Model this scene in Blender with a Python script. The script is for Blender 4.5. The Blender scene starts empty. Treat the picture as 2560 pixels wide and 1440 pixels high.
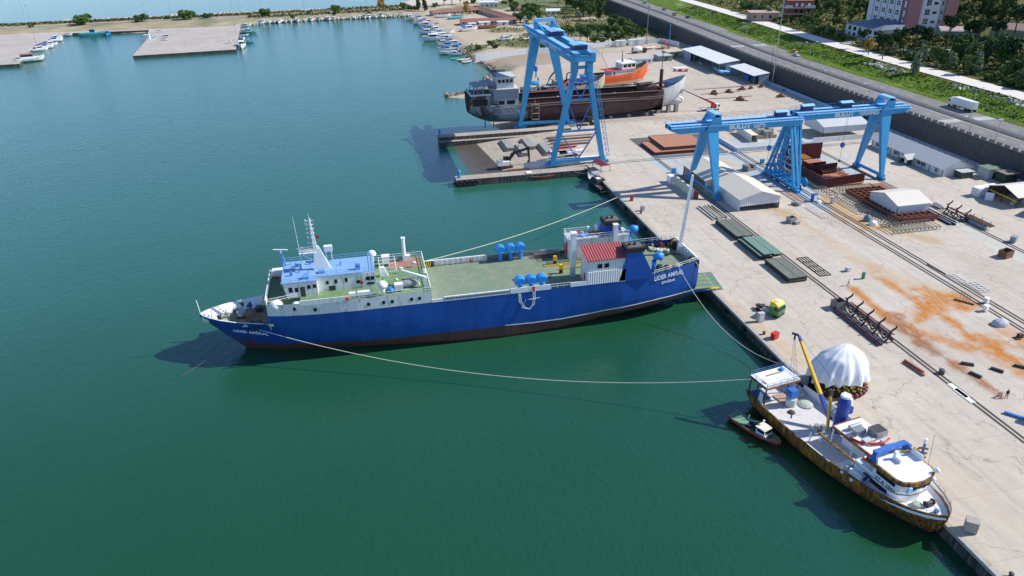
import bpy,math,random
from math import sin,cos,pi,sqrt,radians
from mathutils import Vector,Matrix,noise
random.seed(11)
scene=bpy.context.scene
COL=scene.collection
V=Vector
CAM_F,CAM_PITCH,CAM_ROLL,CAM_YAW,CAM_H=1850.02,radians(27.2547),radians(-.8366),radians(-11.886),82.0
_cp,_sp,_c,_s=cos(CAM_PITCH),sin(CAM_PITCH),cos(CAM_ROLL),sin(CAM_ROLL)
_rt,_up,_fw=V((1,0,0)),V((0,_sp,_cp)),V((0,_cp,-_sp))
_rz=Matrix.Rotation(CAM_YAW,3,'Z')
_rz=Matrix.Rotation(CAM_YAW,3,'Z')
CR,CU,CF=_rz@(_c*_rt+_s*_up),_rz@(-_s*_rt+_c*_up),_rz@_fw
def _ray(px,py):return(px-1280)/CAM_F*CR-(py-720)/CAM_F*CU+CF
def P(px,py,z=0.):
 "survey: where the sight line through a photo pixel meets the level z"
 d=_ray(px,py);t=(z-CAM_H)/d.z
 return V((d.x*t,d.y*t,z))
def PY(px,py,y):
 d=_ray(px,py);t=y/d.y
 return V((d.x*t,y,CAM_H+d.z*t))
def PX(px,py,x):
 d=_ray(px,py);t=x/d.x
 return V((x,d.y*t,CAM_H+d.z*t))
class MB:
 def __init__(s):s.v=[];s.f=[];s.m=[]
 def add(s,vs,fs,m=0):
  n=len(s.v);s.v+=[tuple(v)for v in vs];s.f+=[tuple(i+n for i in f)for f in fs]
  s.m+=[m]*len(fs);return s
 def box(s,x0,x1,y0,y1,z0,z1,m=0,mt=None):
  vs=[(x0,y0,z0),(x1,y0,z0),(x1,y1,z0),(x0,y1,z0),(x0,y0,z1),(x1,y0,z1),(x1,y1,z1),(x0,y1,z1)]
  s.add(vs,[(0,3,2,1),(0,1,5,4),(1,2,6,5),(2,3,7,6),(3,0,4,7),(4,5,6,7)],m)
  if mt is not None:s.m[-1]=mt
  return s
 def ob(s,c,d,rz=0.,m=0,mt=None,ry=0.):
  "box of size d centred on c (x, y) standing on c.z, turned by rz"
  a=Matrix.Rotation(rz,3,'Z')@Matrix.Rotation(ry,3,'Y');n0=len(s.v)
  s.box(-d[0]/2,d[0]/2,-d[1]/2,d[1]/2,0,d[2],m,mt)
  for i in range(n0,len(s.v)):s.v[i]=tuple(a@V(s.v[i])+V(c))
  return s
 def beam(s,p,q,w,h=None,m=0):
  p,q=V(p),V(q);d=(q-p)
  if d.length<1e-6:return s
  d.normalize();h=w if h is None else h
  u=V((0,0,1))if abs(d.z)<.95 else V((0,1,0))
  a=d.cross(u).normalized()*(w/2);b=d.cross(a).normalized()*(h/2)
  vs=[p-a-b,p+a-b,p+a+b,p-a+b,q-a-b,q+a-b,q+a+b,q-a+b]
  return s.add(vs,[(0,3,2,1),(0,1,5,4),(1,2,6,5),(2,3,7,6),(3,0,4,7),(4,5,6,7)],m)
 def taper(s,p,q,w0,h0,w1,h1,m=0):
  "box girder whose section goes from w0 x h0 at p to w1 x h1 at q; w is measured along y-ish, h along the other axis"
  p,q=V(p),V(q);d=(q-p).normalized()
  u=V((1,0,0))if abs(d.x)<.8 else V((0,0,1))
  a=d.cross(u).normalized();b=d.cross(a).normalized();vs=[]
  for c,w,h in((p,w0,h0),(q,w1,h1)):
   vs+=[c-a*w/2-b*h/2,c+a*w/2-b*h/2,c+a*w/2+b*h/2,c-a*w/2+b*h/2]
  return s.add(vs,[(0,3,2,1),(0,1,5,4),(1,2,6,5),(2,3,7,6),(3,0,4,7),(4,5,6,7)],m)
 def tube(s,pts,r,n=6,m=0):
  pts=[V(p)for p in pts];rings=[]
  for i,p in enumerate(pts):
   d=(pts[min(i+1,len(pts)-1)]-pts[max(i-1,0)])
   d=d.normalized()if d.length>1e-9 else V((0,0,1))
   u=V((0,0,1))if abs(d.z)<.9 else V((1,0,0))
   a=d.cross(u).normalized();b=a.cross(d).normalized()
   rr=r[i]if isinstance(r,(list,tuple))else r
   rings.append([p+(a*cos(2*pi*k/n)+b*sin(2*pi*k/n))*rr for k in range(n)])
  return s.loft(rings,m)
 def loft(s,rings,m=0,caps=True,closed=True):
  n=len(rings[0]);vs=[v for r in rings for v in r];fs=[]
  for i in range(len(rings)-1):
   for k in range(n if closed else n-1):
    k2=(k+1)%n
    fs.append((i*n+k,i*n+k2,(i+1)*n+k2,(i+1)*n+k))
  if caps and closed:
   fs.append(tuple(range(n-1,-1,-1)));fs.append(tuple(range((len(rings)-1)*n,len(rings)*n)))
  return s.add(vs,fs,m)
 def cyl(s,c,r,h,n=14,m=0,r2=None):
  r2=r if r2 is None else r2
  return s.lathe([(r,0),(r2,h)],c,n,m)
 def lathe(s,prof,c=(0,0,0),n=14,m=0,axis='z'):
  c=V(c);rings=[]
  for r,z in prof:
   ring=[]
   for k in range(n):
    a=2*pi*k/n;q=(r*cos(a),r*sin(a),z)
    if axis=='x':q=(q[2],q[0],q[1])
    if axis=='y':q=(q[1],q[2],q[0])
    ring.append(c+V(q))
   rings.append(ring)
  return s.loft(rings,m)
 def sphere(s,c,r,m=0,n=10,sz=1.,z0=-1.):
  pr=[]
  k=n//2
  for i in range(k+1):
   t=-pi/2+pi*i/k
   if sin(t)<z0:continue
   pr.append((max(r*cos(t),1e-3),r*sin(t)*sz))
  return s.lathe(pr,c,n,m)
 def prism(s,poly,z0,z1,m=0,mt=None):
  n=len(poly);vs=[(x,y,z0)for x,y in poly]+[(x,y,z1)for x,y in poly]
  fs=[(i,(i+1)%n,n+(i+1)%n,n+i)for i in range(n)]
  s.add(vs,fs+[tuple(range(n-1,-1,-1))],m)
  return s.add(vs[n:],[tuple(range(n))],m if mt is None else mt)
 def exty(s,poly,y0,y1,m=0):
  "extrude an (x, z) outline along y"
  return s.loft([[(x,y0,z)for x,z in poly],[(x,y1,z)for x,z in poly]],m)
 def extx(s,poly,x0,x1,m=0):
  return s.loft([[(x0,y,z)for y,z in poly],[(x1,y,z)for y,z in poly]],m)
 def quad(s,a,b,c,d,m=0):return s.add([a,b,c,d],[(0,1,2,3)],m)
 def rail(s,pts,h=1.0,r=.035,step=2.0,m=0,bars=2):
  "hand rail along pts"
  pts=[V(p)for p in pts]
  for a,b in zip(pts,pts[1:]):
   L=(b-a).length;n=max(1,round(L/step))
   for i in range(n+1):
    p=a.lerp(b,i/n);s.beam(p,p+V((0,0,h)),2*r,None,m)
   for k in range(bars):
    z=V((0,0,h*(k+1)/bars));s.beam(a+z,b+z,2*r,None,m)
  return s
 def move(s,loc=(0,0,0),rz=0.,sc=1.):
  a=Matrix.Rotation(rz,3,'Z');l=V(loc)
  s.v=[tuple(a@(V(v)*sc)+l)for v in s.v];return s
 def cut(s):
  "end one piece; build_each makes every piece an object of its own"
  s.cuts=getattr(s,'cuts',[])+[(len(s.v),len(s.f))];return s
 def build_each(s,name,mats,parent=None,smooth=False):
  out=[];v0=f0=0
  for v1,f1 in getattr(s,'cuts',[])+[(len(s.v),len(s.f))]:
   if f1==f0:continue
   p=MB();p.v=s.v[v0:v1];p.f=[tuple(i-v0 for i in f)for f in s.f[f0:f1]];p.m=s.m[f0:f1]
   out.append(p.build(name,mats,parent,smooth));v0,f0=v1,f1
  return out
 def build(s,name,mats,parent=None,smooth=False):
  me=bpy.data.meshes.new(name)
  me.from_pydata(s.v,[],s.f)
  mats=mats if isinstance(mats,(list,tuple))else[mats]
  for m in mats:me.materials.append(m)
  me.polygons.foreach_set('material_index',[min(i,len(mats)-1)for i in s.m])
  if smooth:me.polygons.foreach_set('use_smooth',[True]*len(s.f))
  me.update()
  return link(name,me,parent)
def link(name,data,parent=None):
 o=bpy.data.objects.new(name,data);COL.objects.link(o)
 if parent is not None:o.parent=parent
 return o
def tag(o,label=None,cat=None,group=None,kind=None):
 if label:o['label']=label
 if cat:o['category']=cat
 if group:o['group']=group
 if kind:o['kind']=kind
 return o
def thing(name,label,cat,loc=(0,0,0),rz=0.,group=None):
 o=link(name,None);o.location=loc;o.rotation_euler=(0,0,rz)
 return tag(o,label,cat,group)
def one(name,mb,mats,label,cat,group=None,smooth=False,loc=None,rz=0.):
 o=mb.build(name,mats,None,smooth)
 if loc is not None:o.location=loc;o.rotation_euler=(0,0,rz)
 return tag(o,label,cat,group)
def struct(name,mb,mats,smooth=False):return tag(mb.build(name,mats,None,smooth),kind='structure')
def kids(o):return KIDS.get(o.name,[])
KIDS={}
def dup(root,loc,rz=0.,label=None,group=None,sc=None):
 def cp(o,par):
  c=o.copy();COL.objects.link(c)
  if par is not None:c.parent=par
  for ch in[x for x in o.children]:cp(ch,c)
  return c
 r=cp(root,None);r.location=loc;r.rotation_euler=(0,0,rz)
 if sc is not None:r.scale=(sc,sc,sc)if not isinstance(sc,(tuple,list))else sc
 if label:r['label']=label
 if group:r['group']=group
 return r
def text(s,size,mat,parent,M,name='lettering',depth=.02,align='LEFT',sx=1.,font_bold=0.):
 cu=bpy.data.curves.new(name,'FONT');cu.body=s;cu.size=size;cu.extrude=depth
 cu.align_x=align;cu.offset=font_bold;cu.resolution_u=3;cu.materials.append(mat)
 t=bpy.data.objects.new('t',cu);COL.objects.link(t)
 me=bpy.data.meshes.new_from_object(t.evaluated_get(bpy.context.evaluated_depsgraph_get()))
 bpy.data.objects.remove(t);bpy.data.curves.remove(cu);me.name=name
 o=link(name,me,parent);o.matrix_local=M@Matrix.Diagonal((sx,1,1,1))
 return o
def frame(o,x,y):
 "4x4 with columns x, y, x cross y at o"
 x,y=V(x).normalized(),V(y).normalized();z=x.cross(y).normalized();y=z.cross(x)
 return Matrix(((x.x,y.x,z.x,o[0]),(x.y,y.y,z.y,o[1]),(x.z,y.z,z.z,o[2]),(0,0,0,1)))
def nodes(name):
 m=bpy.data.materials.new(name);m.use_nodes=True;nt=m.node_tree
 return m,nt,nt.nodes['Principled BSDF']
def N(nt,t,**kw):
 n=nt.nodes.new(t)
 for k,v in kw.items():
  if k.startswith('i_'):
   key=k[2:];n.inputs[int(key)if key.isdigit()else key].default_value=v
  else:setattr(n,k,v)
 return n
def L(nt,a,b):nt.links.new(a,b)
def rgb(c):return(c[0],c[1],c[2],1.)
def pos(nt,sc=(1,1,1)):
 g=N(nt,'ShaderNodeNewGeometry');mp=N(nt,'ShaderNodeMapping');mp.inputs['Scale'].default_value=sc
 L(nt,g.outputs['Position'],mp.inputs['Vector']);return mp.outputs['Vector']
def noi(nt,vec,scale,detail=4.,rough=.6,dist=0.):
 n=N(nt,'ShaderNodeTexNoise');n.inputs['Scale'].default_value=scale;n.inputs['Detail'].default_value=detail
 n.inputs['Roughness'].default_value=rough;n.inputs['Distortion'].default_value=dist
 L(nt,vec,n.inputs['Vector']);return n.outputs['Fac']
def ramp(nt,fac,a,b,ca=(0,0,0),cb=(1,1,1)):
 r=N(nt,'ShaderNodeValToRGB');e=r.color_ramp.elements
 e[0].position=a;e[0].color=rgb(ca);e[1].position=b;e[1].color=rgb(cb)
 L(nt,fac,r.inputs['Fac']);return r.outputs['Color']
def mix(nt,fac,a,b,mode='MIX'):
 m=N(nt,'ShaderNodeMix',data_type='RGBA',blend_type=mode)
 for sock,v in((m.inputs[0],fac),(m.inputs[6],a),(m.inputs[7],b)):
  if isinstance(v,(int,float)):sock.default_value=v
  elif isinstance(v,(tuple,list)):sock.default_value=rgb(v)
  else:L(nt,v,sock)
 return m.outputs[2]
MATS={}
def mat(name,col,rough=.55,metal=0.,var=.18,scale=.6,streak=False,dirt=None,dirt_amt=.45,bump=0.,ribs=None,spec=.5):
 "painted or weathered surface: two scales of mottling, optional stains (dirt colour) and corrugation"
 if name in MATS:return MATS[name]
 m,nt,b=nodes(name)
 p=pos(nt,(1,1,.18)if streak else(1,1,1))
 n1=noi(nt,p,scale,5,.65);n2=noi(nt,p,scale*7.3,3,.6)
 lo=tuple(c*(1-var)for c in col);hi=tuple(min(1,c*(1+var))for c in col)
 c1=ramp(nt,n1,.3,.7,lo,hi)
 c2=mix(nt,.5,c1,ramp(nt,n2,.3,.7,lo,hi))
 if dirt:
  d=noi(nt,pos(nt,(1.7,1.7,.25)if streak else(1,1,1)),scale*1.9,6,.7,.6)
  a=.62-.3*dirt_amt
  c2=mix(nt,ramp(nt,d,a,a+.16),c2,dirt)
 if ribs:
  ax,per,dark=ribs
  g=N(nt,'ShaderNodeNewGeometry');sp=N(nt,'ShaderNodeSeparateXYZ');L(nt,g.outputs['Position'],sp.inputs[0])
  mt=N(nt,'ShaderNodeMath',operation='MULTIPLY');L(nt,sp.outputs['XYZ'.index(ax.upper())],mt.inputs[0]);mt.inputs[1].default_value=2*pi/per
  sn=N(nt,'ShaderNodeMath',operation='SINE');L(nt,mt.outputs[0],sn.inputs[0])
  bp=N(nt,'ShaderNodeBump');bp.inputs['Strength'].default_value=dark;bp.inputs['Distance'].default_value=per*.25
  L(nt,sn.outputs[0],bp.inputs['Height']);L(nt,bp.outputs[0],b.inputs['Normal'])
 L(nt,c2,b.inputs['Base Color'])
 if bump and not ribs:
  bp=N(nt,'ShaderNodeBump');bp.inputs['Strength'].default_value=bump;bp.inputs['Distance'].default_value=.3
  L(nt,n2,bp.inputs['Height']);L(nt,bp.outputs[0],b.inputs['Normal'])
 b.inputs['Roughness'].default_value=rough;b.inputs['Metallic'].default_value=metal
 b.inputs['Specular IOR Level'].default_value=spec
 MATS[name]=m
 return m
WHITE=mat('white_paint',(.78,.79,.79),.45,var=.05,dirt=(.5,.47,.42),dirt_amt=.05)
WHITEW=mat('weathered_white',(.72,.72,.70),.6,var=.08,streak=True,dirt=(.42,.36,.30),dirt_amt=.3)
CREAM=mat('cream_paint',(.72,.68,.55),.6,var=.07,streak=True,dirt=(.45,.40,.30),dirt_amt=.15)
BLACK=mat('black_rubber',(.018,.018,.02),.8,var=.3)
DARK=mat('dark_steel',(.05,.047,.045),.6,var=.3)
GREY=mat('grey_paint',(.30,.31,.32),.55,var=.12)
LGREY=mat('light_grey',(.5,.51,.51),.55,var=.1)
STEEL=mat('galvanised_steel',(.42,.43,.44),.4,.5,var=.12)
GLASS=mat('dark_glass',(.012,.016,.02),.12,var=.2)
RUST=mat('rust_steel',(.16,.075,.045),.85,var=.35,scale=.9,dirt=(.30,.13,.06),dirt_amt=.4)
RUSTD=mat('dark_rust',(.075,.035,.028),.85,var=.35,streak=True,dirt=(.14,.06,.035),dirt_amt=.35)
CRANEB=mat('crane_blue',(.035,.29,.56),.42,var=.07,scale=.4,dirt=(.03,.17,.45),dirt_amt=.08)
NAVY=mat('navy_blue',(.015,.035,.14),.5,var=.12)
HULLB=mat('hull_blue',(.008,.05,.27),.42,var=.16,scale=.35,streak=True,dirt=(.006,.033,.17),dirt_amt=.25)
RED=mat('red_paint',(.5,.035,.03),.5,var=.12)
ORANGE=mat('orange_paint',(.85,.12,.02),.45,var=.1)
YELLOW=mat('yellow_paint',(.75,.48,.03),.5,var=.1)
GREEN=mat('green_paint',(.06,.22,.12),.55,var=.15)
DKGREEN=mat('deck_green',(.17,.25,.165),.75,var=.1,scale=.3,dirt=(.25,.26,.2),dirt_amt=.3)
TAN=mat('tan_timber',(.34,.24,.14),.8,var=.2)
CONC=mat('plain_concrete',(.40,.37,.33),.9,var=.14,scale=.5,dirt=(.24,.21,.18),dirt_amt=.3)
TARPB=mat('blue_tarpaulin',(.03,.25,.62),.5,var=.2,bump=.4)
TEAL=mat('teal_boat_paint',(.10,.50,.56),.45,var=.08)
# ================================================================== SETTING
def lerp_tab(tab,x):
 if x<=tab[0][0]:return tab[0][1]
 for(a,ya),(b,yb)in zip(tab,tab[1:]):
  if x<=b:t=(x-a)/(b-a);return ya+(yb-ya)*t
 return tab[-1][1]
def seg_d(p,a,b):
 ax,ay=b[0]-a[0],b[1]-a[1];L2=ax*ax+ay*ay
 t=max(0,min(1,((p[0]-a[0])*ax+(p[1]-a[1])*ay)/L2))if L2 else 0
 return math.hypot(p[0]-a[0]-ax*t,p[1]-a[1]-ay*t)
def inside(p,poly):
 c=False;n=len(poly);x,y=p
 for i in range(n):
  (x1,y1),(x2,y2)=poly[i],poly[i-1]
  if(y1>y)!=(y2>y)and x<(x2-x1)*(y-y1)/(y2-y1)+x1:c=not c
 return c
def sdist(p,poly):
 d=min(seg_d(p,poly[i],poly[i-1])for i in range(len(poly)))
 return d if inside(p,poly)else-d
def sm(a,b,x):
 t=max(0.,min(1.,(x-a)/(b-a)));return t*t*(3-2*t)
def fbm(x,y,s,o=4):
 return noise.fractal((x*s,y*s,3.7),1.,2.,o)
def water_mat():
 m,nt,b=nodes('harbour_water')
 p=pos(nt)
 big=noi(nt,p,.012,3,.55,.4)
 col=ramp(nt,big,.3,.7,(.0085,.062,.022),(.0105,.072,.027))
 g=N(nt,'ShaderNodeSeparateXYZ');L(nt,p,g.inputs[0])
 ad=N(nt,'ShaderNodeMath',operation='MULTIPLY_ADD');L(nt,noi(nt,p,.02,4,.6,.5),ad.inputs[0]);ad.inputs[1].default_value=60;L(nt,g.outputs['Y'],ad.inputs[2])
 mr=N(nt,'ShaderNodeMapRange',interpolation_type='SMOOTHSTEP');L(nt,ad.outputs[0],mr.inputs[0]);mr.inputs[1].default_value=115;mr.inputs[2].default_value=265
 col=mix(nt,mr.outputs[0],col,(.0235,.118,.080))  # paler teal with distance: sky reflection put into the base colour
 L(nt,col,b.inputs['Base Color'])
 b.inputs['Roughness'].default_value=.11;b.inputs['IOR'].default_value=1.62;b.inputs['Specular IOR Level'].default_value=.7;b.inputs['Specular Tint'].default_value=(.62,.86,1.,1.)
 w1=noi(nt,pos(nt,(1.,.55,1)),.85,4,.62,.5);w2=noi(nt,pos(nt,(.8,1.3,1)),2.6,3,.6)
 w3=noi(nt,pos(nt,(1.,.6,1)),.09,3,.6)
 a=N(nt,'ShaderNodeMath',operation='MULTIPLY_ADD');L(nt,w2,a.inputs[0]);a.inputs[1].default_value=.35;L(nt,w1,a.inputs[2])
 a2=N(nt,'ShaderNodeMath',operation='MULTIPLY_ADD');L(nt,w3,a2.inputs[0]);a2.inputs[1].default_value=.8;L(nt,a.outputs[0],a2.inputs[2])
 bp=N(nt,'ShaderNodeBump');bp.inputs['Strength'].default_value=.45;bp.inputs['Distance'].default_value=.25
 L(nt,a2.outputs[0],bp.inputs['Height']);L(nt,bp.outputs[0],b.inputs['Normal'])
 return m
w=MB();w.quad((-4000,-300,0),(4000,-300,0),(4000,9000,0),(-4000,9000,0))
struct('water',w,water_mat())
def stain_mat(name,base,base2,rough=.92,crack=True,joints=None):
 m,nt,b=nodes(name)
 p=pos(nt)
 n1=noi(nt,p,.045,5,.6,.5);n2=noi(nt,p,.5,5,.65,.3);n3=noi(nt,p,4.2,3,.6)
 st=noi(nt,pos(nt,(1.6,.09,1)),.55,5,.7,.2)
 c=ramp(nt,n1,.32,.68,base,base2)
 c=mix(nt,.55,c,mix(nt,1.,c,ramp(nt,n2,.25,.75,(.80,.79,.78),(1.12,1.12,1.12)),'MULTIPLY'))
 c=mix(nt,.6,c,mix(nt,1.,c,ramp(nt,st,.3,.7,(.80,.79,.77),(1.1,1.1,1.1)),'MULTIPLY'))
 c=mix(nt,.4,c,mix(nt,1.,c,ramp(nt,n3,.25,.75,(.80,.8,.8),(1.15,1.15,1.15)),'MULTIPLY'))
 blot=noi(nt,p,.16,6,.75,1.2)
 c=mix(nt,.75,c,mix(nt,ramp(nt,blot,.60,.74),c,(.24,.205,.17)))
 wht=noi(nt,pos(nt,(1,1,1)),.21,5,.7,.9)
 c=mix(nt,.5,c,mix(nt,ramp(nt,wht,.66,.78),c,(.62,.58,.53)))
 at=N(nt,'ShaderNodeVertexColor',layer_name='stain')
 am=N(nt,'ShaderNodeMath',operation='MULTIPLY');L(nt,at.outputs['Alpha'],am.inputs[0])
 br=ramp(nt,noi(nt,pos(nt,(1,.45,1)),.9,5,.7,.5),.18,.52);L(nt,br,am.inputs[1])
 c=mix(nt,am.outputs[0],c,at.outputs['Color'])
 if crack:
  vo=N(nt,'ShaderNodeTexVoronoi',feature='DISTANCE_TO_EDGE');vo.inputs['Scale'].default_value=.055
  ds=N(nt,'ShaderNodeVectorMath',operation='ADD');L(nt,p,ds.inputs[0])
  nv=N(nt,'ShaderNodeTexNoise');nv.inputs['Scale'].default_value=.25;nv.inputs['Detail'].default_value=5;L(nt,p,nv.inputs['Vector'])
  sc=N(nt,'ShaderNodeVectorMath',operation='SCALE');sc.inputs['Scale'].default_value=7;L(nt,nv.outputs['Color'],sc.inputs[0])
  L(nt,sc.outputs[0],ds.inputs[1]);L(nt,ds.outputs[0],vo.inputs['Vector'])
  cr=ramp(nt,vo.outputs['Distance'],.002,.008,(.35,.32,.3),(1,1,1))
  c=mix(nt,.45,c,mix(nt,1.,c,cr,'MULTIPLY'))
 if joints:
  for ax,per in joints:
   g=N(nt,'ShaderNodeSeparateXYZ');L(nt,p,g.inputs[0])
   dv=N(nt,'ShaderNodeMath',operation='DIVIDE');L(nt,g.outputs[ax],dv.inputs[0]);dv.inputs[1].default_value=per
   fr=N(nt,'ShaderNodeMath',operation='FRACT');L(nt,dv.outputs[0],fr.inputs[0])
   c=mix(nt,.35,c,mix(nt,1.,c,ramp(nt,fr.outputs[0],.006,.014,(.5,.47,.44),(1,1,1)),'MULTIPLY'))
 L(nt,c,b.inputs['Base Color']);b.inputs['Roughness'].default_value=rough;b.inputs['Specular IOR Level'].default_value=.25
 bp=N(nt,'ShaderNodeBump');bp.inputs['Strength'].default_value=.25;bp.inputs['Distance'].default_value=.1
 L(nt,n3,bp.inputs['Height']);L(nt,bp.outputs[0],b.inputs['Normal'])
 return m
def sheet(name,x0,x1,y0,y1,step,zf,colf,material,keep=None):
 nx,ny=int(round((x1-x0)/step)),int(round((y1-y0)/step))
 vs,cols,idx=[],[],{}
 for j in range(ny+1):
  for i in range(nx+1):
   x,y=x0+(x1-x0)*i/nx,y0+(y1-y0)*j/ny
   vs.append((x,y,zf(x,y)))
 fs=[]
 for j in range(ny):
  for i in range(nx):
   a=j*(nx+1)+i;f=(a,a+1,a+nx+2,a+nx+1)
   if keep is None or keep([vs[k]for k in f]):fs.append(f)
 me=bpy.data.meshes.new(name);me.from_pydata(vs,[],fs)
 if colf:
  ca=me.color_attributes.new('stain','FLOAT_COLOR','POINT');flat=[]
  for v in vs:flat+=colf(v[0],v[1])
  ca.data.foreach_set('color',flat)
 me.polygons.foreach_set('use_smooth',[True]*len(fs))
 me.materials.append(material);me.update()
 return tag(link(name,me),kind='structure')
ZQ=2.6
ORG=(.46,.18,.035);ORG2=(.30,.11,.04);BLU=(.20,.42,.62);PINK=(.42,.34,.30);BROWN=(.28,.16,.09)
STR=[]
def strip(p0,p1,w,col,a):STR.append((P(*p0,ZQ),P(*p1,ZQ),w,col,a))
strip((2130,722),(2225,800),1.3,ORG,1.);strip((2225,800),(2330,880),1.6,BROWN,1.)
strip((2205,700),(2440,845),1.2,ORG,1.);strip((2290,790),(2330,740),2.0,ORG,.5)
strip((2330,740),(2405,760),3.0,ORG,.75);strip((2350,770),(2400,740),3.2,ORG,.6)
strip((2270,815),(2330,780),1.4,ORG,.7);strip((2300,830),(2420,870),2.0,ORG,.75)
strip((2440,850),(2560,925),2.4,ORG,1.);strip((2420,840),(2560,870),2.0,ORG,.6)
strip((2380,905),(2500,985),1.0,ORG2,.9);strip((2240,790),(2300,850),1.6,ORG2,.7)
strip((1985,545),(2180,670),1.6,(.50,.33,.17),.5);strip((2180,670),(2330,740),3.5,(.50,.33,.17),.45)
strip((2060,500),(2160,565),3.0,(.45,.26,.09),.8);strip((2150,560),(2330,600),2.6,(.45,.26,.09),.55)
strip((1930,520),(1990,545),2.0,(.45,.26,.09),.7);strip((2520,830),(2560,845),3,ORG,.5)
strip((1640,400),(1700,440),2.2,BLU,.55);strip((1640,392),(1800,385),1.6,BLU,.5);strip((1830,385),(1990,475),3.2,BLU,.55)
strip((1880,430),(1920,440),5.,BLU,.35);strip((1995,478),(2060,520),2.2,BLU,.75);strip((2040,400),(2160,440),2.6,BLU,.45)
strip((1800,360),(2040,355),4.5,BLU,.35);strip((1690,405),(1760,425),5.0,BLU,.3);strip((2000,400),(2150,395),2.5,BLU,.3)
strip((1900,205),(1960,240),2,BLU,.4);strip((2500,620),(2560,655),2,(.45,.55,.5),.5);strip((2390,560),(2470,600),1.5,(.45,.55,.5),.5)
strip((2060,535),(2180,610),2.2,PINK,.6);strip((1900,760),(1960,800),2,PINK,.35);strip((1700,640),(1860,720),1.2,PINK,.4)
strip((2085,980),(2560,1330),2.4,(.55,.45,.32),.35);strip((1560,500),(1830,760),1.6,(.55,.45,.33),.35)
strip((1830,765),(2000,900),1.8,(.52,.37,.22),.55);strip((2330,1300),(2500,1430),1.6,(.50,.42,.28),.5)
def stain(x,y):
 r=g=b=a=0.
 for p,q,w,c,s in STR:
  if not(min(p.x,q.x)-3*w<x<max(p.x,q.x)+3*w and min(p.y,q.y)-3*w<y<max(p.y,q.y)+3*w):continue
  d=seg_d((x,y),p,q)+fbm(x,y,.33)*w*.9
  k=s*(1-sm(.25*w,1.7*w,d))
  if k<=0:continue
  r+=c[0]*k;g+=c[1]*k;b+=c[2]*k;a+=k
 if a<=1e-4:return[.4,.3,.2,0.]
 return[r/a,g/a,b/a,min(1.,a)]
YARD=stain_mat('yard_concrete',(.50,.44,.37),(.56,.505,.435),joints=((1,11.3),(0,17.9)))
sheet('yard_ground',76.5,207.,-60,284,1.0,lambda x,y:ZQ,stain,YARD)
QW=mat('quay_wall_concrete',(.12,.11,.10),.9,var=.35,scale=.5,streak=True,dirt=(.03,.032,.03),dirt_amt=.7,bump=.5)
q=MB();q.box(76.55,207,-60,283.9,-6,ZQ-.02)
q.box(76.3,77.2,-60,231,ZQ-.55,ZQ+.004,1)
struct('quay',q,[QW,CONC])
YL=mat('worn_yellow_line',(.58,.47,.22),.85,var=.25,scale=1.5,dirt=(.46,.42,.36),dirt_amt=1.1)
yl=MB()
for x,y0,y1 in((83.2,40,222),(85.7,30,228),(91.8,236,252),(96.2,236,252)):
 yl.box(x-.1,x+.1,y0,y1,ZQ+.002,ZQ+.006)
struct('road_marking',yl,YL)
RAILM=mat('rail_steel',(.06,.052,.047),.6,var=.3);SLOT=mat('rail_slot',(.17,.15,.135),.9,var=.3)
rl=MB()
def track(x,y0,y1,gap=1.0):
 for d in(-gap/2,gap/2):
  rl.box(x+d-.30,x+d+.30,y0,y1,ZQ+.002,ZQ+.008,1);rl.box(x+d-.09,x+d+.09,y0,y1,ZQ+.008,ZQ+.07)
track(102.2,-20,236,.9);track(130.7,-20,236);track(133.5,-20,236);track(162.,60,258,1.0)
for y in(234.6,):
 rl.box(77,206,y-.28,y+.28,ZQ+.010,ZQ+.014,1);rl.box(77,206,y-.1,y+.1,ZQ+.014,ZQ+.075)
rl.box(77,206,236.0,236.2,ZQ+.01,ZQ+.06)
rl.box(84,200,286.5,286.8,ZQ+.01,ZQ+.07);rl.box(84,200,288.6,288.9,ZQ+.01,ZQ+.07)
struct('crane_track_rail',rl,[RAILM,SLOT])
SHORE=[(84,283),(62,284.5),(58,300),(56,318),(60,333),(62,351),(45,361),(46,367),(58,365),(70,381),(71,396),(78,410),(79,428),(74,446),(70,485),(66,527),(64,571),(62,616),(55,655),(57,672),(47,673),(14,671),(-19,669),(-51,669),(-69,660),(-79,653),(-79,640),(-150,640),(-205,645),(-420,640),(-420,690),(-271,699),(-222,716),(-173,721),(-122,724),(-90,732),(-20,728),(46,749),(90,850),(160,1000),(420,1400),(1500,1400),(1500,283)]
def land_z(x,y):
 d=sdist((x,y),SHORE)+fbm(x,y,.12)*1.2
 top=2.5 if y<470 else 2.2
 z=min(top,d*(.28 if y>640 else .22)+.05)
 if 284<=y<=330 and x<100:z=min(z,lerp_tab([(40,-1),(56,.2),(75,1.6),(90,2.5)],x))
 return max(-1.5,z)+(fbm(x,y,.07)*.12 if d>6 else 0)
SAND=(.50,.41,.30);DRYG=(.22,.20,.09);GRS=(.10,.14,.045);EARTH=(.30,.23,.17);GRAV=(.40,.37,.34)
patches=[]
def patch(px,py,rx,ry,col,a=1.):q=P(px,py,2.3);patches.append((q.x,q.y,rx,ry,col,a))
patch(1290,105,22,26,GRS,.9);patch(1350,90,30,12,DRYG,.9);patch(1190,120,10,14,GRS);patch(1270,75,18,14,DRYG,.8)
patch(1460,60,34,26,DRYG,.9);patch(1420,75,26,12,GRS,.7);patch(1400,40,30,30,DRYG,.8);patch(1500,75,40,40,GRS,.9)
patch(1265,170,7,12,GRS,.8);patch(1330,140,24,20,EARTH,.9);patch(1300,155,30,14,EARTH,.8);patch(1480,118,30,10,EARTH,.9)
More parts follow.
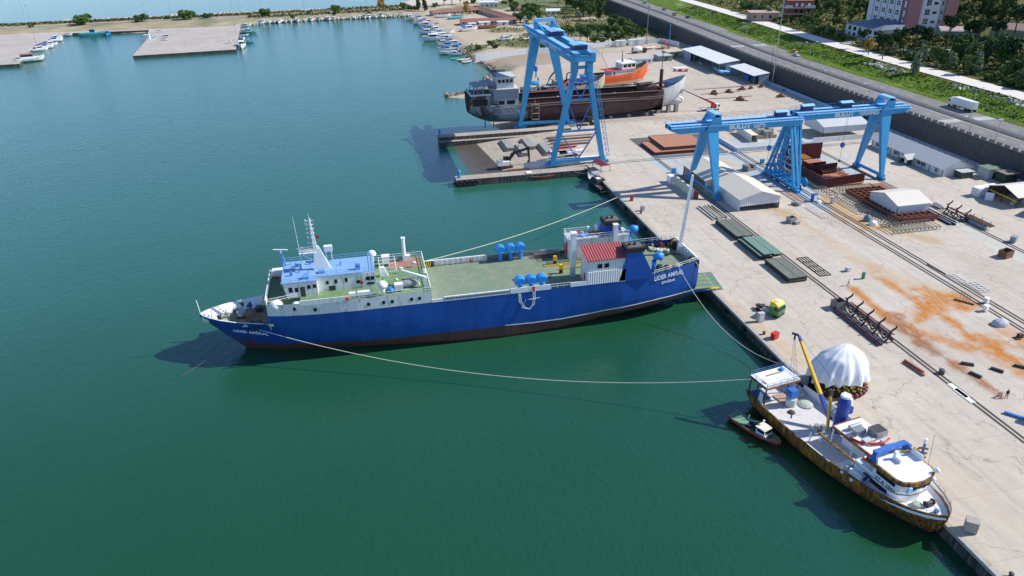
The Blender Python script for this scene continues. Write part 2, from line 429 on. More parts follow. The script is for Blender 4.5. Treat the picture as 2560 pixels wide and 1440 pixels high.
patch(1165,30,18,18,DRYG,.6);patch(1560,70,40,60,GRS,1.);patch(1350,5,60,60,GRS,1.);patch(1200,18,50,20,GRS,.8);patch(1450,20,60,60,GRS,1.)
patch(1280,320,30,6,(.12,.10,.08),.9);patch(1220,215,8,26,(.30,.25,.18),.9);patch(1160,140,4,60,EARTH,.7)
def land_c(x,y):
 if y>640 and x<52:
  g=.55+.45*fbm(x,y,.08)
  return[*(DRYG if fbm(x,y,.03)>0 else GRS),max(0,min(1,g))]
 if y>735 and x<150:return[.55,.50,.43,1.]
 r=g=b=a=0.
 for cx,cy,rx,ry,c,s in patches:
  dx,dy=(x-cx)/rx,(y-cy)/ry
  d=sqrt(dx*dx+dy*dy)+fbm(x,y,.09)*.35
  k=s*(1-sm(.6,1.05,d))
  if k>0:r+=c[0]*k;g+=c[1]*k;b+=c[2]*k;a+=k
 if y<440 and x>84:
  k=.8;r+=.44*k*.3;g+=.40*k*.3;b+=.35*k*.3;a+=k*.3
 return[r/a,g/a,b/a,min(1,a)]if a>1e-4 else[.5,.4,.3,0.]
LAND=stain_mat('sandy_ground',(.43,.35,.26),(.52,.44,.34),crack=False)
sheet('ground',-420,232,283.95,1000,3.2,land_z,land_c,LAND,keep=lambda q:max(v[2]for v in q)>-1.2)
ap=MB();ap.prism([(96,284),(207,284),(207,352),(209.5,412),(200,440),(150,440),(140,400),(118,345),(96,330)],2.50,2.66)
apo=struct('paved_apron',ap,stain_mat('apron_concrete',(.46,.395,.33),(.54,.475,.40)))
sl=MB()
prof=[(26,-1.2),(40,-.25),(44,.12),(52,1.0),(66,2.0),(76.6,2.56)]
for(xa,za),(xb,zb)in zip(prof,prof[1:]):sl.quad((xa,235,za),(xb,235,zb),(xb,281.5,zb),(xa,281.5,za))
struct('slipway',sl,stain_mat('slipway_concrete',(.40,.34,.27),(.47,.41,.34)))
WET=mat('wet_concrete',(.10,.08,.065),.35,var=.3,scale=.3)
sw=MB();sw.quad((38,236,.0),(49,236,.72),(45,281,.28),(34,281,-.1));sw.move((0,0,.03))
struct('wet_slipway_edge',sw,WET)
PIERM=stain_mat('pier_concrete',(.36,.32,.27),(.44,.40,.34))
pr_=MB();pr_.box(30.5,77.5,231.2,235.6,-5,2.3,1,0);pr_.box(31.0,84,279.8,284.2,-5,3.3,1,0);pr_.box(31.0,80,278.0,279.85,-5,1.9,1,0)
struct('finger_pier',pr_,[PIERM,QW])
PL=MB();PL.prism([(-420,500),(-194.2,511.9),(-209.4,589.4),(-205,641),(-147,641),(-137.9,588.9),(-132.2,521.5),(-70.6,527.5),(-80,650),(-80,684),(-420,664)],-4,1.6,1,0)
struct('harbour_quay',PL,[stain_mat('harbour_concrete',(.42,.38,.35),(.50,.46,.43),crack=True),QW])
br=MB();pts=[(-420,668),(-250,682),(-158,690),(-84,692),(-30,692),(14,697),(52,701),(75,700)]
for(xa,ya),(xb,yb)in zip(pts,pts[1:]):br.quad((xa,ya,2.42),(xb,yb,2.42),(xb,yb+6,2.42),(xa,ya+6,2.42))
struct('breakwater_road',br,stain_mat('breakwater_asphalt',(.36,.32,.29),(.43,.39,.36),crack=False))
RC=[(-200,0),(320,0),(365,1.2),(412,4),(470,8),(524,11),(600,14),(680,17),(1000,30)]
def rc(y):return lerp_tab(RC,y)
YS=list(range(90,330,30))+[340,360,380,400,420,445,470,500,530,565,600,640,680,740,820,1000]
ZR=10.1
def ribbon(mb,u0,u1,z0,z1=None,y0=90,y1=1000,m=0,dz0=None):
 z1=z0 if z1 is None else z1
 ys=[y for y in YS if y0<y<y1];ys=[y0]+ys+[y1]
 for a,b in zip(ys,ys[1:]):
  mb.quad((u0+rc(a),a,z0),(u1+rc(a),a,z1),(u1+rc(b),b,z1),(u0+rc(b),b,z0),m)
rd=MB();ribbon(rd,206.2,233.2,ZR)
ASPH=stain_mat('road_asphalt',(.19,.185,.185),(.235,.23,.225),crack=False)
struct('road',rd,ASPH)
mk=MB();WL=mat('white_line',(.62,.62,.60),.8,var=.15)
ribbon(mk,208.3,208.5,ZR+.006);ribbon(mk,217.2,217.4,ZR+.006);ribbon(mk,221.6,221.8,ZR+.006);ribbon(mk,230.9,231.1,ZR+.006)
for y in range(95,700,9):
 for u in(212.9,226.3):ribbon(mk,u-.09,u+.09,ZR+.006,y0=y,y1=y+3.2)
def zebra(ya,yb):
 for u in[208.9+.95*k for k in range(9)]+[222.+.95*k for k in range(10)]:
  mk.quad((u+rc(ya),ya,ZR+.01),(u+.5+rc(ya),ya,ZR+.01),(u+.5+rc(yb),yb,ZR+.01),(u+rc(yb),yb,ZR+.01))
zy1=PX(2370,305,213).y;zy1=P(2372,303,ZR).y;zy2=P(1835,116,ZR).y
zebra(zy1-2,zy1+2.2);zebra(zy2-2.2,zy2+2.2)
struct('road_marking',mk,WL)
kb=MB();ribbon(kb,219.0,220.6,ZR+.13);ribbon(kb,233.2,234.4,ZR+.02,ZR+.02,m=1)
struct('median_strip',kb,[mat('median_earth',(.20,.17,.14),.95,var=.3,scale=1.2),mat('verge_gutter',(.24,.22,.19),.9,var=.25,scale=.8)])
def hill_z(x,y):
 d=x-rc(y)
 base=lerp_tab([(232,ZR-.02),(236,ZR+.15),(251,12.55),(266,12.75),(290,13.6),(340,16.5),(420,27),(560,60),(900,120)],d)
 n=fbm(x,y,.05)*(.9 if 237<d<249 else(.5 if d>275 else 0.))*sm(0,3,min(abs(d-233),abs(d-251)))
 if y>560:base+=(y-560)*.03*sm(270,330,d)
 return base+n
HB=[(.055,.085,.022),(.085,.12,.03),(.16,.17,.06),(.20,.17,.08)]
def hill_c(x,y):
 d=x-rc(y);k=fbm(x,y,.045)*.5+.5;k2=fbm(x+90,y,.13)*.5+.5
 if 233<d<252:
  c=V((.08,.15,.02)).lerp(V((.15,.24,.035)),max(0,min(1,k2*1.2-.1)))
  if k>.74 and d>243:c=V((.30,.28,.26))
 else:
  c=V((.05,.075,.025)).lerp(V((.17,.16,.065)),max(0,min(1,k)))
  if k2>.72:c=V((.22,.17,.09))
 return[c.x,c.y,c.z,1.]
def grass_mat():
 m,nt,b=nodes('rough_grass')
 at=N(nt,'ShaderNodeVertexColor',layer_name='stain');p=pos(nt)
 n1=noi(nt,p,1.1,5,.75);n2=noi(nt,p,.2,4,.6)
 c=mix(nt,1.,at.outputs['Color'],ramp(nt,n1,.28,.72,(.45,.5,.4),(1.55,1.5,1.3)),'MULTIPLY')
 c=mix(nt,1.,c,ramp(nt,n2,.3,.7,(.8,.8,.75),(1.2,1.2,1.1)),'MULTIPLY')
 L(nt,c,b.inputs['Base Color']);b.inputs['Roughness'].default_value=.95;b.inputs['Specular IOR Level'].default_value=.15
 bp=N(nt,'ShaderNodeBump');bp.inputs['Strength'].default_value=1.;bp.inputs['Distance'].default_value=.8
 L(nt,n1,bp.inputs['Height']);L(nt,bp.outputs[0],b.inputs['Normal'])
 return m
GRASSM=grass_mat()
sheet('hill',230,900,90,1400,5.0,hill_z,hill_c,GRASSM,keep=lambda q:min(v[0]-rc(v[1])for v in q)>228)
pa=MB();ribbon(pa,254.2,264.8,12.80)
struct('promenade_path',pa,mat('pale_promenade',(.66,.62,.57),.9,var=.07,scale=.5,dirt=(.5,.46,.42),dirt_amt=.15))
SUN_AZ,SUN_EL=radians(-5),radians(39.5)
world=bpy.data.worlds.new('World');scene.world=world;world.use_nodes=True
wn=world.node_tree;bg=wn.nodes['Background']
sky=wn.nodes.new('ShaderNodeTexSky');sky.sky_type='NISHITA';sky.sun_disc=False
sky.sun_elevation=SUN_EL;sky.sun_rotation=pi/2-SUN_AZ;sky.air_density=.7;sky.dust_density=.1;sky.ozone_density=4.2
wn.links.new(sky.outputs[0],bg.inputs['Color']);bg.inputs['Strength'].default_value=.15
sd=bpy.data.lights.new('sun','SUN');sd.energy=4.4;sd.angle=radians(.5);sd.color=(1.,.955,.88)
so=link('sun',sd);so.rotation_euler=V((cos(SUN_EL)*cos(SUN_AZ),cos(SUN_EL)*sin(SUN_AZ),sin(SUN_EL))).to_track_quat('Z','Y').to_euler()
scene.view_settings.view_transform='Standard';scene.view_settings.look='None';scene.view_settings.gamma=1.;scene.view_settings.exposure=.42
cd=bpy.data.cameras.new('camera');cam=link('camera',cd);cd.sensor_width=36;cd.lens=CAM_F/2560*36
cd.clip_start=1;cd.clip_end=20000
cam.matrix_world=Matrix(((CR.x,CU.x,-CF.x,0),(CR.y,CU.y,-CF.y,0),(CR.z,CU.z,-CF.z,CAM_H),(0,0,0,1)))
scene.camera=cam
# ================================================================== HULLS
def hull(st,paint=None,lo=3,hi=5,th=.18,bulw=1.0,x2=None):
 """st: stations (x, keel z, top z, half breadth, e); returns shell, bulwark and deck meshes (keel along x).
    paint(x): height of the boot-top edge. Shell slots: 0 topsides, 1 bottom."""
 sh,bw,dk=MB(),MB(),MB();rings=[]
 for x,k,d,b,e in st:
  zs=min(max(paint(x),k+.02),d-.02)if paint else k+(d-k)*.3
  zz=[k+(zs-k)*i/lo for i in range(lo)]+[zs+(d-zs)*i/hi for i in range(hi+1)]
  rings.append([(x,max(.02,b*(1-max(0.,1-(z-k)/(d-k))**e))if z>k else .02,z)for z in zz])
 n=lo+hi+1
 for sgn in(1,-1):
  vs=[(x,y*sgn,z)for r in rings for x,y,z in r]
  for i in range(len(rings)-1):
   for j in range(n-1):
    f=(i*n+j,(i+1)*n+j,(i+1)*n+j+1,i*n+j+1)
    sh.add([vs[t]for t in f],[(0,1,2,3)],0 if j>=lo else 1)
 r=rings[-1]
 for j in range(n-1):
  a,b=r[j],r[j+1]
  sh.quad((a[0],-a[1],a[2]),(a[0],a[1],a[2]),(b[0],b[1],b[2]),(b[0],-b[1],b[2]),0 if j>=lo else 1)
 top=[r[-1]for r in rings]
 for(xa,ya,za),(xb,yb,zb)in zip(top,top[1:]):
  ia,ib=max(.01,ya-th),max(.01,yb-th)
  for s in(1,-1):
   bw.quad((xa,s*ya,za),(xb,s*yb,zb),(xb,s*ib,zb),(xa,s*ia,za),1)
   bw.quad((xa,s*ia,za),(xb,s*ib,zb),(xb,s*ib,zb-bulw),(xa,s*ia,za-bulw),0)
  dk.quad((xa,-ia,za-bulw),(xb,-ib,zb-bulw),(xb,ib,zb-bulw),(xa,ia,za-bulw))
 xa,ya,za=top[-1];ia=ya-th
 bw.quad((xa-th,-ia,za-bulw),(xa-th,ia,za-bulw),(xa-th,ia,za),(xa-th,-ia,za))
 bw.quad((xa-th,-ya,za),(xa-th,ya,za),(xa,ya,za),(xa,-ya,za),1)
 return sh,bw,dk
def ewl(k,d,b,ywl):return max(.7,math.log(max(.02,1-ywl/b))/math.log(1-(-k)/(d-k)))if k<0 else 1.2
# ================================================================== FERRY (bow to -x, stern ramp on the quay)
FX,FY=-27.48,142.37
ferry=thing('ferry','long blue and white ferry with green decks moored stern-on to the quay','ship',(FX,FY,0))
WLT=[(0,.03),(7,2.3),(19,4.7),(32,6.7),(42,8.0),(53,8.85),(66,7.8),(74,6.9),(86,4.6),(99,3)]
HBT=[(-7.6,.12),(-6.8,1.2),(-5.5,2.3),(-3.3,3.7),(0,5.1),(5,6.7),(10,7.9),(16,8.6),(24,9),(80,9),(86,8.5),(90,7.9),(95,6.9),(98.6,6.1)]
PNT=[(-8,1.2),(0,1.5),(20,2.5),(40,3.0),(53,3.0),(64,2.7),(76,3.4),(88,4.3),(99,4.4)]
KEEL=[(-7.6,8.2),(-5.5,5.9),(-3.3,3.5),(-1.6,1.7),(0,-.05),(1.5,-1.5),(4,-3.5),(10,-4),(66,-4),(72,-3.4),(76,-2.6),(82,-1.3),(88,-.3),(92,.5),(98.6,2.0)]
TOP=[(-7.6,9.15),(0,8.75),(5.2,8.65),(6.0,9.2),(6.6,10.65),(80,10.65),(88,11.0),(92,11.4),(98.6,12.1)]
st=[]
for x in[-7.6,-6.8,-5.5,-3.3,-1.6,0,1.5,3,5.2,6.0,6.6,8,10,13,16,20,24,30,36,42,48,54,60,66,72,76,80,84,88,92,95,98.6]:
 k,d,b=lerp_tab(KEEL,x),lerp_tab(TOP,x),lerp_tab(HBT,x)
 e=ewl(k,d,b,lerp_tab(WLT,x))if k<-.3 and x<70 else lerp_tab([(-7.6,1.),(0,1.05),(3,1.15),(70,5.4),(76,4.4),(82,5.5),(88,6.6),(99,8)],x)
 st.append((x,k,d,b,e))
BOOT=mat('boot_top_red',(.14,.045,.038),.7,var=.3,streak=True,scale=.5,dirt=(.07,.04,.03),dirt_amt=.6)
def ferry_hull_mat():
 "blue topsides with rust and weed weeping down from the waterline band"
 m,nt,b=nodes('ferry_topsides')
 p=pos(nt,(1,1,.12));n1=noi(nt,p,.45,5,.6);n2=noi(nt,pos(nt,(1,1,.5)),.22,4,.6)
 c=ramp(nt,n1,.3,.7,(.007,.065,.30),(.012,.09,.38));c=mix(nt,.5,c,mix(nt,1.,c,ramp(nt,n2,.3,.7,(.75,.8,.8),(1.2,1.15,1.1)),'MULTIPLY'))
 g=N(nt,'ShaderNodeNewGeometry');sp=N(nt,'ShaderNodeSeparateXYZ');L(nt,g.outputs['Position'],sp.inputs[0])
 lowm=N(nt,'ShaderNodeMapRange');L(nt,sp.outputs['Z'],lowm.inputs[0]);lowm.inputs[1].default_value=5.2;lowm.inputs[2].default_value=1.8
 sn=noi(nt,pos(nt,(1,1,.06)),.9,5,.7,.3)
 mm=N(nt,'ShaderNodeMath',operation='MULTIPLY');L(nt,lowm.outputs[0],mm.inputs[0]);L(nt,ramp(nt,sn,.52,.66),mm.inputs[1])
 c=mix(nt,mm.outputs[0],c,(.025,.035,.03))
 bowm=N(nt,'ShaderNodeMapRange');L(nt,sp.outputs['X'],bowm.inputs[0]);bowm.inputs[1].default_value=-21;bowm.inputs[2].default_value=-27
 bz=N(nt,'ShaderNodeMapRange');L(nt,sp.outputs['Z'],bz.inputs[0]);bz.inputs[1].default_value=5.5;bz.inputs[2].default_value=2.
 b2=N(nt,'ShaderNodeMath',operation='MULTIPLY');L(nt,bowm.outputs[0],b2.inputs[0]);L(nt,bz.outputs[0],b2.inputs[1])
 b3=N(nt,'ShaderNodeMath',operation='MULTIPLY');L(nt,b2.outputs[0],b3.inputs[0]);L(nt,ramp(nt,noi(nt,pos(nt),.8,5,.7),.42,.56),b3.inputs[1])
 c=mix(nt,b3.outputs[0],c,(.13,.055,.035))
 L(nt,c,b.inputs['Base Color']);b.inputs['Roughness'].default_value=.42
 return m
FHB=ferry_hull_mat()
sh,bw,dk=hull(st,lambda x:lerp_tab(PNT,x),bulw=.45,th=.16)
sh.build('hull',[FHB,BOOT],ferry,True)
ln=MB();pp=[]
for s in(-1,1):
 prev=None
 for x,k,d,b,e in st:
  if x<54:continue
  z=max(lerp_tab(PNT,x),k+.05);y=s*(b*(1-max(0.,1-(z-k)/(d-k))**e)+.05)
  q_=(x,y,z)
  if prev:ln.quad(prev,q_,(q_[0],q_[1],q_[2]+.22),(prev[0],prev[1],prev[2]+.22))
  prev=q_
 ln.cut()
ln.build_each('draught_line',WHITE,ferry)
FDECK=mat('ferry_deck_green',(.17,.235,.155),.8,var=.12,scale=.25,dirt=(.26,.255,.20),dirt_amt=.45)
BDECK=mat('boat_deck_green',(.13,.24,.11),.75,var=.14,scale=.4,dirt=(.25,.28,.2),dirt_amt=.35)
FCDECK=mat('forecastle_deck',(.20,.20,.12),.85,var=.2,scale=.8,dirt=(.22,.12,.07),dirt_amt=.4)
RDECK=mat('red_oxide_deck',(.32,.15,.11),.8,var=.12,dirt=(.3,.27,.2),dirt_amt=.4)
def fb(x):return lerp_tab(HBT,x)
def yh(x,z):
 for(a,b)in zip(st,st[1:]):
  if a[0]<=x<=b[0]:
   t=(x-a[0])/(b[0]-a[0]);k,d,h,e=[a[i]+(b[i]-a[i])*t for i in(1,2,3,4)]
   return max(.02,h*(1-max(0.,1-(z-k)/(d-k))**e))if z>k else .02
 return fb(x)
fd,fw_=MB(),MB();xs=[-7.4,-6.8,-5.5,-3.3,0,2.5,5.2,7.2]
for a,b in zip(xs,xs[1:]):
 ya,yb,za,zb=fb(a)-.18,fb(b)-.18,lerp_tab(TOP,min(a,5.2)),lerp_tab(TOP,min(b,5.2))
 yda,ydb=max(.03,yh(a,7.0)-.22),max(.03,yh(b,7.)-.22);ya,yb=max(.04,fb(a)-.26),max(.04,fb(b)-.26)
 fd.quad((a,-yda,7.0),(b,-ydb,7.0),(b,ydb,7.0),(a,yda,7.0))
 for s in(1,-1):fw_.quad((a,s*yda,7.),(b,s*ydb,7.),(b,s*yb,zb),(a,s*ya,za))
 for s in(1,-1):fw_.quad((a,s*(fb(a)+.02),za+.02),(b,s*(fb(b)+.02),zb+.02),(b,s*yb,zb+.02),(a,s*ya,za+.02))
for x in(-5.6,-4.3,-3,-1.6,-.2,1.2,2.7,4.2):
 for s in(1,-1):
  y=fb(x)-.25;z=lerp_tab(TOP,x);y7=yh(x,7.0)-.25;fw_.add([(x,s*(y-.05),z-.1),(x,s*y7,7.02),(x,s*max(.05,y7-.6),7.02)],[(0,1,2)])
fd.build('forecastle_deck',FCDECK,ferry);fw_.build('forecastle_bulwark',WHITE,ferry)
ms=MB()
for x,y in((-.2,4.95-.3),(4.6,6.1)):ms.box(x-.5,x+.5,y-.35,y-.12,7.45,8.35);ms.cut()
ms.build_each('mooring_port',DARK,ferry)
js=MB();js.tube([(-7.5,0,8.9),(-7.75,0,12.2)],.09,6);js.build('jackstaff',WHITE,ferry)
wl_=MB();wl_.cyl((.2,.5,7),1.05,.5,16,1);wl_.cyl((.2,.5,7.5),.8,.75,14,0,.7);wl_.cyl((.2,.5,8.25),.95,.22,16,0)
wl_.box(.9,2.3,-.2,.9,7,7.9,2);wl_.cut();wl_.cyl((-3.1,-.9,7),.75,.55,14,0,.6);wl_.cut();wl_.box(-3.9,-2.2,.6,1.9,7,7.6,0);wl_.cyl((-2.6,1.2,7.6),.3,.4,10,0);wl_.cut()
wl_.cyl((.6,-2.2,7),.55,.7,12,2);wl_.box(-.6,1.6,-3.1,-2.5,7,7.55,2);wl_.cut();wl_.cyl((2.6,-2.6,7),.4,.6,10,1);wl_.cut();wl_.cyl((3.6,2.5,7),.8,1.,12,1);wl_.cut();wl_.box(2.8,4.6,-4.4,-3.2,7,7.8,1)
BOLL=MB()
for x,y in((-4.6,1.4),(-4.4,-1.5),(-1.5,3.2),(2.0,4.6),(3.2,5.1),(-1.5,-3.4),(3,-5.2)):
 BOLL.cyl((x,y,7),.2,.55,8);BOLL.cyl((x+.65,y+.1,7),.2,.55,8);BOLL.box(x-.3,x+.95,y-.2,y+.3,6.99,7.05);BOLL.cut()
BOLL.build_each('mooring_bitt',DARK,ferry)
wl_.build_each('anchor_windlass',[mat('verdigris',(.32,.40,.34),.7,var=.2),DARK,mat('rusty_gear',(.33,.20,.12),.85,var=.3)],ferry,False)
ml=MB()
for x,y,z in((-6.2,.5,7.6),(-5.6,-.7,7.6)):ml.tube([(x-.4,y+.9,z),(x+1.5,y-.2,7.1)],.13,6)
ml.build('anchor_chain',RED,ferry)
ub,ud=MB(),MB();xs=[6.5,8,10,13,16,20,24,38.9]
for a,b in zip(xs,xs[1:]):
 for s in(1,-1):
  ub.quad((a,s*(fb(a)+.03),10.55),(b,s*(fb(b)+.03),10.55),(b,s*(fb(b)+.03),13.15),(a,s*(fb(a)+.03),13.15))
 if a>=13:ud.quad((a,-fb(a),13.0),(b,-fb(b),13.),(b,fb(b),13.),(a,fb(a),13.))
ub.quad((38.9,-9.03,10.2),(38.9,9.03,10.2),(38.9,9.03,13.15),(38.9,-9.03,13.15))
ub.quad((6.5,-7,7),(6.5,7,7),(6.5,7.,13.0),(6.5,-7.,13.0))
ub.box(6.35,6.6,-6.9,7.0,12.9,14.1)
ub.box(12.9,22.5,-9.05,-8.85,13.0,14.05)
ub.build('upper_side_plating',WHITEW,ferry);ud.build('boat_deck',BDECK,ferry)
fw2=MB();fw2.quad((6.6,-6.3,11.3),(13.,-7.6,11.3),(13.,7.6,11.3),(6.6,6.3,11.3));fw2.box(6.7,12.9,-5.2,6.8,11.31,12.9,0)
fw2.box(7.6,10.4,3.6,6.6,12.9,12.94,1)
fw2.build('fore_house_deck',[BDECK,RDECK],ferry)
fr=MB();fr.rail([(6.6,-6.6,12.95),(12.9,-5.2,12.95)],1.,.04,2.);fr.rail([(6.6,-6.7,12.9),(6.6,6.7,12.9)],1.1,.05,1.6)
fr.rail([(6.7,6.9,12.9),(13,7.9,12.9),(24,8.9,13),(38.8,8.9,13)],1.05,.04,2.2);fr.rail([(22.6,-8.9,13),(38.8,-8.9,13)],1.,.04,2.2)
fr.rail([(38.8,-8.9,13),(38.8,8.9,13)],1.1,.05,1.5);fr.build('boat_deck_railing',WHITE,ferry)
BRD=mat('bridge_roof_blue',(.20,.37,.62),.55,var=.1,scale=.5,dirt=(.3,.42,.58),dirt_amt=.4)
hs=MB()
hs.exty([(10.6,13.0),(16.6,13.0),(16.6,16.3),(9.9,16.3)],-5.3,5.0)
hs.box(16.6,28.1,-3.7,4.0,13.0,16.3);hs.box(25.4,28.2,-3.9,4.1,13.0,16.32)
hs.build('wheelhouse',WHITEW,ferry)
hr=MB();hr.box(9.7,16.7,-5.4,5.1,16.3,16.42);hr.box(16.7,28.2,-3.8,4.1,16.3,16.42)
hr.build('wheelhouse_roof',BRD,ferry)
for k,y in enumerate([-4.4,-3.1,-1.8,-.5,.8,2.1,3.4]):
 w=MB();w.add([(10.22,y,14.6),(10.22,y+1.,14.6),(10.0,y+1.,15.7),(10.0,y,15.7)],[(0,1,2,3)]);w.move((-.03,0,0));w.build('window',GLASS,ferry)
for x0,x1,z0,z1,y in((11.,11.75,14.3,15.4,-5.34),(12.2,12.85,14.25,15.25,-5.34),(14.6,15.3,14.7,15.5,-5.34),(15.7,16.35,14.8,15.6,-5.34),(18.2,18.8,14.5,15.3,-3.74),(19.9,20.5,14.5,15.4,-3.74),(22.,22.55,14.6,15.5,-3.74),(24.2,25.,14.0,14.7,-3.74),(26.2,27.0,14.6,15.4,-3.94),(27.15,27.9,14.6,15.4,-3.94),(26.3,27.8,13.6,14.1,-3.94)):
 w=MB();w.box(x0,x1,y,y+.1,z0,z1);w.build('window',GLASS,ferry)
dr=MB();dr.box(13.2,14.15,-5.36,-5.2,13.15,15.3);dr.build('door',DARK,ferry)
dr=MB();dr.box(18.7,20.,-3.8,-3.6,13.1,14.1);dr.build('door',DARK,ferry)
rr=MB();rr.rail([(10,-5.3,16.4),(16.6,-5.3,16.4)],.95,.035,1.6);rr.rail([(10,-5.3,16.4),(10,5,16.4),(16.6,5,16.4)],.95,.035,1.6)
rr.rail([(16.8,-3.7,16.4),(28.1,-3.7,16.4),(28.1,4,16.4),(16.7,4,16.4)],.95,.03,1.8);rr.build('roof_railing',mat('rail_blue',(.25,.45,.75),.5),ferry)
eq=MB()
for x,y,w,h in((11.6,-2,.5,.9),(12.6,2.2,.7,.7),(14.4,-3.9,1.4,.55),(13.4,.6,.4,1.2),(17.6,-1.9,1.3,.5),(24.8,-2.,1.,1.2),(18.8,1.2,.4,.9),(21.4,.8,.3,.7),(15.2,2.8,.4,.8)):
 eq.ob((x,y,16.42),(w,w*.8,h),0,0);eq.cut()
for x,y in((12.,1.2),(13.2,-1.2),(14.9,-2.2),(11.2,3.)):eq.beam((x,y,16.4),(x+.4,y+.8,17.6),.09);eq.beam((x,y+1,16.4),(x+.4,y+.2,17.5),.09);eq.cut()
eq.build_each('roof_fitting',mat('fitting_blue',(.10,.27,.60),.5),ferry)
mt_=MB()
mt_.add([(16.0,-.4,16.4),(19.4,-.4,16.4),(17.5,0,21.5),(16.6,0,21.5),(16.,.4,16.4),(19.4,.4,16.4),(17.5,.3,21.5),(16.6,.3,21.5)],[(0,1,2,3),(5,4,7,6),(1,5,6,2),(4,0,3,7),(3,2,6,7)])
mt_.taper((16.9,.1,20.8),(16.5,.1,27.0),.7,.7,.35,.35);mt_.beam((16.5,.1,27),(16.45,.1,28.4),.12)
for z in(22.2,23.4,24.4,25.3,26.2,27.0):mt_.beam((15.7,.1,z),(17.2,.1,z),.12);mt_.beam((16.6,-.8,z+.2),(16.6,1.,z+.2),.1);mt_.box(15.6,15.9,-.1,.3,z,z+.35)
mt_.box(13.6,16.8,-.7,1.,20.2,20.36);mt_.rail([(13.6,-.7,20.3),(16.6,-.7,20.3)],.8,.04,1.);mt_.rail([(13.6,1.,20.3),(16.6,1.,20.3)],.8,.04,1.)
mt_.box(14.6,15.4,-.2,.5,20.4,21.);mt_.beam((13.2,.2,21.2),(16.2,.3,21.5),.22,.15)
mt_.beam((13.7,0,20.2),(16.3,.1,18.4),.12);mt_.build('mast',WHITE,ferry)
fl=MB();fl.quad((17.2,.1,23.3),(17.9,-.1,23.1),(17.9,-.1,23.8),(17.2,.1,23.9));fl.build('flag',RED,ferry)
wa=MB();wa.tube([(13.7,1,16.4),(13.6,1,20.5),(13.3,1,28.)],[.1,.08,.03],5);wa.build('whip_antenna',WHITE,ferry)
rd_=MB();rd_.taper((9.9,3.4,16.4),(9.7,3.4,19.2),.9,.9,.35,.35,1);rd_.cyl((9.7,3.4,19.2),.22,.7,8);rd_.beam((8.2,3.6,20.1),(11.1,3.2,19.9),.28,.2);rd_.build('radar',[WHITE,mat('fitting_blue',(0,0,0))],ferry)
bx=MB();bx.box(18.3,20.0,3.2,4.2,18.6,19.8);bx.beam((18.6,3.7,16.4),(18.6,3.7,18.6),.22);bx.beam((19.7,3.7,16.4),(19.7,3.7,18.6),.22);bx.build('vent_box',WHITE,ferry)
def mushroom(name,x,y,z,h,r,m,rp=.45,cut=.55):
 b=MB();b.cyl((x,y,z),rp,h,12);b.lathe([(r*.92,h-r*.15),(r,h),(r*.97,h+r*.35),(r*.75,h+r*.72),(r*.4,h+r*.93),(.02,h+r)],(x,y,z),16)
 return b.build(name,m,ferry,True)
for a in((8.3,-6.5,11.3,.9,1.35),(12.2,-7.3,11.3,.9,.95),(29.3,-8.0,13,2.0,1.05),(27.9,6.3,13,2.6,1.0)):mushroom('mushroom_vent',*a,WHITE,.4)
fv=MB();fv.box(7.0,10.4,5.,6.6,13.3,14.6);fv.cyl((8.6,5.6,12.9),.5,.5,10);fv.build('vent_box',WHITE,ferry)
for a in((22.6,23.9,-8.4,-7.5,13.5,14.2),(24.3,27.2,-8.4,-7.5,13.5,14.25),(18.6,21.6,5.2,6.1,14.6,15.5),(29.9,31.6,5,6.4,13.9,15.4),(31.7,33.4,-7.6,-6.2,13.3,14.6)):
 c=MB();c.box(*a);x0,x1,y0,y1,z0,z1=a
 c.box(x0+.2,x0+.4,y0+.1,y1-.1,13,z0);c.box(x1-.4,x1-.2,y0+.1,y1-.1,13,z0);c.build('life_raft_canister',WHITE,ferry)
tb=MB();tb.sphere((30.9,-7.2,13.5),.85,0,10,.8);tb.build('tarpaulin_bundle',TARPB,ferry,True)
rb=MB();rb.lathe([(.05,-2.),(.7,-1.4),(.85,0),(.7,1.3),(.3,1.9)],(34.6,-5.6,13.8),10,0,'x');rb.box(33.3,35.9,-5.2,-4.6,14.2,14.4,1);rb.build('rescue_boat',[mat('boat_cover_grey',(.3,.31,.33),.7),DARK],ferry,True)
da=MB();da.beam((38.,-6.8,13),(38.,-6.8,15.2),.55);da.taper((38.2,-6.8,15.1),(33.4,-4.2,16.2),.5,.6,.3,.3);da.beam((36.8,-6.2,13.4),(36.2,-5.9,15.2),.2);da.build('davit_crane',WHITE,ferry)
gv=MB()
for x,y in((33.2,1.2),(36.2,3.4),(37.9,-2.2),(31.8,-4.1),(37.9,-1.)):gv.tube([(x,y,13),(x,y,13.9),(x+.2,y,14.2),(x+.55,y,14.2),(x+.75,y,13.85)],.2,8);gv.cut()
gv.build_each('gooseneck_vent',WHITE,ferry,True)
pv=MB();pv.cyl((34.9,7.4,13.),.38,5.2,12);pv.cyl((34.9,7.4,18.2),.5,.25,12);pv.box(34.5,36.2,7,8,13,14.2);pv.build('pole_ventilator',WHITE,ferry)
aw=MB()
for x in(29.2,32.6):
 for y in(-2.8,1.2,4.6):aw.beam((x,y,13),(x,y,15.5),.09)
 aw.beam((x,-2.8,15.5),(x,4.6,15.5),.09)
for y in(-2.8,-.9,1.2,2.9,4.6):aw.beam((29.2,y,15.5),(32.6,y,15.5),.09)
aw.build('awning_frame',WHITE,ferry)
rp_=MB();rp_.box(31.2,38.2,3.2,8.2,13.005,13.02);rp_.build('red_deck_patch',RDECK,ferry)
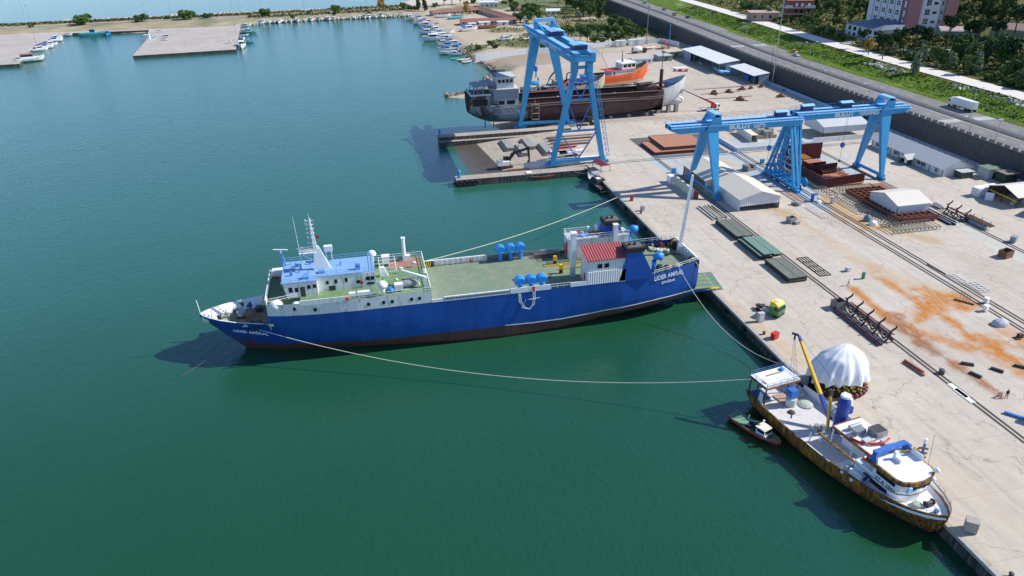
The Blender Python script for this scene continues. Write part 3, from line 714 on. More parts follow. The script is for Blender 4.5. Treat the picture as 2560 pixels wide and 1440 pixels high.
ld=MB();ld.add([(29.2,0.,13.05),(30.9,0.,13.05),(30.1,0.,15.2),(29.3,0,15.2),(29.2,.9,13.05),(30.9,.9,13.05),(30.1,.9,15.2),(29.3,.9,15.2)],[(0,1,2,3),(4,5,6,7),(1,5,6,2),(0,4,7,3),(3,2,6,7)])
ld.build('companionway',WHITE,ferry)
gn=MB();gn.sphere((34.,7.6,13.2),.8,0,8,.6);gn.build('rope_heap',GREEN,ferry,True)
lb=MB();lb.lathe([(.28,-.08),(.42,0),(.28,.08)],(22.3,-9.1,13.5),12,0,'y');lb.build('lifebuoy',ORANGE,ferry)
lb=MB();lb.lathe([(.05,-.08),(.36,-.08),(.36,.08),(.05,.08)],(25.3,-3.9,14.2),12,0,'y');lb.build('lifebuoy',RED,ferry)
for x,z in((15.8,11.8),(26.2,11.75),(29.2,11.75),(30.9,11.75),(34.8,11.8),(36.4,11.8)):
 w=MB();w.box(x-.3,x+.3,-9.08,-8.9,z-.35,z+.35);w.build('side_window',GLASS,ferry)
w=MB();w.box(11.6,12.1,-8.33,-8.1,11.7,12.4);w.build('side_window',GLASS,ferry)
md=MB();xs=[38.9,50,60,70,80,86,90,95,98.4]
for a,b in zip(xs,xs[1:]):md.quad((a,-fb(a)+.1,10.2),(b,-fb(b)+.1,10.2),(b,fb(b)-.1,10.2),(a,fb(a)-.1,10.2))
md.build('main_deck',FDECK,ferry)
bs=MB()
bs.box(38.9,41.2,-9.05,-8.85,10.5,11.15);bs.cut();bs.box(55.2,63.8,-9.05,-8.85,10.5,11.65);bs.cut();bs.box(68.2,71.8,-9.05,-8.85,10.5,11.5)
bs.build_each('near_bulwark',WHITE,ferry)
sb=MB();sb.box(41.4,55,-9.05,-8.87,10.5,10.66);sb.box(41.4,55,-9.1,-8.8,11.3,11.5)
for k in range(38):x=41.5+k*.36;sb.box(x,x+.12,-9.05,-8.9,10.6,11.35)
sb.box(41.4,55,-8.6,-8.5,10.25,11.0,1);sb.cut();sb.rail([(63.9,-8.95,10.6),(68.1,-8.95,10.6)],1.,.04,1.4)
sb.build_each('slotted_bulwark_rail',[WHITE,DARK],ferry)
fbk=MB();fbk.box(38.9,53.6,8.85,9.03,10.2,11.5);fbk.box(38.9,53.6,8.7,9.1,11.45,11.6)
for k in range(11):x=40.5+1.25*k;fbk.box(x,x+.14,8.45,8.86,10.2,11.45)
fbk.box(53.6,66.,8.85,9.03,10.2,11.3,1);fbk.box(66,70,8.85,9.0,10.2,11.4);fbk.box(49.4,49.9,8.5,8.8,10.3,11,2)
fbk.build('far_bulwark',[WHITEW,mat('dirty_grey_plate',(.2,.2,.2),.8,var=.3,scale=1.5),RED],ferry)
hz=MB()
for i in range(6):hz.add([(39.4+.22*i,8.4,10.2),(39.4+.22*i+.22,8.4,10.2),(39.4+.22*i+.5,8.4,11.5),(39.4+.22*i+.28,8.4,11.5)],[(0,1,2,3)],i%2)
hz.box(39.3,41.2,8.42,8.8,10.2,11.5,1);hz.build('hazard_block',[YELLOW,BLACK],ferry)
CB=mat('cowl_blue',(.03,.26,.68),.4,var=.08)
def cowl(x,y,h,head=1.15):
 b=MB();b.cyl((x,y,10.2),.47,h,14)
 z=10.2+h
 rr=[]
 for k in range(9):
  t=pi*k/8;rr.append((head*1.0*cos(t),head*.95*sin(t)))
 prof=[(x+a,z-.15+b_+.25)for a,b_ in rr]+[(x-head,z-.25),(x+head*.95,z-.25)]
 b.exty([(p[0],p[1])for p in prof],y-head*.85,y+head*.85)
 b.lathe([(head*.98,0),(head*.9,.2)],(x,y,z-.3),16)
 return b.build('cowl_ventilator',CB,ferry)
for x in(57.5,59.9,62.2):cowl(x,-7.9,2.2)
for x in(56.5,58.9,61.2):cowl(x,8.0,2.6)
tr=MB()
for k in range(11):
 x=64.4+.55*k
 for y in(7.,8.2):tr.beam((x,y,10.2),(x+.15,y,11.2),.14);tr.beam((x-.3,y,10.25),(x+.4,y,10.25),.14)
 tr.beam((x,6.9,11.1),(x+.1,8.4,11.1),.12)
for y in(7.,7.6,8.3):tr.beam((64.2,y,11.2),(70.4,y,11.4),.1,None,1)
tr.build('lashing_trestle_rack',[mat('trestle_rust',(.25,.15,.10),.85,var=.3),STEEL],ferry)
hp=MB();hp.quad((65.4,-1.4,10.215),(76,-1.4,10.215),(76,2.4,10.215),(65.4,2.4,10.215),1)
hp.beam((65.4,2.5,10.3),(76,2.5,10.5),.22,.35);hp.beam((68,.3,10.3),(77,.3,10.6),.22,.3);hp.box(66.5,76,2.6,5.0,10.22,10.3,2)
hp.beam((64.8,-3.6,10.24),(66.2,-1.4,10.24),.25,.05,3)
hp.rail([(69,2.6,10.4),(76,2.6,10.5)],.9,.03,1.2,3);hp.build('hatch_ramp',[YELLOW,FDECK,mat('hatch_shadow',(.1,.14,.1),.9),DARK],ferry)
for x,y in((68.0,3.1),(68.1,-1.6)):
 b=MB();b.box(x-.3,x+.3,y-.25,y+.25,10.2,11.2,1);b.box(x-.32,x+.32,y-.27,y+.27,11.2,12.3,0);b.beam((x+.5,y,10.2),(x+.5,y,12.3),.14,None,0);b.build('ramp_post',[YELLOW,BLACK],ferry)
b=MB();b.box(69.7,70.7,-4.1,-3.1,10.2,12.6,1);b.box(69.68,70.72,-4.12,-3.08,12.6,20.3);b.box(69.55,70.85,-4.25,-2.95,20.3,20.55);b.build('vent_trunk',[WHITE,LGREY],ferry)
b=MB();b.box(82.2,83.2,4.4,5.4,10.2,17.6);b.box(82.1,83.3,4.3,5.5,17.6,17.85);b.build('vent_trunk',WHITE,ferry)
nh=MB();nh.box(71.9,80.3,-8.75,-4.0,10.2,16.0);nh.box(71.8,80.3,-9.05,-8.76,10.5,13.4);nh.build('casing_house',mat('ribbed_white',(.72,.72,.72),.55,var=.06,ribs=('x',.5,.5)),ferry)
rf=MB();rf.add([(71.5,-9.1,15.9),(80.5,-9.1,15.9),(80.5,-3.6,17.3),(71.5,-3.6,17.3),(71.5,-9.1,16.05),(80.5,-9.1,16.05),(80.5,-3.6,17.45),(71.5,-3.6,17.45)],[(0,1,2,3),(4,5,6,7),(0,1,5,4),(1,2,6,5),(2,3,7,6),(3,0,4,7)])
rf.build('red_roof',mat('red_roof_sheet',(.33,.065,.075),.55,var=.1,ribs=('x',.6,.6)),ferry)
for x in(74.1,75.6):w=MB();w.box(x,x+1.0,-8.82,-8.7,14.0,15.0);w.build('window',GLASS,ferry)
dr=MB();dr.box(71.85,71.92,-7.4,-6.5,10.8,12.4);dr.build('door',RED,ferry)
FB2=mat('funnel_blue',(.012,.085,.38),.42,var=.1,streak=True)
def funnel(s,dz=0.,name='funnel'):
 f_=MB();y0,y1=s*9.05,s*5.6
 f_.exty([(78.9,10.6),(87.0,10.6),(83.6,17.4+dz),(80.8,17.4+dz)],min(y0,y1),max(y0,y1))
 f_.exty([(80.4,17.0+dz),(84.2,17.+dz),(84.4,18.0+dz),(80.3,18.+dz)],min(y0,y1)-.2*0-.15,max(y0,y1)+.15,1)
 f_.box(80.8,84,min(y0,y1)+.4,max(y0,y1)-.4,18.01+dz,18.05+dz,2)
 for x in(81.4,82.6):f_.cyl((x,(y0+y1)/2,18+dz),.3,.5,10,1)
 f_.build(name,[FB2,BLACK,mat('soot',(.12,.12,.12),.9)],ferry)
funnel(-1);funnel(1,.3)
fh=MB();fh.box(71.8,86,4.9,8.9,10.2,14.9);fh.box(71.6,86.2,4.7,9.05,14.9,15.05,1);fh.box(71.74,71.8,6,7.4,10.6,13.8,2);fh.box(71.7,71.8,7.9,8.6,10.4,12.8,2)
fh.build('far_casing_house',[WHITEW,LGREY,RED],ferry)
fr=MB();fr.rail([(71.7,4.8,15.05),(86,4.8,15.05)],1.,.05,1.5);fr.rail([(71.7,4.8,15.05),(71.7,9,15.05),(79,9,15.05)],1.,.05,1.5)
fr.rail([(85.9,4.9,10.2),(98,4.9,10.2)],.01,.03,2);fr.build('casing_railing',WHITE,ferry)
ck=MB();ck.sphere((75.2,6.3,15.2),.95,0,8,.5);ck.sphere((76.3,6.7,15.2),.7,0,8,.5);ck.build('tarpaulin_bundle',TARPB,ferry,True)
of=MB()
for x,y in((74.2,7.6),(77.2,6.9),(78.3,7.3),(78.8,6.)):
 of.box(x,x+1.2,y,y+.15,15.1,15.4);of.box(x,x+1.2,y+.7,y+.85,15.1,15.4);of.box(x,x+.15,y,y+.85,15.1,15.4);of.box(x+1.05,x+1.2,y,y+.85,15.1,15.4);of.cut()
of.build_each('life_float',mat('float_orange',(.75,.20,.10),.6),ferry)
mushroom('mushroom_vent',79.3,7.9,15,1.5,.6,WHITE,.5)
mushroom('mushroom_vent',77.2,8.3,15,1.2,.35,WHITE,.12)
for x,y,h in((86.5,6.,4.6),(88.2,-5.4,2.6)):
 b=MB();b.cyl((x,y,10.2),.5,h,12);b.tube([(x,y,10.2+h-.1),(x+.1,y,10.8+h),(x+.9,y,11.2+h),(x+1.7,y,10.9+h)],[.55,.8,.9,.95],12);b.build('stern_cowl',CB,ferry,True)
sg=MB()
for s in(-1,1):
 pts=[(x,s*(fb(x)-.05),lerp_tab(TOP,x)-.1)for x in(87.2,90,92,95,98)]
 sg.rail(pts,.95,.045,1.0);sg.cut()
sg.build_each('stern_railing',WHITE,ferry)
sw_=MB();sw_.box(98.2,98.6,-6,6,10.2,12.4);
for k in range(9):sw_.box(97.7,98.2,-5.6+1.35*k,-5.48+1.35*k,10.2,12.2)
sw_.build('stern_bulwark',WHITE,ferry)
wn_=MB()
for x,y,r,m in((89.5,-6.0,.8,0),(91.3,-5.9,.6,1),(93.2,-5.6,.5,2),(88.9,7.0,.7,0),(91.,6.9,.55,2),(94.6,5.6,.7,1),(96.,-4.6,.7,2)):
 wn_.lathe([(r,-.7),(r,-.55),(r*.55,-.5),(r*.55,.5),(r,.55),(r,.7)],(x,y,10.2+r),12,m,'y');wn_.box(x-.5,x+.5,y-.9,y-.7,10.2,10.9,m);wn_.cut()
for k in range(9):x=89+.95*k;wn_.cyl((x,7.2-.12*k,10.2),.26,.8,8,2 if k%2 else 3);wn_.cut()
wn_.build_each('mooring_winch',[mat('winch_green',(.05,.13,.09),.7),mat('winch_maroon',(.16,.04,.04),.7),DARK,YELLOW],ferry)
rh=MB()
for x,y,r,m in((92.2,5.,.9,0),(93.6,4.3,1.0,1),(95.,3.9,.9,0),(93.9,-5.0,.8,0),(95.2,-5.2,.7,1),(91.9,5.9,.5,1)):rh.lathe([(r*.4,0),(r,.05),(r*.95,.45),(r*.5,.55),(r*.35,.3)],(x,y,10.22),12,m);rh.cut()
rh.build_each('mooring_rope_coil',[mat('rope_pale_green',(.33,.40,.33),.9,var=.25,scale=6),mat('rope_white',(.55,.54,.5),.9,var=.2,scale=6)],ferry,True)
fe=MB()
for y in(5.,-5.3):
 for k in range(3):fe.lathe([(.55,-.35),(.95,-.3),(.95,.3),(.55,.35)],(97.6,y+(.75*k-.7),11.4),12,k%2==1 and 1 or 0,'y')
 fe.cut()
fe.build_each('stern_fender',[BLACK,mat('fender_yellow',(.4,.33,.08),.7)],ferry)
sm_=MB();
for dx,dy in((-.45,-.35),(.45,-.35),(0,.5)):
 sm_.beam((97.2+dx,2.+dy,10.2),(98.9+dx*.45,2.0+dy*.45,29.),.13)
for k in range(24):
 t0,t1=k/24,(k+1)/24
 for(ax_,ay_),(bx_,by_)in(((-.45,-.35),(.45,-.35)),((.45,-.35),(0,.5)),((0,.5),(-.45,-.35))):
  s0,s1=1-.55*t0,1-.55*t1
  sm_.beam((97.2+1.7*t0+ax_*s0,2+ay_*s0,10.2+18.8*t0),(97.2+1.7*t1+bx_*s1,2+by_*s1,10.2+18.8*t1),.08)
sm_.beam((97.5,2,13),(98.9,2,29),.42);sm_.build('stern_mast',WHITE,ferry)
wv=MB();wv.beam((97.4,1.6,10.2),(94.6,1.9,10.4),.25);wv.box(93.5,94.5,1.2,2.2,10.2,10.8);wv.build('mast_base_gear',DARK,ferry)
rmp=MB();a=[(97.6,-3.9,3.3),(97.6,4.9,3.3),(107.9,5.1,2.72),(106.6,-3.9,2.72)]
rmp.add(a+[(x,y,z-.5)for x,y,z in a[:2]]+[(x,y,z-.1)for x,y,z in a[2:]],[(0,1,2,3),(4,5,6,7),(0,3,7,4),(1,2,6,5),(2,3,7,6)])
rmp.m[1:]=[1]*4
rmp.build('stern_ramp',[mat('ramp_green',(.10,.20,.13),.75,var=.12,dirt=(.2,.22,.17),dirt_amt=.3),FB2],ferry)
ry=MB()
for y in(-2.6,-.4,1.6,3.4):ry.quad((97.8,y,3.32),(105.8,y,2.87),(105.8,y+.16,2.87),(97.8,y+.16,3.32))
ry.box(103.6,105.6,-3.85,-3.4,2.9,3.2);ry.box(98,103,-3.9,-3.7,3.2,3.4,1);ry.build('ramp_yellow_marking',[YELLOW,BLACK],ferry)
MT=WHITE
text('LIDER AMIRAL',1.5,MT,ferry,frame((87.2,-8.52,9.35),(1,.165,.06),(-.05,-.0,1)),'stern_name_lettering',sx=.78,font_bold=.025)
text('ZANZIBAR',.85,MT,ferry,frame((89.1,-8.22,8.25),(1,.175,.06),(-.05,-.0,1)),'port_lettering',sx=.85,font_bold=.012)
text('LIDER AM\u0130RAL',1.05,MT,ferry,frame((-1.05,-4.15,6.35),(1,-.42,-.03),(.04,-.42,1)),'bow_name_lettering',sx=1.12,font_bold=.02)
pl=MB();pl.lathe([(.42,-.02),(.5,-.02),(.5,.02),(.42,.02)],(20.4,-6.35,3.5),16,0,'y');pl.box(19.9,20.9,-6.38,-6.33,3.47,3.55);pl.box(20.36,20.44,-6.38,-6.33,3.1,3.9);pl.build('load_line_mark',WHITE,ferry)
pla=MB()
arc=[(59.7+.0*t,-9.15,10.6-.35*t)for t in range(9)]
la=[(57.1,-9.2,10.3),(57.2,-9.35,8.6),(58.,-9.4,7.),(59.2,-9.4,6.6),(60.,-9.4,7.6),(60.2,-9.3,9),(60.2,-9.2,10.6)]
for d in(-.22,.22):pla.tube([(x+d,y-.02,z)for x,y,z in la],.05,4)
for a,b in zip(la,la[1:]):
 for k in range(4):
  p=V(a).lerp(V(b),k/4);pla.beam((p.x-.25,p.y-.03,p.z),(p.x+.25,p.y-.03,p.z),.09)
pla.beam((59,-9.5,8.9),(61.4,-9.5,9.1),.09);pla.beam((57.4,-9.45,7),(58.4,-9.5,9),.07);pla.box(59.9,60.4,-9.12,-9.05,10.5,11.65,1);pla.build('rope_ladder',[WHITE,RED],ferry)
# ================================================================== PURSE SEINER along the quay
seiner=thing('fishing_ship','big orange and white fishing ship with yellow crane moored along the quay','ship',(70.9,88.95,0),radians(-80))
OCH=mat('ochre_hull',(.44,.20,.018),.5,var=.2,streak=True,dirt=(.10,.045,.022),dirt_amt=.75)
OCHD=mat('ochre_weathered',(.22,.12,.05),.75,var=.3,scale=1.,streak=True,dirt=(.05,.035,.03),dirt_amt=.6)
SDK=mat('pale_working_deck',(.60,.58,.57),.8,var=.1,scale=.6,dirt=(.42,.36,.32),dirt_amt=.25)
BWH=mat('bright_white',(.84,.84,.84),.4,var=.03)
st2=[]
for x,k,d,b,e in[(-12,.4,3.5,4.6,3),(-10,-.8,3.5,5.1,3.4),(-5,-1.6,3.4,5.4,3.6),(0,-2,3.4,5.5,3.6),(5,-2,3.4,5.5,3.4),(9.4,-2,3.5,5.5,3),(9.8,-2,3.9,5.5,3),(14,-2,4.2,5.35,2.4),(17,-1.8,4.4,5.1,2.0),(20,-1.5,4.7,4.5,1.5),(22.5,-.9,4.9,3.6,1.25),(24.5,.4,5.1,2.4,1.1),(25.6,2.0,5.25,1.35,1.),(26.3,4.2,5.35,.2,1.)]:
 st2.append((x,k,d,b,e))
sh,bw,dk=hull(st2,lambda x:.55,bulw=.0,th=.05)
sh.build('hull',[OCH,BLACK],seiner,True)
def sb_(x):return lerp_tab([(a[0],a[3])for a in st2],x)
def sz_(x):return lerp_tab([(a[0],a[2])for a in st2],x)
d_=MB();xs=[-11.9,-8,-4,0,5,9.6]
for a,b in zip(xs,xs[1:]):d_.quad((a,-sb_(a)+.15,2.75),(b,-sb_(b)+.15,2.75),(b,sb_(b)-.15,2.75),(a,sb_(a)-.15,2.75))
d_.build('working_deck',SDK,seiner)
d_=MB();xs=[9.6,14,17,20,22.5,24.5,25.7]
for a,b in zip(xs,xs[1:]):d_.quad((a,-sb_(a)+.2,sz_(a)-.9),(b,-sb_(b)+.2,sz_(b)-.9),(b,sb_(b)-.2,sz_(b)-.9),(a,sb_(a)-.2,sz_(a)-.9))
d_.build('foredeck',BWH,seiner)
bk=MB();xs=[-12,-8,-4,0,5,9.4,9.8,14,17,20,22.5,24.5,25.6,26.2]
for a,b in zip(xs,xs[1:]):
 for s in(1,-1):
  if s==1 and a>9:ia,ib=sb_(a)-.22,sb_(b)-.22
  ia,ib=max(.02,sb_(a)-.2),max(.02,sb_(b)-.2);za,zb=sz_(a),sz_(b);lo_a,lo_b=(2.7,2.7)if b<9.6 else(za-.95,zb-.95)
  bk.quad((a,s*ia,za+.02),(b,s*ib,zb+.02),(b,s*(sb_(b)+.05),zb+.02),(a,s*(sb_(a)+.05),za+.02),1)
  bk.quad((a,s*ia,za),(b,s*ib,zb),(b,s*ib,lo_b),(a,s*ia,lo_a),0)
  if s==1 and-9<a<5:bk.quad((a,s*(ia-.02),za+.9),(b,s*(ib-.02),zb+.9),(b,s*(ib-.02),lo_b),(a,s*(ia-.02),lo_a),0)
bk.build('bulwark',[BWH,OCHD],seiner)
bl=MB();bl.quad((-11.9,-4.4,2.79),(-8.6,-5.,2.79),(-8.6,-1.5,2.79),(-11.9,-1.4,2.79))
for k in range(7):bl.box(-11.6+.45*k,-11.5+.45*k,-4.4,-1.6,2.79,2.86,1)
bl.build('stern_blue_grating',[mat('grating_blue',(.07,.13,.34),.7,var=.2),NAVY],seiner)
cp=MB();cp.box(-11.2,-6.7,-4.8,2.5,6.9,7.05,1);cp.box(-11.3,-6.6,-4.9,2.6,6.55,6.9,0);cp.build('canopy_roof',[OCH,BWH],seiner)
cl=MB()
for x,y in((-11,-4.7),(-6.9,-4.7),(-11,2.3),(-6.9,2.3),(-9,-4.7),(-9,2.3)):cl.beam((x,y,2.75),(x,y,6.6),.2);cl.cut()
cl.build_each('canopy_post',[DARK],seiner)
cr=MB();cr.rail([(-11.2,-4.8,7),(-11.2,2.5,7),(-6.7,2.5,7),(-6.7,-4.8,7),(-11.2,-4.8,7)],.8,.03,1.4);cr.build('canopy_railing',mat('rail_navy',(.08,.15,.35),.5),seiner)
cx=MB();cx.box(-9.9,-9.6,-2.5,1.,7.06,7.16,0);cx.box(-8.6,-7.8,-4.3,-3.9,7.06,7.1,0);cx.cut();cx.sphere((-10.3,1.3,7.2),.55,1,8,.6);cx.build_each('canopy_roof_clutter',[TAN,TARPB],seiner)
bx=MB();bx.box(-6.4,-5.,-.6,.9,4.6,6.1,0);bx.box(-6.2,-5.1,-.5,.8,2.75,4.6,1);bx.cyl((-5.7,.15,2.75),.95,1.5,14,1);bx.build('net_stacker_drum',[mat('bright_blue_box',(.04,.14,.48),.5),mat('pale_green_canvas',(.5,.56,.52),.8)],seiner)
nt_=MB();nt_.sphere((-4.6,2.6,2.8),1.4,0,10,.4);nt_.cut();nt_.sphere((-3.8,-1.2,2.8),.7,1,8,.5);nt_.beam((-3.4,-1.4,2.8),(-2.5,-2.3,2.85),.12,None,1);nt_.cut();nt_.sphere((-7.5,3.8,3.),1.2,0,8,.5)
nt_.build_each('net_pile',[mat('pale_net',(.42,.46,.40),.95,var=.25,scale=5),DARK],seiner)
ah=MB();ah.quad((-8.8,-4.6,2.8),(-7.2,-5.,2.8),(-7.4,-4.7,5.2),(-8.4,-4.6,5.2));ah.cut();ah.box(-9,-6,-1.,2.3,2.76,2.95,1);ah.build_each('stern_hatch',[BWH,mat('pinkish_hatch',(.45,.28,.25),.8)],seiner)
pd=MB();pd.lathe([(1.15,0),(1.05,1),(.95,5.2),(1.05,5.4),(1.0,6.2),(.55,6.8)],(3.2,2.6,2.75),16,0);pd.lathe([(.6,0),(.9,.15),(.8,.5),(.2,.6)],(3.2,2.6,9.5),12,1);pd.box(2.6,3.8,3.4,4.3,6.2,7.4,0);pd.build('crane_pedestal',[mat('crane_navy',(.02,.06,.33),.4),BWH],seiner)
def SL(w):return seiner_inv@V(w)
seiner_inv=(Matrix.Translation((70.9,88.95,0))@Matrix.Rotation(radians(-80),4,'Z')).inverted()
tipw=SL(PX(1997,838,70.6));root=V((2.0,1.6,4.4))
bm_=MB();a,b=root.lerp(tipw,.30),root.lerp(tipw,.93)
bm_.taper(a,b,.55,.62,.38,.42,0);bm_.taper(root,a,.6,.65,.55,.62,1);bm_.taper(b,tipw,.42,.45,.3,.35,1);bm_.beam(tipw,tipw+V((-.9,-.7,.1)),.3,.35,2);bm_.beam(tipw+V((-.4,-.4,.0)),tipw+V((-.4,-.4,-1.0)),.22,None,2)
bm_.build('crane_boom',[mat('boom_yellow',(.72,.42,.02),.45),mat('crane_navy',(0,0,0)),DARK],seiner)
bm_=MB();bm_.taper((2.2,1.2,3.0),(1.6,.9,9.7),.38,.4,.34,.36,0);bm_.beam((1.7,.9,9.4),(1.55,.85,10.5),.5,None,2);bm_.beam((2.4,2,7),(1.8,1,5.6),.14,None,1);bm_.build('crane_ram',[mat('boom_yellow',(0,0,0)),STEEL,DARK],seiner)
cb_=MB()
for d in(-.2,.0,.2):cb_.tube([tipw+V((-.4,-.4+d,-.9)),V((-7.5+d*3,1.6+d,7.2))],.03,4)
cb_.tube([tipw,V((4,2.5,9.4))],.03,4);cb_.build('crane_wire',DARK,seiner)
sd_=MB();sd_.box(4.8,14.6,-.6,5.2,5.5,5.75,1);sd_.box(4.7,14.7,-.75,-.55,5.35,5.85,0);sd_.box(4.6,4.8,-.6,5.2,5.35,5.85,0);sd_.box(6,14.6,.6,5.0,2.75,5.5,1);sd_.build('shelter_deck',[OCH,BWH],seiner)
so_=MB()
for x,y in((5.,-.6),(9.2,-.6),(13.8,-.6),(5,4.9)):so_.beam((x,y,2.75),(x,y,5.4),.22);so_.cut()
for x,y in((3.6,-3.9),(4.3,-2.4)):so_.beam((x,y,2.75),(x,y,5.2),.2);so_.cut()
so_.build_each('shelter_post',[BWH],seiner)
bo=MB();bo.beam((3.4,-3.4,5.2),(16.5,-3.3,5.),.3,.3);bo.build('deck_edge_beam',OCH,seiner)
wn2=MB();wn2.box(3.2,4.9,-4.2,-2.2,5.0,5.2);wn2.cyl((3.8,-3.2,5.2),.45,.9,10);wn2.box(4.2,4.8,-2.9,-2.3,5.2,6.4);wn2.rail([(3.2,-4.2,5.2),(4.9,-4.2,5.2)],.9,.03,.8);wn2.build('hauler_platform',STEEL,seiner)
gm=MB();gm.box(8.4,10.4,2.8,5.0,5.75,7.2,0);gm.box(8.5,10.3,2.9,4.9,7.2,7.22,1);gm.cut();gm.box(7.4,8.4,.6,2.6,5.75,6.7,0);gm.cut();gm.box(9.6,10.6,.4,2.4,5.75,6.4,2);gm.cut();gm.lathe([(.1,-1.2),(.45,-1.1),(.45,1.1),(.1,1.2)],(6.7,1.9,6.3),10,0,'y');gm.cut();gm.box(10.8,12,3,4.8,5.75,6.3,2)
gm.build_each('deck_machinery',[mat('stainless',(.42,.42,.42),.35,.6),DARK,LGREY],seiner)
hs_=MB();hs_.tube([(8.3,-.6,6.),(9.6,-.2,6.),(11.,1.2,6.1),(11.6,3.4,6.2),(11.2,4.6,6.3)],.2,8);hs_.cut();hs_.tube([(12.4,-.9,5.9),(13.6,-1.,5.6),(14.2,-1.2,5.3)],.25,8);hs_.build_each('red_hose',RED,seiner,True)
gb=MB();gb.sphere((12.3,3.6,5.8),.5,0,6,.7);gb.build('green_net_bundle',GREEN,seiner)
bxx=MB();bxx.box(15.,17.2,.2,2.6,5.75,6.7);bxx.build('deck_locker',BWH,seiner)
sp_=MB();sp_.beam((13.6,-1.8,6.9),(15.2,1.2,7.8),.22,None,1);sp_.beam((15.2,1.2,7.8),(16.6,4.4,8.4),.2,None,0);sp_.beam((14.6,.2,7.5),(15.9,.4,5.8),.15,None,0);sp_.beam((16.2,3.6,8.2),(15.6,3.9,6.4),.14,None,0);sp_.beam((15.,-1.9,4.8),(14.6,-1.6,7.2),.25,None,0)
sp_.beam((16.9,4.7,6.0),(16.9,4.7,9.6),.28,None,1);sp_.beam((16.9,4.7,9.6),(16.9,4.7,10.4),.4,None,2)
for z in(7.,7.8,8.6):sp_.beam((16.5,4.2,z),(17.3,5.2,z),.2,None,3)
sp_.build('signal_spar',[mat('boom_yellow',(0,0,0)),mat('rail_navy',(0,0,0)),BWH,DARK],seiner)
wp=MB();wp.box(11.6,12.4,-4.9,-3.2,3.6,4.0);wp.beam((12,-3.4,3.9),(12.4,-1.4,4.4),.35);wp.lathe([(.7,-.15),(.7,.15)],(12.9,-1.3,4.6),12,0,'y');wp.build('net_roller_arm',STEEL,seiner)
sup=MB()
def rbox(mb,x0,x1,hw,z0,z1,m=0,nose=1.6,mt=None,sh=0.):
 pts=[(x0,-hw),(x1-nose,-hw)]
 for k in range(7):
  t=-pi/2+pi*k/6;pts.append((x1-nose+nose*cos(t),hw*sin(t)if k not in(0,6)else hw*(1 if k else-1)))
 pts+=[(x1-nose,hw),(x0,hw)]
 pp=[]
 for p in pts:
  if not pp or(p[0]-pp[-1][0])**2+(p[1]-pp[-1][1])**2>1e-4:pp.append(p)
 return mb.prism(pp,z0,z1,m,mt)
rbox(sup,12.5,21.3,3.5,3.2,5.75,0,2.0);sup.build('deckhouse',BWH,seiner)
s2=MB();rbox(s2,15.6,21.2,3.3,5.75,6.9,0,1.8);s2.build('wheelhouse',BWH,seiner)
s3=MB();rbox(s3,14.2,21.6,3.6,6.9,7.6,0,1.9);rbox(s3,14.5,21.3,3.3,7.6,7.63,1,1.7);s3.build('wheelhouse_roof',[OCH,BWH],seiner)
lnr=MB();rbox(lnr,12.52,21.36,3.54,5.1,5.22,0,2.0);lnr.build('trim_line',OCHD,seiner)
for x0,x1 in((16.2,19.6),):
 w=MB();w.box(x0,x1,-3.34,-3.2,6.05,6.65);w.build('window',GLASS,seiner)
w=MB();w.box(15.6,18.8,-3.54,-3.4,4.0,4.8);w.build('window',GLASS,seiner)
w=MB();w.box(21.15,21.28,-1.8,1.8,6.1,6.6);w.build('window',GLASS,seiner)
arch=MB()
arch.add([(14.8,-3.4,7.6),(16.0,-3.4,7.6),(15.2,-3.1,9.0),(14.7,-3.1,9.0),(14.8,-3.1,7.6),(16.,-3.1,7.6),(15.2,-2.7,9.0),(14.7,-2.7,9.)],[(0,1,2,3),(4,5,6,7),(0,1,5,4),(1,2,6,5),(2,3,7,6),(3,0,4,7)])
arch.box(14.6,15.5,-3.1,3.1,8.85,9.1);arch.box(14.7,15.9,2.9,3.4,7.6,8.9);arch.box(15.4,18.2,3.25,3.35,7.6,8.6,1);arch.build('radar_arch',[mat('arch_blue',(.05,.16,.5),.4),BWH],seiner)
pod=MB();pod.box(16.4,17.4,-.3,.6,7.63,8.3);pod.box(16.0,16.4,-.3,.3,7.6,9.);pod.build('roof_seat_console',BWH,seiner)
dm=MB()
for x,y,z in((20.9,3.0,7.7),(21.2,2.2,6.6)):dm.sphere((x,y,z+.4),.42,0,10);dm.cut()
dm.build_each('satellite_dome',BWH,seiner,True)
lp_=MB();lp_.lathe([(.55,-.12),(.6,0),(.5,.12)],(21.5,-2.6,6.7),12,0,'x');lp_.build('round_lamp',mat('pale_blue',(.25,.5,.75),.5),seiner)
an=MB();an.tube([(19.2,3.3,7.6),(18.4,3.9,12.5)],.03,4);an.build('whip_antenna',DARK,seiner)
rl2=MB();pts=[(x,-sb_(x)+.05,sz_(x))for x in(10,14,17,20,22.5,24.5,26)];rl2.rail(pts,.55,.025,1.6,0,1);rl2.cut();rl2.rail([(p[0],-p[1],p[2])for p in pts],.55,.025,1.6,0,1);rl2.build_each('bow_railing',STEEL,seiner)
fwn=MB();fwn.lathe([(.5,-.7),(.3,-.6),(.3,.6),(.5,.7)],(22.9,.3,4.6),10,1,'y');fwn.box(22.5,23.3,-.2,.8,4.,4.5,1);fwn.cut();fwn.lathe([(.4,0),(.75,.1),(.65,.45),(.2,.5)],(22.2,-1.2,4.02),10,0);fwn.cut();fwn.box(24.2,24.7,-.3,.2,4.1,4.8,2);fwn.build_each('foredeck_winch',[mat('rope_pale_green',(0,0,0)),DARK,mat('rail_navy',(0,0,0))],seiner)
rb_=MB();rb_.box(13,15.2,-5.,-4.6,2.9,4.9);rb_.build('side_house',BWH,seiner)
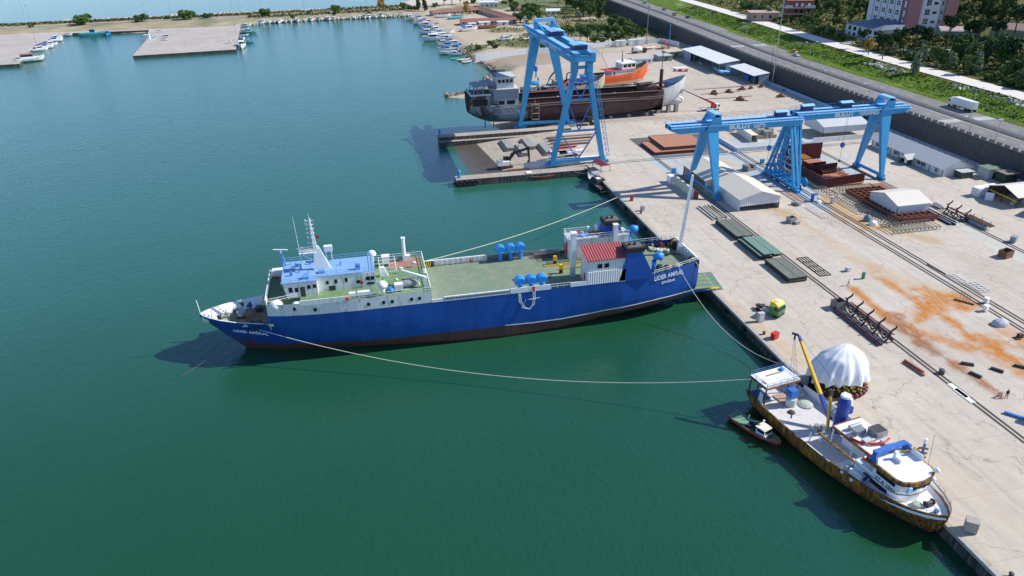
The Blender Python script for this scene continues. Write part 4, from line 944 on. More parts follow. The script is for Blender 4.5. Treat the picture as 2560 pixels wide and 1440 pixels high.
xd=MB();xd.add([(11.2,-2.2,3.4),(12.9,-2.2,3.4),(12.9,-2.2,5.4),(11.9,-2.2,5.4)],[(0,1,2,3)]);xd.box(11.2,17.,-2.6,-2.3,3.4,4.6);xd.build('inner_bulwark',BWH,seiner)
bd=MB();bd.beam((14.9,-3.9,3.6),(15.3,-3.5,4.8),.35);bd.box(14.6,15.8,-3.9,-3.6,4.8,5.0);bd.build('blue_davit',NAVY,seiner)
rs=MB();rs.lathe([(.3,-.1),(.48,0),(.3,.1)],(13.1,-2.4,5.8),10,0,'y');rs.build('lifebuoy',ORANGE,seiner)
text('52 A 1044',.78,NAVY,seiner,frame((16.4,-3.56,5.28),(1,0,0),(0,0,1)),'registration_lettering',sx=1.1)
bx2=MB();bx2.box(14.2,16.2,5.3,6.6,5.0,6.2,0);bx2.box(14.35,16.05,5.4,6.5,6.2,6.22,1);bx2.build('side_skip',[RUST,BLACK],seiner)
lt=MB();
for k in range(2):lt.sphere((12.2+1.9*k,-5.4,3.7),.3,0,8)
lt.build('side_float',BWH,seiner)
# ================================================================== general small boat
def small_boat(label,loc,rz,L_,B_,D_,top,bot,deck,cabin=None,group=None,name='small_boat',cat='boat',extra=None,rail=None):
 t=thing(name,label,cat,loc,rz,group);st_=[]
 for f,bb,kk,dd,ee in((0,.8,.1,1.,3),(.12,.92,-.2,.96,3),(.35,1.,-.3,.93,2.6),(.6,.97,-.3,.98,2.2),(.8,.72,-.2,1.1,1.5),(.92,.38,.1,1.24,1.15),(1.,.04,.75,1.34,1.)):
  st_.append((f*L_-L_*.5,kk*D_,dd*D_,bb*B_/2,ee))
 sh,bw,dk=hull(st_,lambda x:D_*.22,bulw=D_*.32,th=.07)
 sh.build('hull',[top,bot],t,True);bw.build('gunwale',[deck,rail or top],t);dk.build('deck',deck,t)
 if cabin:
  x0,x1,w,h,cm,rm=cabin;z=D_*.66
  c=MB();c.add([(x0,-w/2,z),(x1,-w/2,z),(x1,w/2,z),(x0,w/2,z),(x0+.05,-w*.46,z+h),(x1-h*.3,-w*.46,z+h),(x1-h*.3,w*.46,z+h),(x0+.05,w*.46,z+h)],[(0,1,5,4),(1,2,6,5),(2,3,7,6),(3,0,4,7)])
  c.build('cabin',cm,t)
  r=MB();r.box(x0-.15,x1-h*.3+.25,-w*.54,w*.54,z+h,z+h+.1);r.build('cabin_roof',rm,t)
  g=MB();zz=z+h*.5
  for s in(1,-1):g.box(x0+.2,x1-h*.3-.05,s*w*.485-.03,s*w*.485+.03,zz,z+h*.88)
  g.add([(x1-h*.13,-w*.4,zz),(x1-h*.13,w*.4,zz),(x1-h*.26,w*.38,z+h*.9),(x1-h*.26,-w*.38,z+h*.9)],[(0,1,2,3)]);g.move((.03,0,0));g.build('cabin_window',GLASS,t)
 if extra:extra(t)
 return t
GDK=mat('boat_green_deck',(.15,.30,.19),.65,var=.12)
RHULL=mat('boat_red_hull',(.50,.045,.025),.5,var=.1)
q_=(P(1832,1032,1.2)+P(1948,1106,1.2))/2;d_=P(1948,1106,1.2)-P(1832,1032,1.2)
def ex1(t):
 m=MB();m.box(-4.2,-1.6,-1.2,1.2,1.02,1.12,0);m.build('hatch_cover',GDK,t)
 m=MB();m.beam((-2.2,.9,1.0),(.6,.9,2.2),.12);m.beam((-2.2,.9,1),(-2.2,.9,2.1),.12);m.build('net_boom',LGREY,t)
 m=MB();m.box(-1.6,.6,-.9,.9,.98,1.0,0);m.build('well',BLACK,t)
 m=MB();m.sphere((3.2,0,1.3),.35,0,6,.6);m.build('rope_coil',DARK,t)
 m=MB();m.cyl((1.2,.4,2.95),.18,.3,8);m.build('beacon_lamp',BWH,t)
small_boat('green decked boat with red hull tied beside the big fishing ship',q_-V((0,0,1.2)),math.atan2(d_.y,d_.x),10.6,3.1,1.25,RHULL,DARK,GDK,(.8,2.9,1.9,1.45,BWH,CREAM),name='work_boat',extra=ex1,rail=GDK)
q_=P(1342,441,.9);
def ex2(t):
 m=MB();m.box(-1.2,1.5,-1.1,1.1,1.0,1.35);m.build('hatch_cover',RHULL,t)
 m=MB();m.beam((-1.4,0,1),(-1.4,0,3.2),.12);m.build('mast',RHULL,t)
small_boat('red boat with green stern deck tied to the near finger pier',(q_.x,q_.y,0),pi,11.,3.4,1.5,RHULL,RHULL,GREEN,(2.0,3.9,2.0,1.5,GREEN,BWH),name='work_boat',extra=ex2,rail=CREAM)
q_=P(1420,436,.6)
small_boat('white cabin motorboat tied to the near finger pier beside the red boat',(q_.x,q_.y,0),pi,7.2,2.6,1.0,BWH,NAVY,BWH,(-1.2,1.6,1.7,1.2,BWH,BWH),name='motorboat')
yc=thing('motor_yacht','dark motor yacht with grey canopy moored in the corner of the quay','yacht',(*P(1492,462,.5).xy,0),radians(97))
sh,bw,dk=hull([(-6.5,.1,1.6,1.9,4),(-4,-.4,1.7,2.1,3.5),(0,-.5,1.9,2.15,3),(3,-.4,2.2,1.8,2),(5.2,.2,2.5,1.0,1.3),(6.6,1.4,2.7,.06,1)],lambda x:.3,bulw=.35,th=.1)
NB=mat('near_black_hull',(.025,.026,.032),.3,var=.2)
sh.build('hull',NB,yc,True);bw.build('gunwale',[LGREY,LGREY],yc);dk.build('deck',LGREY,yc)
m=MB();m.add([(-3.2,-1.7,1.5),(2.6,-1.5,1.7),(2.6,1.5,1.7),(-3.2,1.7,1.5),(-2.8,-1.5,3.2),(1.,-1.3,3.2),(1.,1.3,3.2),(-2.8,1.5,3.2)],[(0,1,5,4),(1,2,6,5),(2,3,7,6),(3,0,4,7),(4,5,6,7)]);m.build('cabin',NB,yc)
m=MB();m.box(-.9,2.0,-1.5,1.5,4.5,4.6);m.build('canopy',mat('canopy_grey',(.33,.36,.40),.7),yc)
m=MB()
for x in(-.8,1.9):
 for y in(-1.4,1.4):m.beam((x,y,3),(x,y,4.5),.07)
m.build('canopy_frame',STEEL,yc)
m=MB();m.box(-2.5,-1.,-.2,1.2,3.2,3.5,1);m.box(-2.2,-1.2,-1.2,-.4,3.2,3.6,0);m.build('flybridge_seat',[mat('dusty_pink',(.42,.22,.22),.7),BWH],yc)
m=MB();m.box(-7.6,-6.4,-1.9,1.9,.5,.65);m.build('swim_platform',TAN,yc)
m=MB();m.rail([(2.6,-1.9,2.2),(5.2,-1.,2.5),(6.5,0,2.7),(5.2,1.,2.5),(2.6,1.9,2.2)],.8,.03,1.2);m.build('bow_railing',STEEL,yc)
m=MB();m.box(-6.3,-3.5,-1.5,1.5,1.6,1.66);m.build('cockpit',RUSTD,yc)
# ================================================================== mooring lines (sagging ropes)
def rope(label,a,b,sag,r=.06,m=None,name='mooring_rope',n=28):
 pts=[V(a).lerp(V(b),i/n)-V((0,0,sag*4*(i/n)*(1-i/n)))for i in range(n+1)]
 return one(name,MB().tube(pts,r,5),m or ROPE,label,'rope')
ROPE=mat('rope_pale',(.62,.60,.50),.9,var=.15)
bowp=V((FX+4.2,FY-6.15,7.2));
rope('long pale rope sagging from the ferry bow to the fishing ship stern',bowp,PX(1878,948,63.3),5.0,.07)
rope('pale rope from the ferry midships far side to the quay by the yacht',V((FX+38.8,FY+8.6,11.6)),P(1550,490,2.9),1.5,.085)
rope('pale rope from the ferry stern to the quay near the fishing ship',V((FX+93.4,FY-7.2,11.2)),P(1945,908,2.9),4.0,.06)
rope('short pale rope from the ferry stern corner to the quay edge by the ramp',V((FX+97.5,FY-6.3,12.)),P(1812,742,2.8),.6,.06)
rope('dark anchor chain running from the ferry bow into the water',V((FX+-.8,FY-1.6,4.2)),P(452,942,.02),.4,.045,mat('chain_brown',(.16,.13,.10),.8),'anchor_chain_line')
rope('thin dark rope from the motor yacht to the near finger pier',(yc.location.x-.5,yc.location.y+6.5,2.6),(70,232,2.3),.6,.04)
# ================================================================== GANTRY CRANES
LB=mat('light_crane_blue',(.25,.52,.80),.5,var=.06)
def wheels(mb,x,y,m=0,L_=3.2,ax='y'):
 if ax=='y':mb.box(x-.55,x+.55,y-L_/2,y+L_/2,2.68,3.5,m);mb.box(x-.8,x+.8,y-.7,y+.7,3.3,4.2,m)
 else:mb.box(x-L_/2,x+L_/2,y-.55,y+.55,2.68,3.5,m);mb.box(x-.7,x+.7,y-.8,y+.8,3.3,4.2,m)
def hut(name,parent,x,y,z,w=2.4,l=4.2,h=1.4,ax='x'):
 b=MB();a,c=(l,w)if ax=='x' else(w,l)
 b.box(x-a/2*.8,x+a/2*.8,y-c/2*.8,y+c/2*.8,z,z+h,1)
 b.add([(x-a/2,y-c/2,z+h),(x+a/2,y-c/2,z+h),(x+a/2,y+c/2,z+h),(x-a/2,y+c/2,z+h)]+([(x-a/2,y,z+h+.5),(x+a/2,y,z+h+.5)]if ax=='x' else[(x,y-c/2,z+h+.5),(x,y+c/2,z+h+.5)]),[(0,1,5,4),(2,3,4,5),(0,4,3),(1,2,5)]if ax=='x' else[(0,4,5,3),(1,2,5,4),(0,1,4),(2,3,5)],0)
 return b.build(name,[LB,NAVY],parent)
def goliath(label,ua,ub,uleg,ulat,yc,span_far,zb,zt,flip,words,tx,hooks,huts,group):
 "portal crane: twin girder along x, plated A-leg at uleg, latticed leg at ulat"
 t=thing('gantry_crane',label,'crane',(0,0,0),0,group)
 y0,y1=yc-1.6,yc+1.6;s=1 if flip else-1
 for y in(y0,y1):
  g=MB();tip=ua if not flip else ub;root=ua+2.6 if not flip else ub-2.6
  poly=[(ua,zb+(1.1 if not flip else 0)),(ua+(2.6 if not flip else 0),zb),(ub-(2.6 if flip else 0),zb),(ub,zb+(1.1 if flip else 0)),(ub,zt),(ua,zt)]
  pl=[]
  for p in poly:
   if p not in pl:pl.append(p)
  g.exty(pl,y-.65,y+.65);g.box(ua,ub,y-.8,y+.8,zt,zt+.08,1);g.build('girder',[CRANEB,LB],t)
 e=MB();e.box(ua,ua+.8,y0,y1,zb+1.2,zt);e.cut();e.box(ub-.8,ub,y0,y1,zb+1.,zt);e.build_each('end_beam',CRANEB,t)
 w=MB();w.box(ua,ub,y0-1.5,y0-.65,zt-.5,zt-.42);
 for k in range(int((ub-ua)/1.9)):w.box(ua+1.9*k,ua+1.9*k+1.75,y0-1.55,y0-.65,zt-.41,zt-.38)
 w.build('walkway',LB,t)
 r=MB();r.rail([(ua,y0-1.5,zt-.4),(ub,y0-1.5,zt-.4)],1.05,.025,2.);r.cut();r.rail([(ua,y1+.8,zt),(ub,y1+.8,zt)],1.1,.03,2.);r.build_each('railing',CRANEB,t)
 h=span_far/2
 for y,ys in((y0,yc-h),(y1,yc+h)):
  l=MB();l.taper((uleg,ys,3.8),(uleg,y+.35*(1 if ys>yc else-1),zb+.3),1.0,1.1,1.5,3.4);l.build('plate_leg',CRANEB,t)
 a=MB();a.tube([(uleg,yc-h,3.9),(uleg,yc+h,3.9)],.5,10);a.build('sill_beam',CRANEB,t)
 for ys in(yc-h,yc+h):b=MB();wheels(b,uleg,ys);b.build('bogie',CRANEB,t)
 sd=MB()
 for y in(y0-.75,y1+.75):
  sd.add([(uleg-2.6,y,zb+.2),(uleg+2.6,y,zb+.2),(uleg+1.9,y,zt+2.3),(uleg+.2,y,zt+2.9)]+[(a_,y+.55*(-1 if y<yc else 1),b_)for a_,b_ in((uleg-2.6,zb+.2),(uleg+2.6,zb+.2),(uleg+1.9,zt+2.3),(uleg+.2,zt+2.9))],[(0,1,2,3),(4,5,6,7),(0,1,5,4),(1,2,6,5),(2,3,7,6),(3,0,4,7)])
 sd.box(uleg-.1,uleg+2.0,y0-1.3,y1+1.3,zt+2.1,zt+3.0,1);sd.build('saddle_frame',[CRANEB,LB],t)
 for ys,y in((yc-h*.94,y0),(yc+h*.94,y1)):
  l=MB()
  for d in(-.75,.75):l.beam((ulat+d,ys,3.6),(ulat+d*.6,y,zb+.1),.62,.7)
  for k in range(5):p=V((ulat,ys,3.6)).lerp(V((ulat,y,zb)),(k+.5)/5);l.beam(p-V((.7,0,0)),p+V((.7,0,.6)),.18)
  l.build('lattice_leg',CRANEB,t)
  b=MB();wheels(b,ulat,ys,0,3.6);b.build('bogie',CRANEB,t)
 br=MB()
 L0,L1=V((ulat,yc-h*.94,3.6)),V((ulat,y0,zb));R0,R1=V((ulat,yc+h*.94,3.6)),V((ulat,y1,zb))
 for d in(-.65,.65):br.tube([(ulat+d,yc-h*.94,3.9),(ulat+d,yc+h*.94,3.9)],.42,8)
 lev=[0,.33,.58,.8,.95]
 for a,b in zip(lev,lev[1:]):
  pl_,pr2=L0.lerp(L1,b),R0.lerp(R1,b);br.beam(pl_,pr2,.3);mid=(L0.lerp(L1,a)+R0.lerp(R1,a))/2
  br.beam(pl_,mid,.22);br.beam(pr2,mid,.22)
 br.build('leg_bracing',CRANEB,t)
 for x,y in huts:hut('machine_house',t,x,y,zt+.15)
 for x,zz in hooks:
  k=MB();k.beam((x-.25,yc,zt),(x-.25,yc,zz+1.6),.05,None,1);k.beam((x+.25,yc,zt),(x+.25,yc,zz+1.6),.05,None,1)
  k.lathe([(.25,0),(.7,.5),(.7,1.3),(.3,1.7)],(x,yc,zz),10,0);k.beam((x,yc,zz),(x,yc,zz-4.2),.07,None,1);k.box(x-.3,x+.3,yc-.2,yc+.2,zz-4.7,zz-4.2,1);k.build('hook_block',[mat('hook_blue',(.04,.15,.5),.5),DARK],t)
 for wds,x,sz,sx,b in words:text(wds,sz,WHITE,t,frame((x,y0-.69,zb+tx),(1,0,0),(0,0,1)),'lettering',sx=sx,font_bold=b)
 return t
t1=goliath('blue gantry crane nearest the water with the shorter wording on its girder',90.6,133.6,104.0,130.7,202.3,18.4,21.5,23.9,False,[('BULUT',109.2,2.1,1.08,.09),('GEM\u0130',117.2,2.0,.8,.05)],.42,[(124.8,13.5)],[(127.4,203)],'blue twin-girder yard gantries')
t2=goliath('blue gantry crane reaching to the road wall with the longer wording on its girder',132.4,171.6,163.2,133.6,203.8,12.8,22.5,24.8,True,[('BULUT',145.2,2.0,1.08,.09),('TERSANES\u0130',153.4,1.85,.82,.05)],.38,[(151.6,12.0)],[(137.0,204.4),(150.8,205)],'blue twin-girder yard gantries')
m=MB();m.lathe([(1.5,-.12),(1.5,.12)],(134.6,195.5,4.6),18,0,'x');m.build('cable_reel',CRANEB,t2)
sc=thing('slipway_crane','tall blue gantry crane straddling the slipway between the finger piers','crane')
for x in(71.6,77.0):
 g=MB();g.extx([(233.5,37.4),(236,36.6),(286,36.6),(291,35.2),(301,38.0),(308,38.6),(308,39.6),(292,40.1),(233.5,40.1)],x-.75,x+.75);g.box(x-.95,x+.95,234,300,40.1,40.2,1);g.build('girder',[CRANEB,LB],sc)
w=MB();
for k in range(32):w.box(69.4,70.8,235+2.1*k,236.9+2.1*k,39.3,39.36)
w.cut()
for k in range(32):w.box(77.8,79.2,235+2.1*k,236.9+2.1*k,39.3,39.36)
w.build_each('walkway',LB,sc)
r=MB();r.rail([(69.4,234.5,39.3),(69.4,302,39.3)],1.1,.03,2.2);r.cut();r.rail([(79.2,234.5,39.3),(79.2,302,39.3)],1.1,.03,2.2);r.cut();r.rail([(70.6,233.3,39.9),(78,233.3,39.9)],1.2,.05,1.6);r.build_each('railing',CRANEB,sc)
e=MB();e.box(70.9,77.7,233.4,234.6,37.6,39.4);e.cut();e.box(70.9,77.7,300,301,38.4,39.6);e.build_each('end_beam',CRANEB,sc)
for x0,x1 in((64.6,71.7),(82.6,76.7)):
 l=MB();l.taper((x0,237,3.6),(x1,237,33.6),1.5,1.5,1.9,1.7);l.taper((x1,237,33.6),(x1,237,36.8),2.2,2.,2.2,2.);l.build('tower_leg',CRANEB,sc)
 b=MB();wheels(b,x0,237,0,4.4,'x');b.build('bogie',CRANEB,sc)
def lx(z):t_=(z-3.6)/30;return 64.6+7.1*t_,82.6-5.9*t_
b=MB()
LV=[4.2,14.3,24.7,31.4,35.2]
for z in LV[1:]:a_,c_=lx(z);b.beam((a_,237,z),(c_,237,z),.6 if z!=35.2 else .9)
b.box(63.6,83.6,236.5,237.5,3.6,4.6)
for z0,z1 in zip(LV,LV[1:4]):
 a_,c_=lx(z1);m_=sum(lx(z0))/2;b.beam((a_,237,z1),(m_,237,z0),.34,None,1);b.beam((c_,237,z1),(m_,237,z0),.34,None,1)
b.box(70.,78.5,235.8,238.2,31.2,31.5,1);b.build('leg_bracing',[CRANEB,mat('brace_blue',(.05,.14,.52),.45)],sc)
for x0,x1 in((64.9,71.2),(85.0,77.6)):
 l=MB();l.taper((x0,288,3.6),(x1,288,36.8),1.2,1.3,2.0,3.6);l.build('plate_leg',CRANEB,sc)
 bb=MB();wheels(bb,x0,288,0,5,'x');bb.build('bogie',CRANEB,sc)
a=MB();a.beam((64.9,288,4.2),(85,288,4.2),1.,1.);a.build('sill_beam',CRANEB,sc)
p=MB();
for x in(71.4,78.0):
 p.beam((x,288,36),(x,288,43.6),1.5,1.5);p.beam((x,288,43.2),(x+(.0 if x>75 else .4),268.5,39.8),.55,.55)
p.box(70.6,78.8,287.2,288.8,42.9,44.2,1);p.build('portal_frame',[CRANEB,LB],sc)
hut('machine_house',sc,74.8,272,40.3,5.4,7.5,1.7,'y');hut('machine_house',sc,74.4,241.5,40.3,5.6,6.2,1.6,'y')
k=MB();k.beam((70.2,283,36.5),(70.2,283,27.8),.07,None,1);k.lathe([(.3,0),(.8,.6),(.8,1.8),(.4,2.2)],(70.2,283,25.4),10);k.box(69.9,70.5,282.7,283.3,23.2,25.4,2);k.build('hook_block',[mat('hook_blue',(0,0,0)),DARK,LB],sc)
st_=MB()
for k_ in range(13):
 z=5+2.*k_;x=lx(z)[1]+1.7;st_.beam((x,236.6,z),(x-.4,236.6,z+2),.12);st_.beam((x+1,236.6,z),(x+.6,236.6,z+2),.12);st_.beam((x-.5,236.6,z),(x+1.1,236.6,z),.14);st_.beam((x,236.6,z),(x+.7,236.6,z+2),.1)
st_.build('access_ladder',CRANEB,sc)
M_=frame((70.82,278.2,37.2),(0,-1,0),(0,0,1))
text('BULUT',2.5,WHITE,sc,M_,'lettering',sx=1.05,font_bold=.05);text('TERSANES\u0130',2.4,WHITE,sc,frame((70.82,266.6,37.25),(0,-1,0),(0,0,1)),'lettering',sx=.86,font_bold=.02)
# ================================================================== HULL UNDER REPAIR on the slip
hl=thing('cargo_ship','rusty brown cargo ship hull with grey stern house standing on the slipway','ship',(45,297.4,0))
def wreck_mat():
 m,nt,b=nodes('stripped_hull_plating')
 n1=noi(nt,pos(nt,(1,1,.2)),.5,6,.7,.4);n2=noi(nt,pos(nt,(.35,1,1)),.8,4,.6)
 c=ramp(nt,n1,.3,.7,(.045,.026,.025),(.095,.045,.038));c=mix(nt,.5,c,mix(nt,1.,c,ramp(nt,n2,.3,.7,(.6,.65,.8),(1.25,1.1,1.)),'MULTIPLY'))
 g=N(nt,'ShaderNodeNewGeometry');sp=N(nt,'ShaderNodeSeparateXYZ');L(nt,g.outputs['Position'],sp.inputs[0])
 wob=N(nt,'ShaderNodeMath',operation='MULTIPLY_ADD');L(nt,noi(nt,pos(nt),.25,4,.7),wob.inputs[0]);wob.inputs[1].default_value=5.;L(nt,sp.outputs['X'],wob.inputs[2])
 c=mix(nt,ramp(nt,N(nt,'ShaderNodeMath',operation='DIVIDE').outputs[0],.0,.001),c,c)
 def edge(a,b_,col,c):
  r=N(nt,'ShaderNodeMapRange');L(nt,wob.outputs[0],r.inputs[0]);r.inputs[1].default_value=a;r.inputs[2].default_value=b_
  return mix(nt,r.outputs[0],c,col)
 grey=ramp(nt,n1,.3,.7,(.22,.25,.29),(.30,.33,.37));c=edge(71.5,69.5,grey,c)
 st=N(nt,'ShaderNodeMath',operation='MULTIPLY');r=N(nt,'ShaderNodeMapRange');L(nt,wob.outputs[0],r.inputs[0]);r.inputs[1].default_value=63.;r.inputs[2].default_value=54.
 L(nt,r.outputs[0],st.inputs[0]);L(nt,ramp(nt,noi(nt,pos(nt,(1,1,.5)),.35,5,.7),.46,.54),st.inputs[1]);c=mix(nt,st.outputs[0],c,(.05,.035,.035))
 bow=ramp(nt,n1,.3,.7,(.46,.47,.47),(.62,.62,.6));c=edge(129.,130.5,bow,c)
 L(nt,c,b.inputs['Base Color']);b.inputs['Roughness'].default_value=.75
 return m
WM=wreck_mat()
ss=[(0,8,15.6,5.2,3),(2,6.6,15.6,6,3.2),(5,5.,15.5,6.3,3.4),(9,3.6,15.3,6.4,3.6),(11.8,3.2,15.2,6.4,4.2),(12,3.2,11.2,6.4,4.2),(20,2.9,11.2,6.4,7),(35,3.,11.1,6.4,11),(55,3.2,11.1,6.4,11),(70,3.6,11.3,6.4,9),(78,3.9,11.6,6.2,6),(81,4.1,13.4,6.0,4.5),(84,4.5,14.2,5.6,3.2),(87.5,5.2,15.2,4.8,2.2),(90.5,6.4,16.2,3.5,1.7),(92.6,8.6,17.1,1.9,1.3),(94,11,17.8,.1,1)]
sh,bw,dk=hull(ss,None,lo=4,hi=6,bulw=.0)
sh.build('hull',WM,hl,True)
bb=MB();bb.lathe([(.1,3.6),(1.,3.2),(1.7,2.),(2.1,0),(2.2,-4)],(90.6,0,7.4),14,0,'x');bb.build('bow_bulb',mat('bow_grey',(.5,.51,.5),.6,var=.1,dirt=(.3,.24,.18),dirt_amt=.3),hl,True)
HI=mat('hold_inside',(.035,.018,.017),.9,var=.4,streak=True)
cm=MB()
for y in(-5.5,5.5):cm.box(22,82,y-.1,y+.1,11,13.1,0);cm.box(22,82,y-.22,y+.22,13.1,13.25,1);cm.cut()
cm.build_each('hatch_coaming',[HI,mat('worn_plate_edge',(.30,.22,.17),.8,var=.3)],hl)
dq=MB();dq.box(12,82,-6.35,-5.6,10.9,11.12,1);dq.box(12,82,5.6,6.35,10.9,11.12,1);dq.quad((22,-5.6,5),(82,-5.6,5),(82,5.6,5),(22,5.6,5),0);dq.box(20,22,-6.2,6.2,5,11.1,0);dq.box(81.8,82.2,-6,6,5,13.6,0)
dq.build('hold',[HI,mat('worn_plate_edge',(0,0,0))],hl)
rr_=MB();rr_.box(14,83,-6.5,-6.38,10.2,10.45);rr_.build('rubbing_strake',mat('worn_plate_edge',(0,0,0)),hl)
for k in(37,62,70):st_=MB();st_.beam((k,-5.2,12.6),(k+2.4,5,11),.3);st_.build('white_spar',WHITE,hl)
rk=MB();rk.rail([(14,-6.2,11.1),(81,-6.2,11.1)],1.,.03,2.5,0,1);rk.build('deck_rail',RUST,hl)
fdk=MB();fdk.quad((82,-5.4,13.2),(88,-4.2,13.6),(88,4.2,13.6),(82,5.4,13.2));fdk.quad((88,-4.2,13.6),(93,-1.2,14.2),(93,1.2,14.2),(88,4.2,13.6));fdk.build('foredeck',mat('rosy_rust',(.42,.24,.17),.85,var=.2),hl)
fk=MB();fk.box(74,80,-4.5,4.2,11.2,14.8,0);fk.add([(73,-3,15.4),(76.5,-4.4,15.9),(80,-1,16),(78,3,15.2)],[(0,1,2,3)]);fk.build('torn_hatch_wreckage',RUSTD,hl)
ms_=MB();ms_.cyl((83.2,0,13),.75,7.6,12);ms_.beam((83.2,0,20.6),(83.2,0,27),.22);ms_.beam((83,0,27),(83.8,0,27.2),.16);ms_.build('foremast',RUSTD,hl)
wb=MB();wb.box(85.,88,-2.2,.6,13.7,15.4);wb.lathe([(.8,-1),(.8,1)],(86.2,-1,15.2),10,0,'y');wb.build('blue_winch',mat('winch_blue',(.05,.16,.42),.6),hl)
HG=mat('stern_house_grey',(.27,.31,.37),.65,var=.12,streak=True,dirt=(.16,.15,.16),dirt_amt=.25);HW=mat('primer_pale',(.52,.54,.55),.7,var=.1,dirt=(.35,.3,.27),dirt_amt=.25)
h1=MB();h1.box(8.8,20,-6.3,6.3,11.1,13.6,0);h1.box(10,20.2,-6.45,6.4,13.6,17.6,1);h1.box(8.8,20.3,-6.5,6.5,17.6,17.75,0)
for k in range(16):h1.box(10.3+.62*k,10.42+.62*k,-6.56,-6.44,13.8,17.4,1)
h1.build('deckhouse',[HW,HG],hl)
for x0,x1 in((9.3,14.4),(15.3,18.6)):w=MB();w.box(x0,x1,-6.36,-6.2,11.6,13.2);w.build('opening',BLACK,hl)
w=MB();w.box(1.5,7.5,-6.35,-6.0,11.6,14.2);w.build('opening',BLACK,hl)
pz=MB();pz.box(1,8.8,-6,6,15.3,15.5);pz.box(.5,1.2,-5.3,5.3,15.6,16.3,1);pz.box(.5,9,-6.4,-6.1,15.55,16.2,1);pz.build('poop_deck',[mat('poop_dark',(.13,.15,.17),.8,var=.2),HW],hl)
h2=MB();h2.box(11.6,18.6,-4.6,4.6,17.75,21.6);h2.box(10.8,19.4,-5.2,5.2,21.6,22.2);h2.box(10.8,11.1,-5.2,5.2,22.2,23.2,1);h2.box(10.8,17,4.9,5.2,22.2,23.2,1);h2.build('wheelhouse',[HW,mat('poop_dark',(0,0,0))],hl)
for k in range(4):w=MB();w.box(12.2+1.6*k,13.3+1.6*k,-4.68,-4.5,19.9,21.1);w.build('window',GLASS,hl)
for k in range(4):w=MB();w.box(18.55,18.7,-4+2.1*k,-2.6+2.1*k,19.9,21.1);w.build('window',GLASS,hl)
aw=MB();aw.quad((2,-5,18.6),(10.5,-5.6,19.6),(10.5,5,19.8),(2,5,18.8));
for x,y in((2.2,-5),(2.2,4.8),(6,-5)):aw.beam((x,y,15.5),(x,y,18.7),.3)
aw.beam((2.2,-5,18.6),(5,-5,15.6),.2);aw.build('canopy',HG,hl)
sk=MB();
for x in(6.5,10):sk.beam((x,-4.5,2.2),(x,-4.5,8),.35);sk.cut()
sk.build_each('prop_post',DARK,hl)
gp=MB();gp.beam((10,-6.55,10.2),(17.5,-6.55,10.6),.16);gp.beam((10,-6.55,8.0),(20,-6.5,8.),.14);gp.beam((17.5,-6.55,10.6),(20.5,-6.55,8),.16);gp.beam((13,-6.6,10.3),(14.4,-6.6,8),.12);gp.beam((16,-6.6,10.5),(17.4,-6.6,8.1),.12);gp.build('painted_patch_border',HW,hl)
for k,x in enumerate((36,43,52,60,68,76,82,87,90.5)):
 z1=lerp_tab([(30,3.1),(70,3.7),(82,4.4),(92,6.5)],x)
 one('keel_block',MB().box(-.6,.6,-1.2,1.2,2.55,z1+.1),CONC,'concrete keel block under the rusty cargo ship hull','block','keel blocks under the cargo ship',loc=(45+x,293.6+(2.6 if x>80 else 0),0))
 # ================================================================== SHEDS AND HUTS
ROOFC=mat('cream_sheet_roof',(.66,.60,.50),.6,var=.05,dirt=(.5,.44,.36),dirt_amt=.15,ribs=('y',.55,.25))
ROOFCX=mat('cream_sheet_roof_b',(.66,.62,.54),.6,var=.05,dirt=(.5,.44,.36),dirt_amt=.15,ribs=('x',.55,.25))
WALLW=mat('ribbed_wall',(.66,.67,.68),.6,var=.06,ribs=('y',.6,.5),dirt=(.45,.42,.38),dirt_amt=.2);WALLX=mat('ribbed_wall_b',(.66,.67,.68),.6,var=.06,ribs=('x',.6,.5),dirt=(.45,.42,.38),dirt_amt=.2)
ROOFW=mat('white_sheet_roof',(.74,.75,.74),.5,var=.05,ribs=('y',.8,.4));ROOFG=mat('grey_sheet_roof',(.36,.38,.40),.6,var=.08,ribs=('y',.6,.4))
OFFR=mat('office_roof_grey',(.46,.47,.48),.7,var=.05,dirt=(.38,.38,.38),dirt_amt=.2)
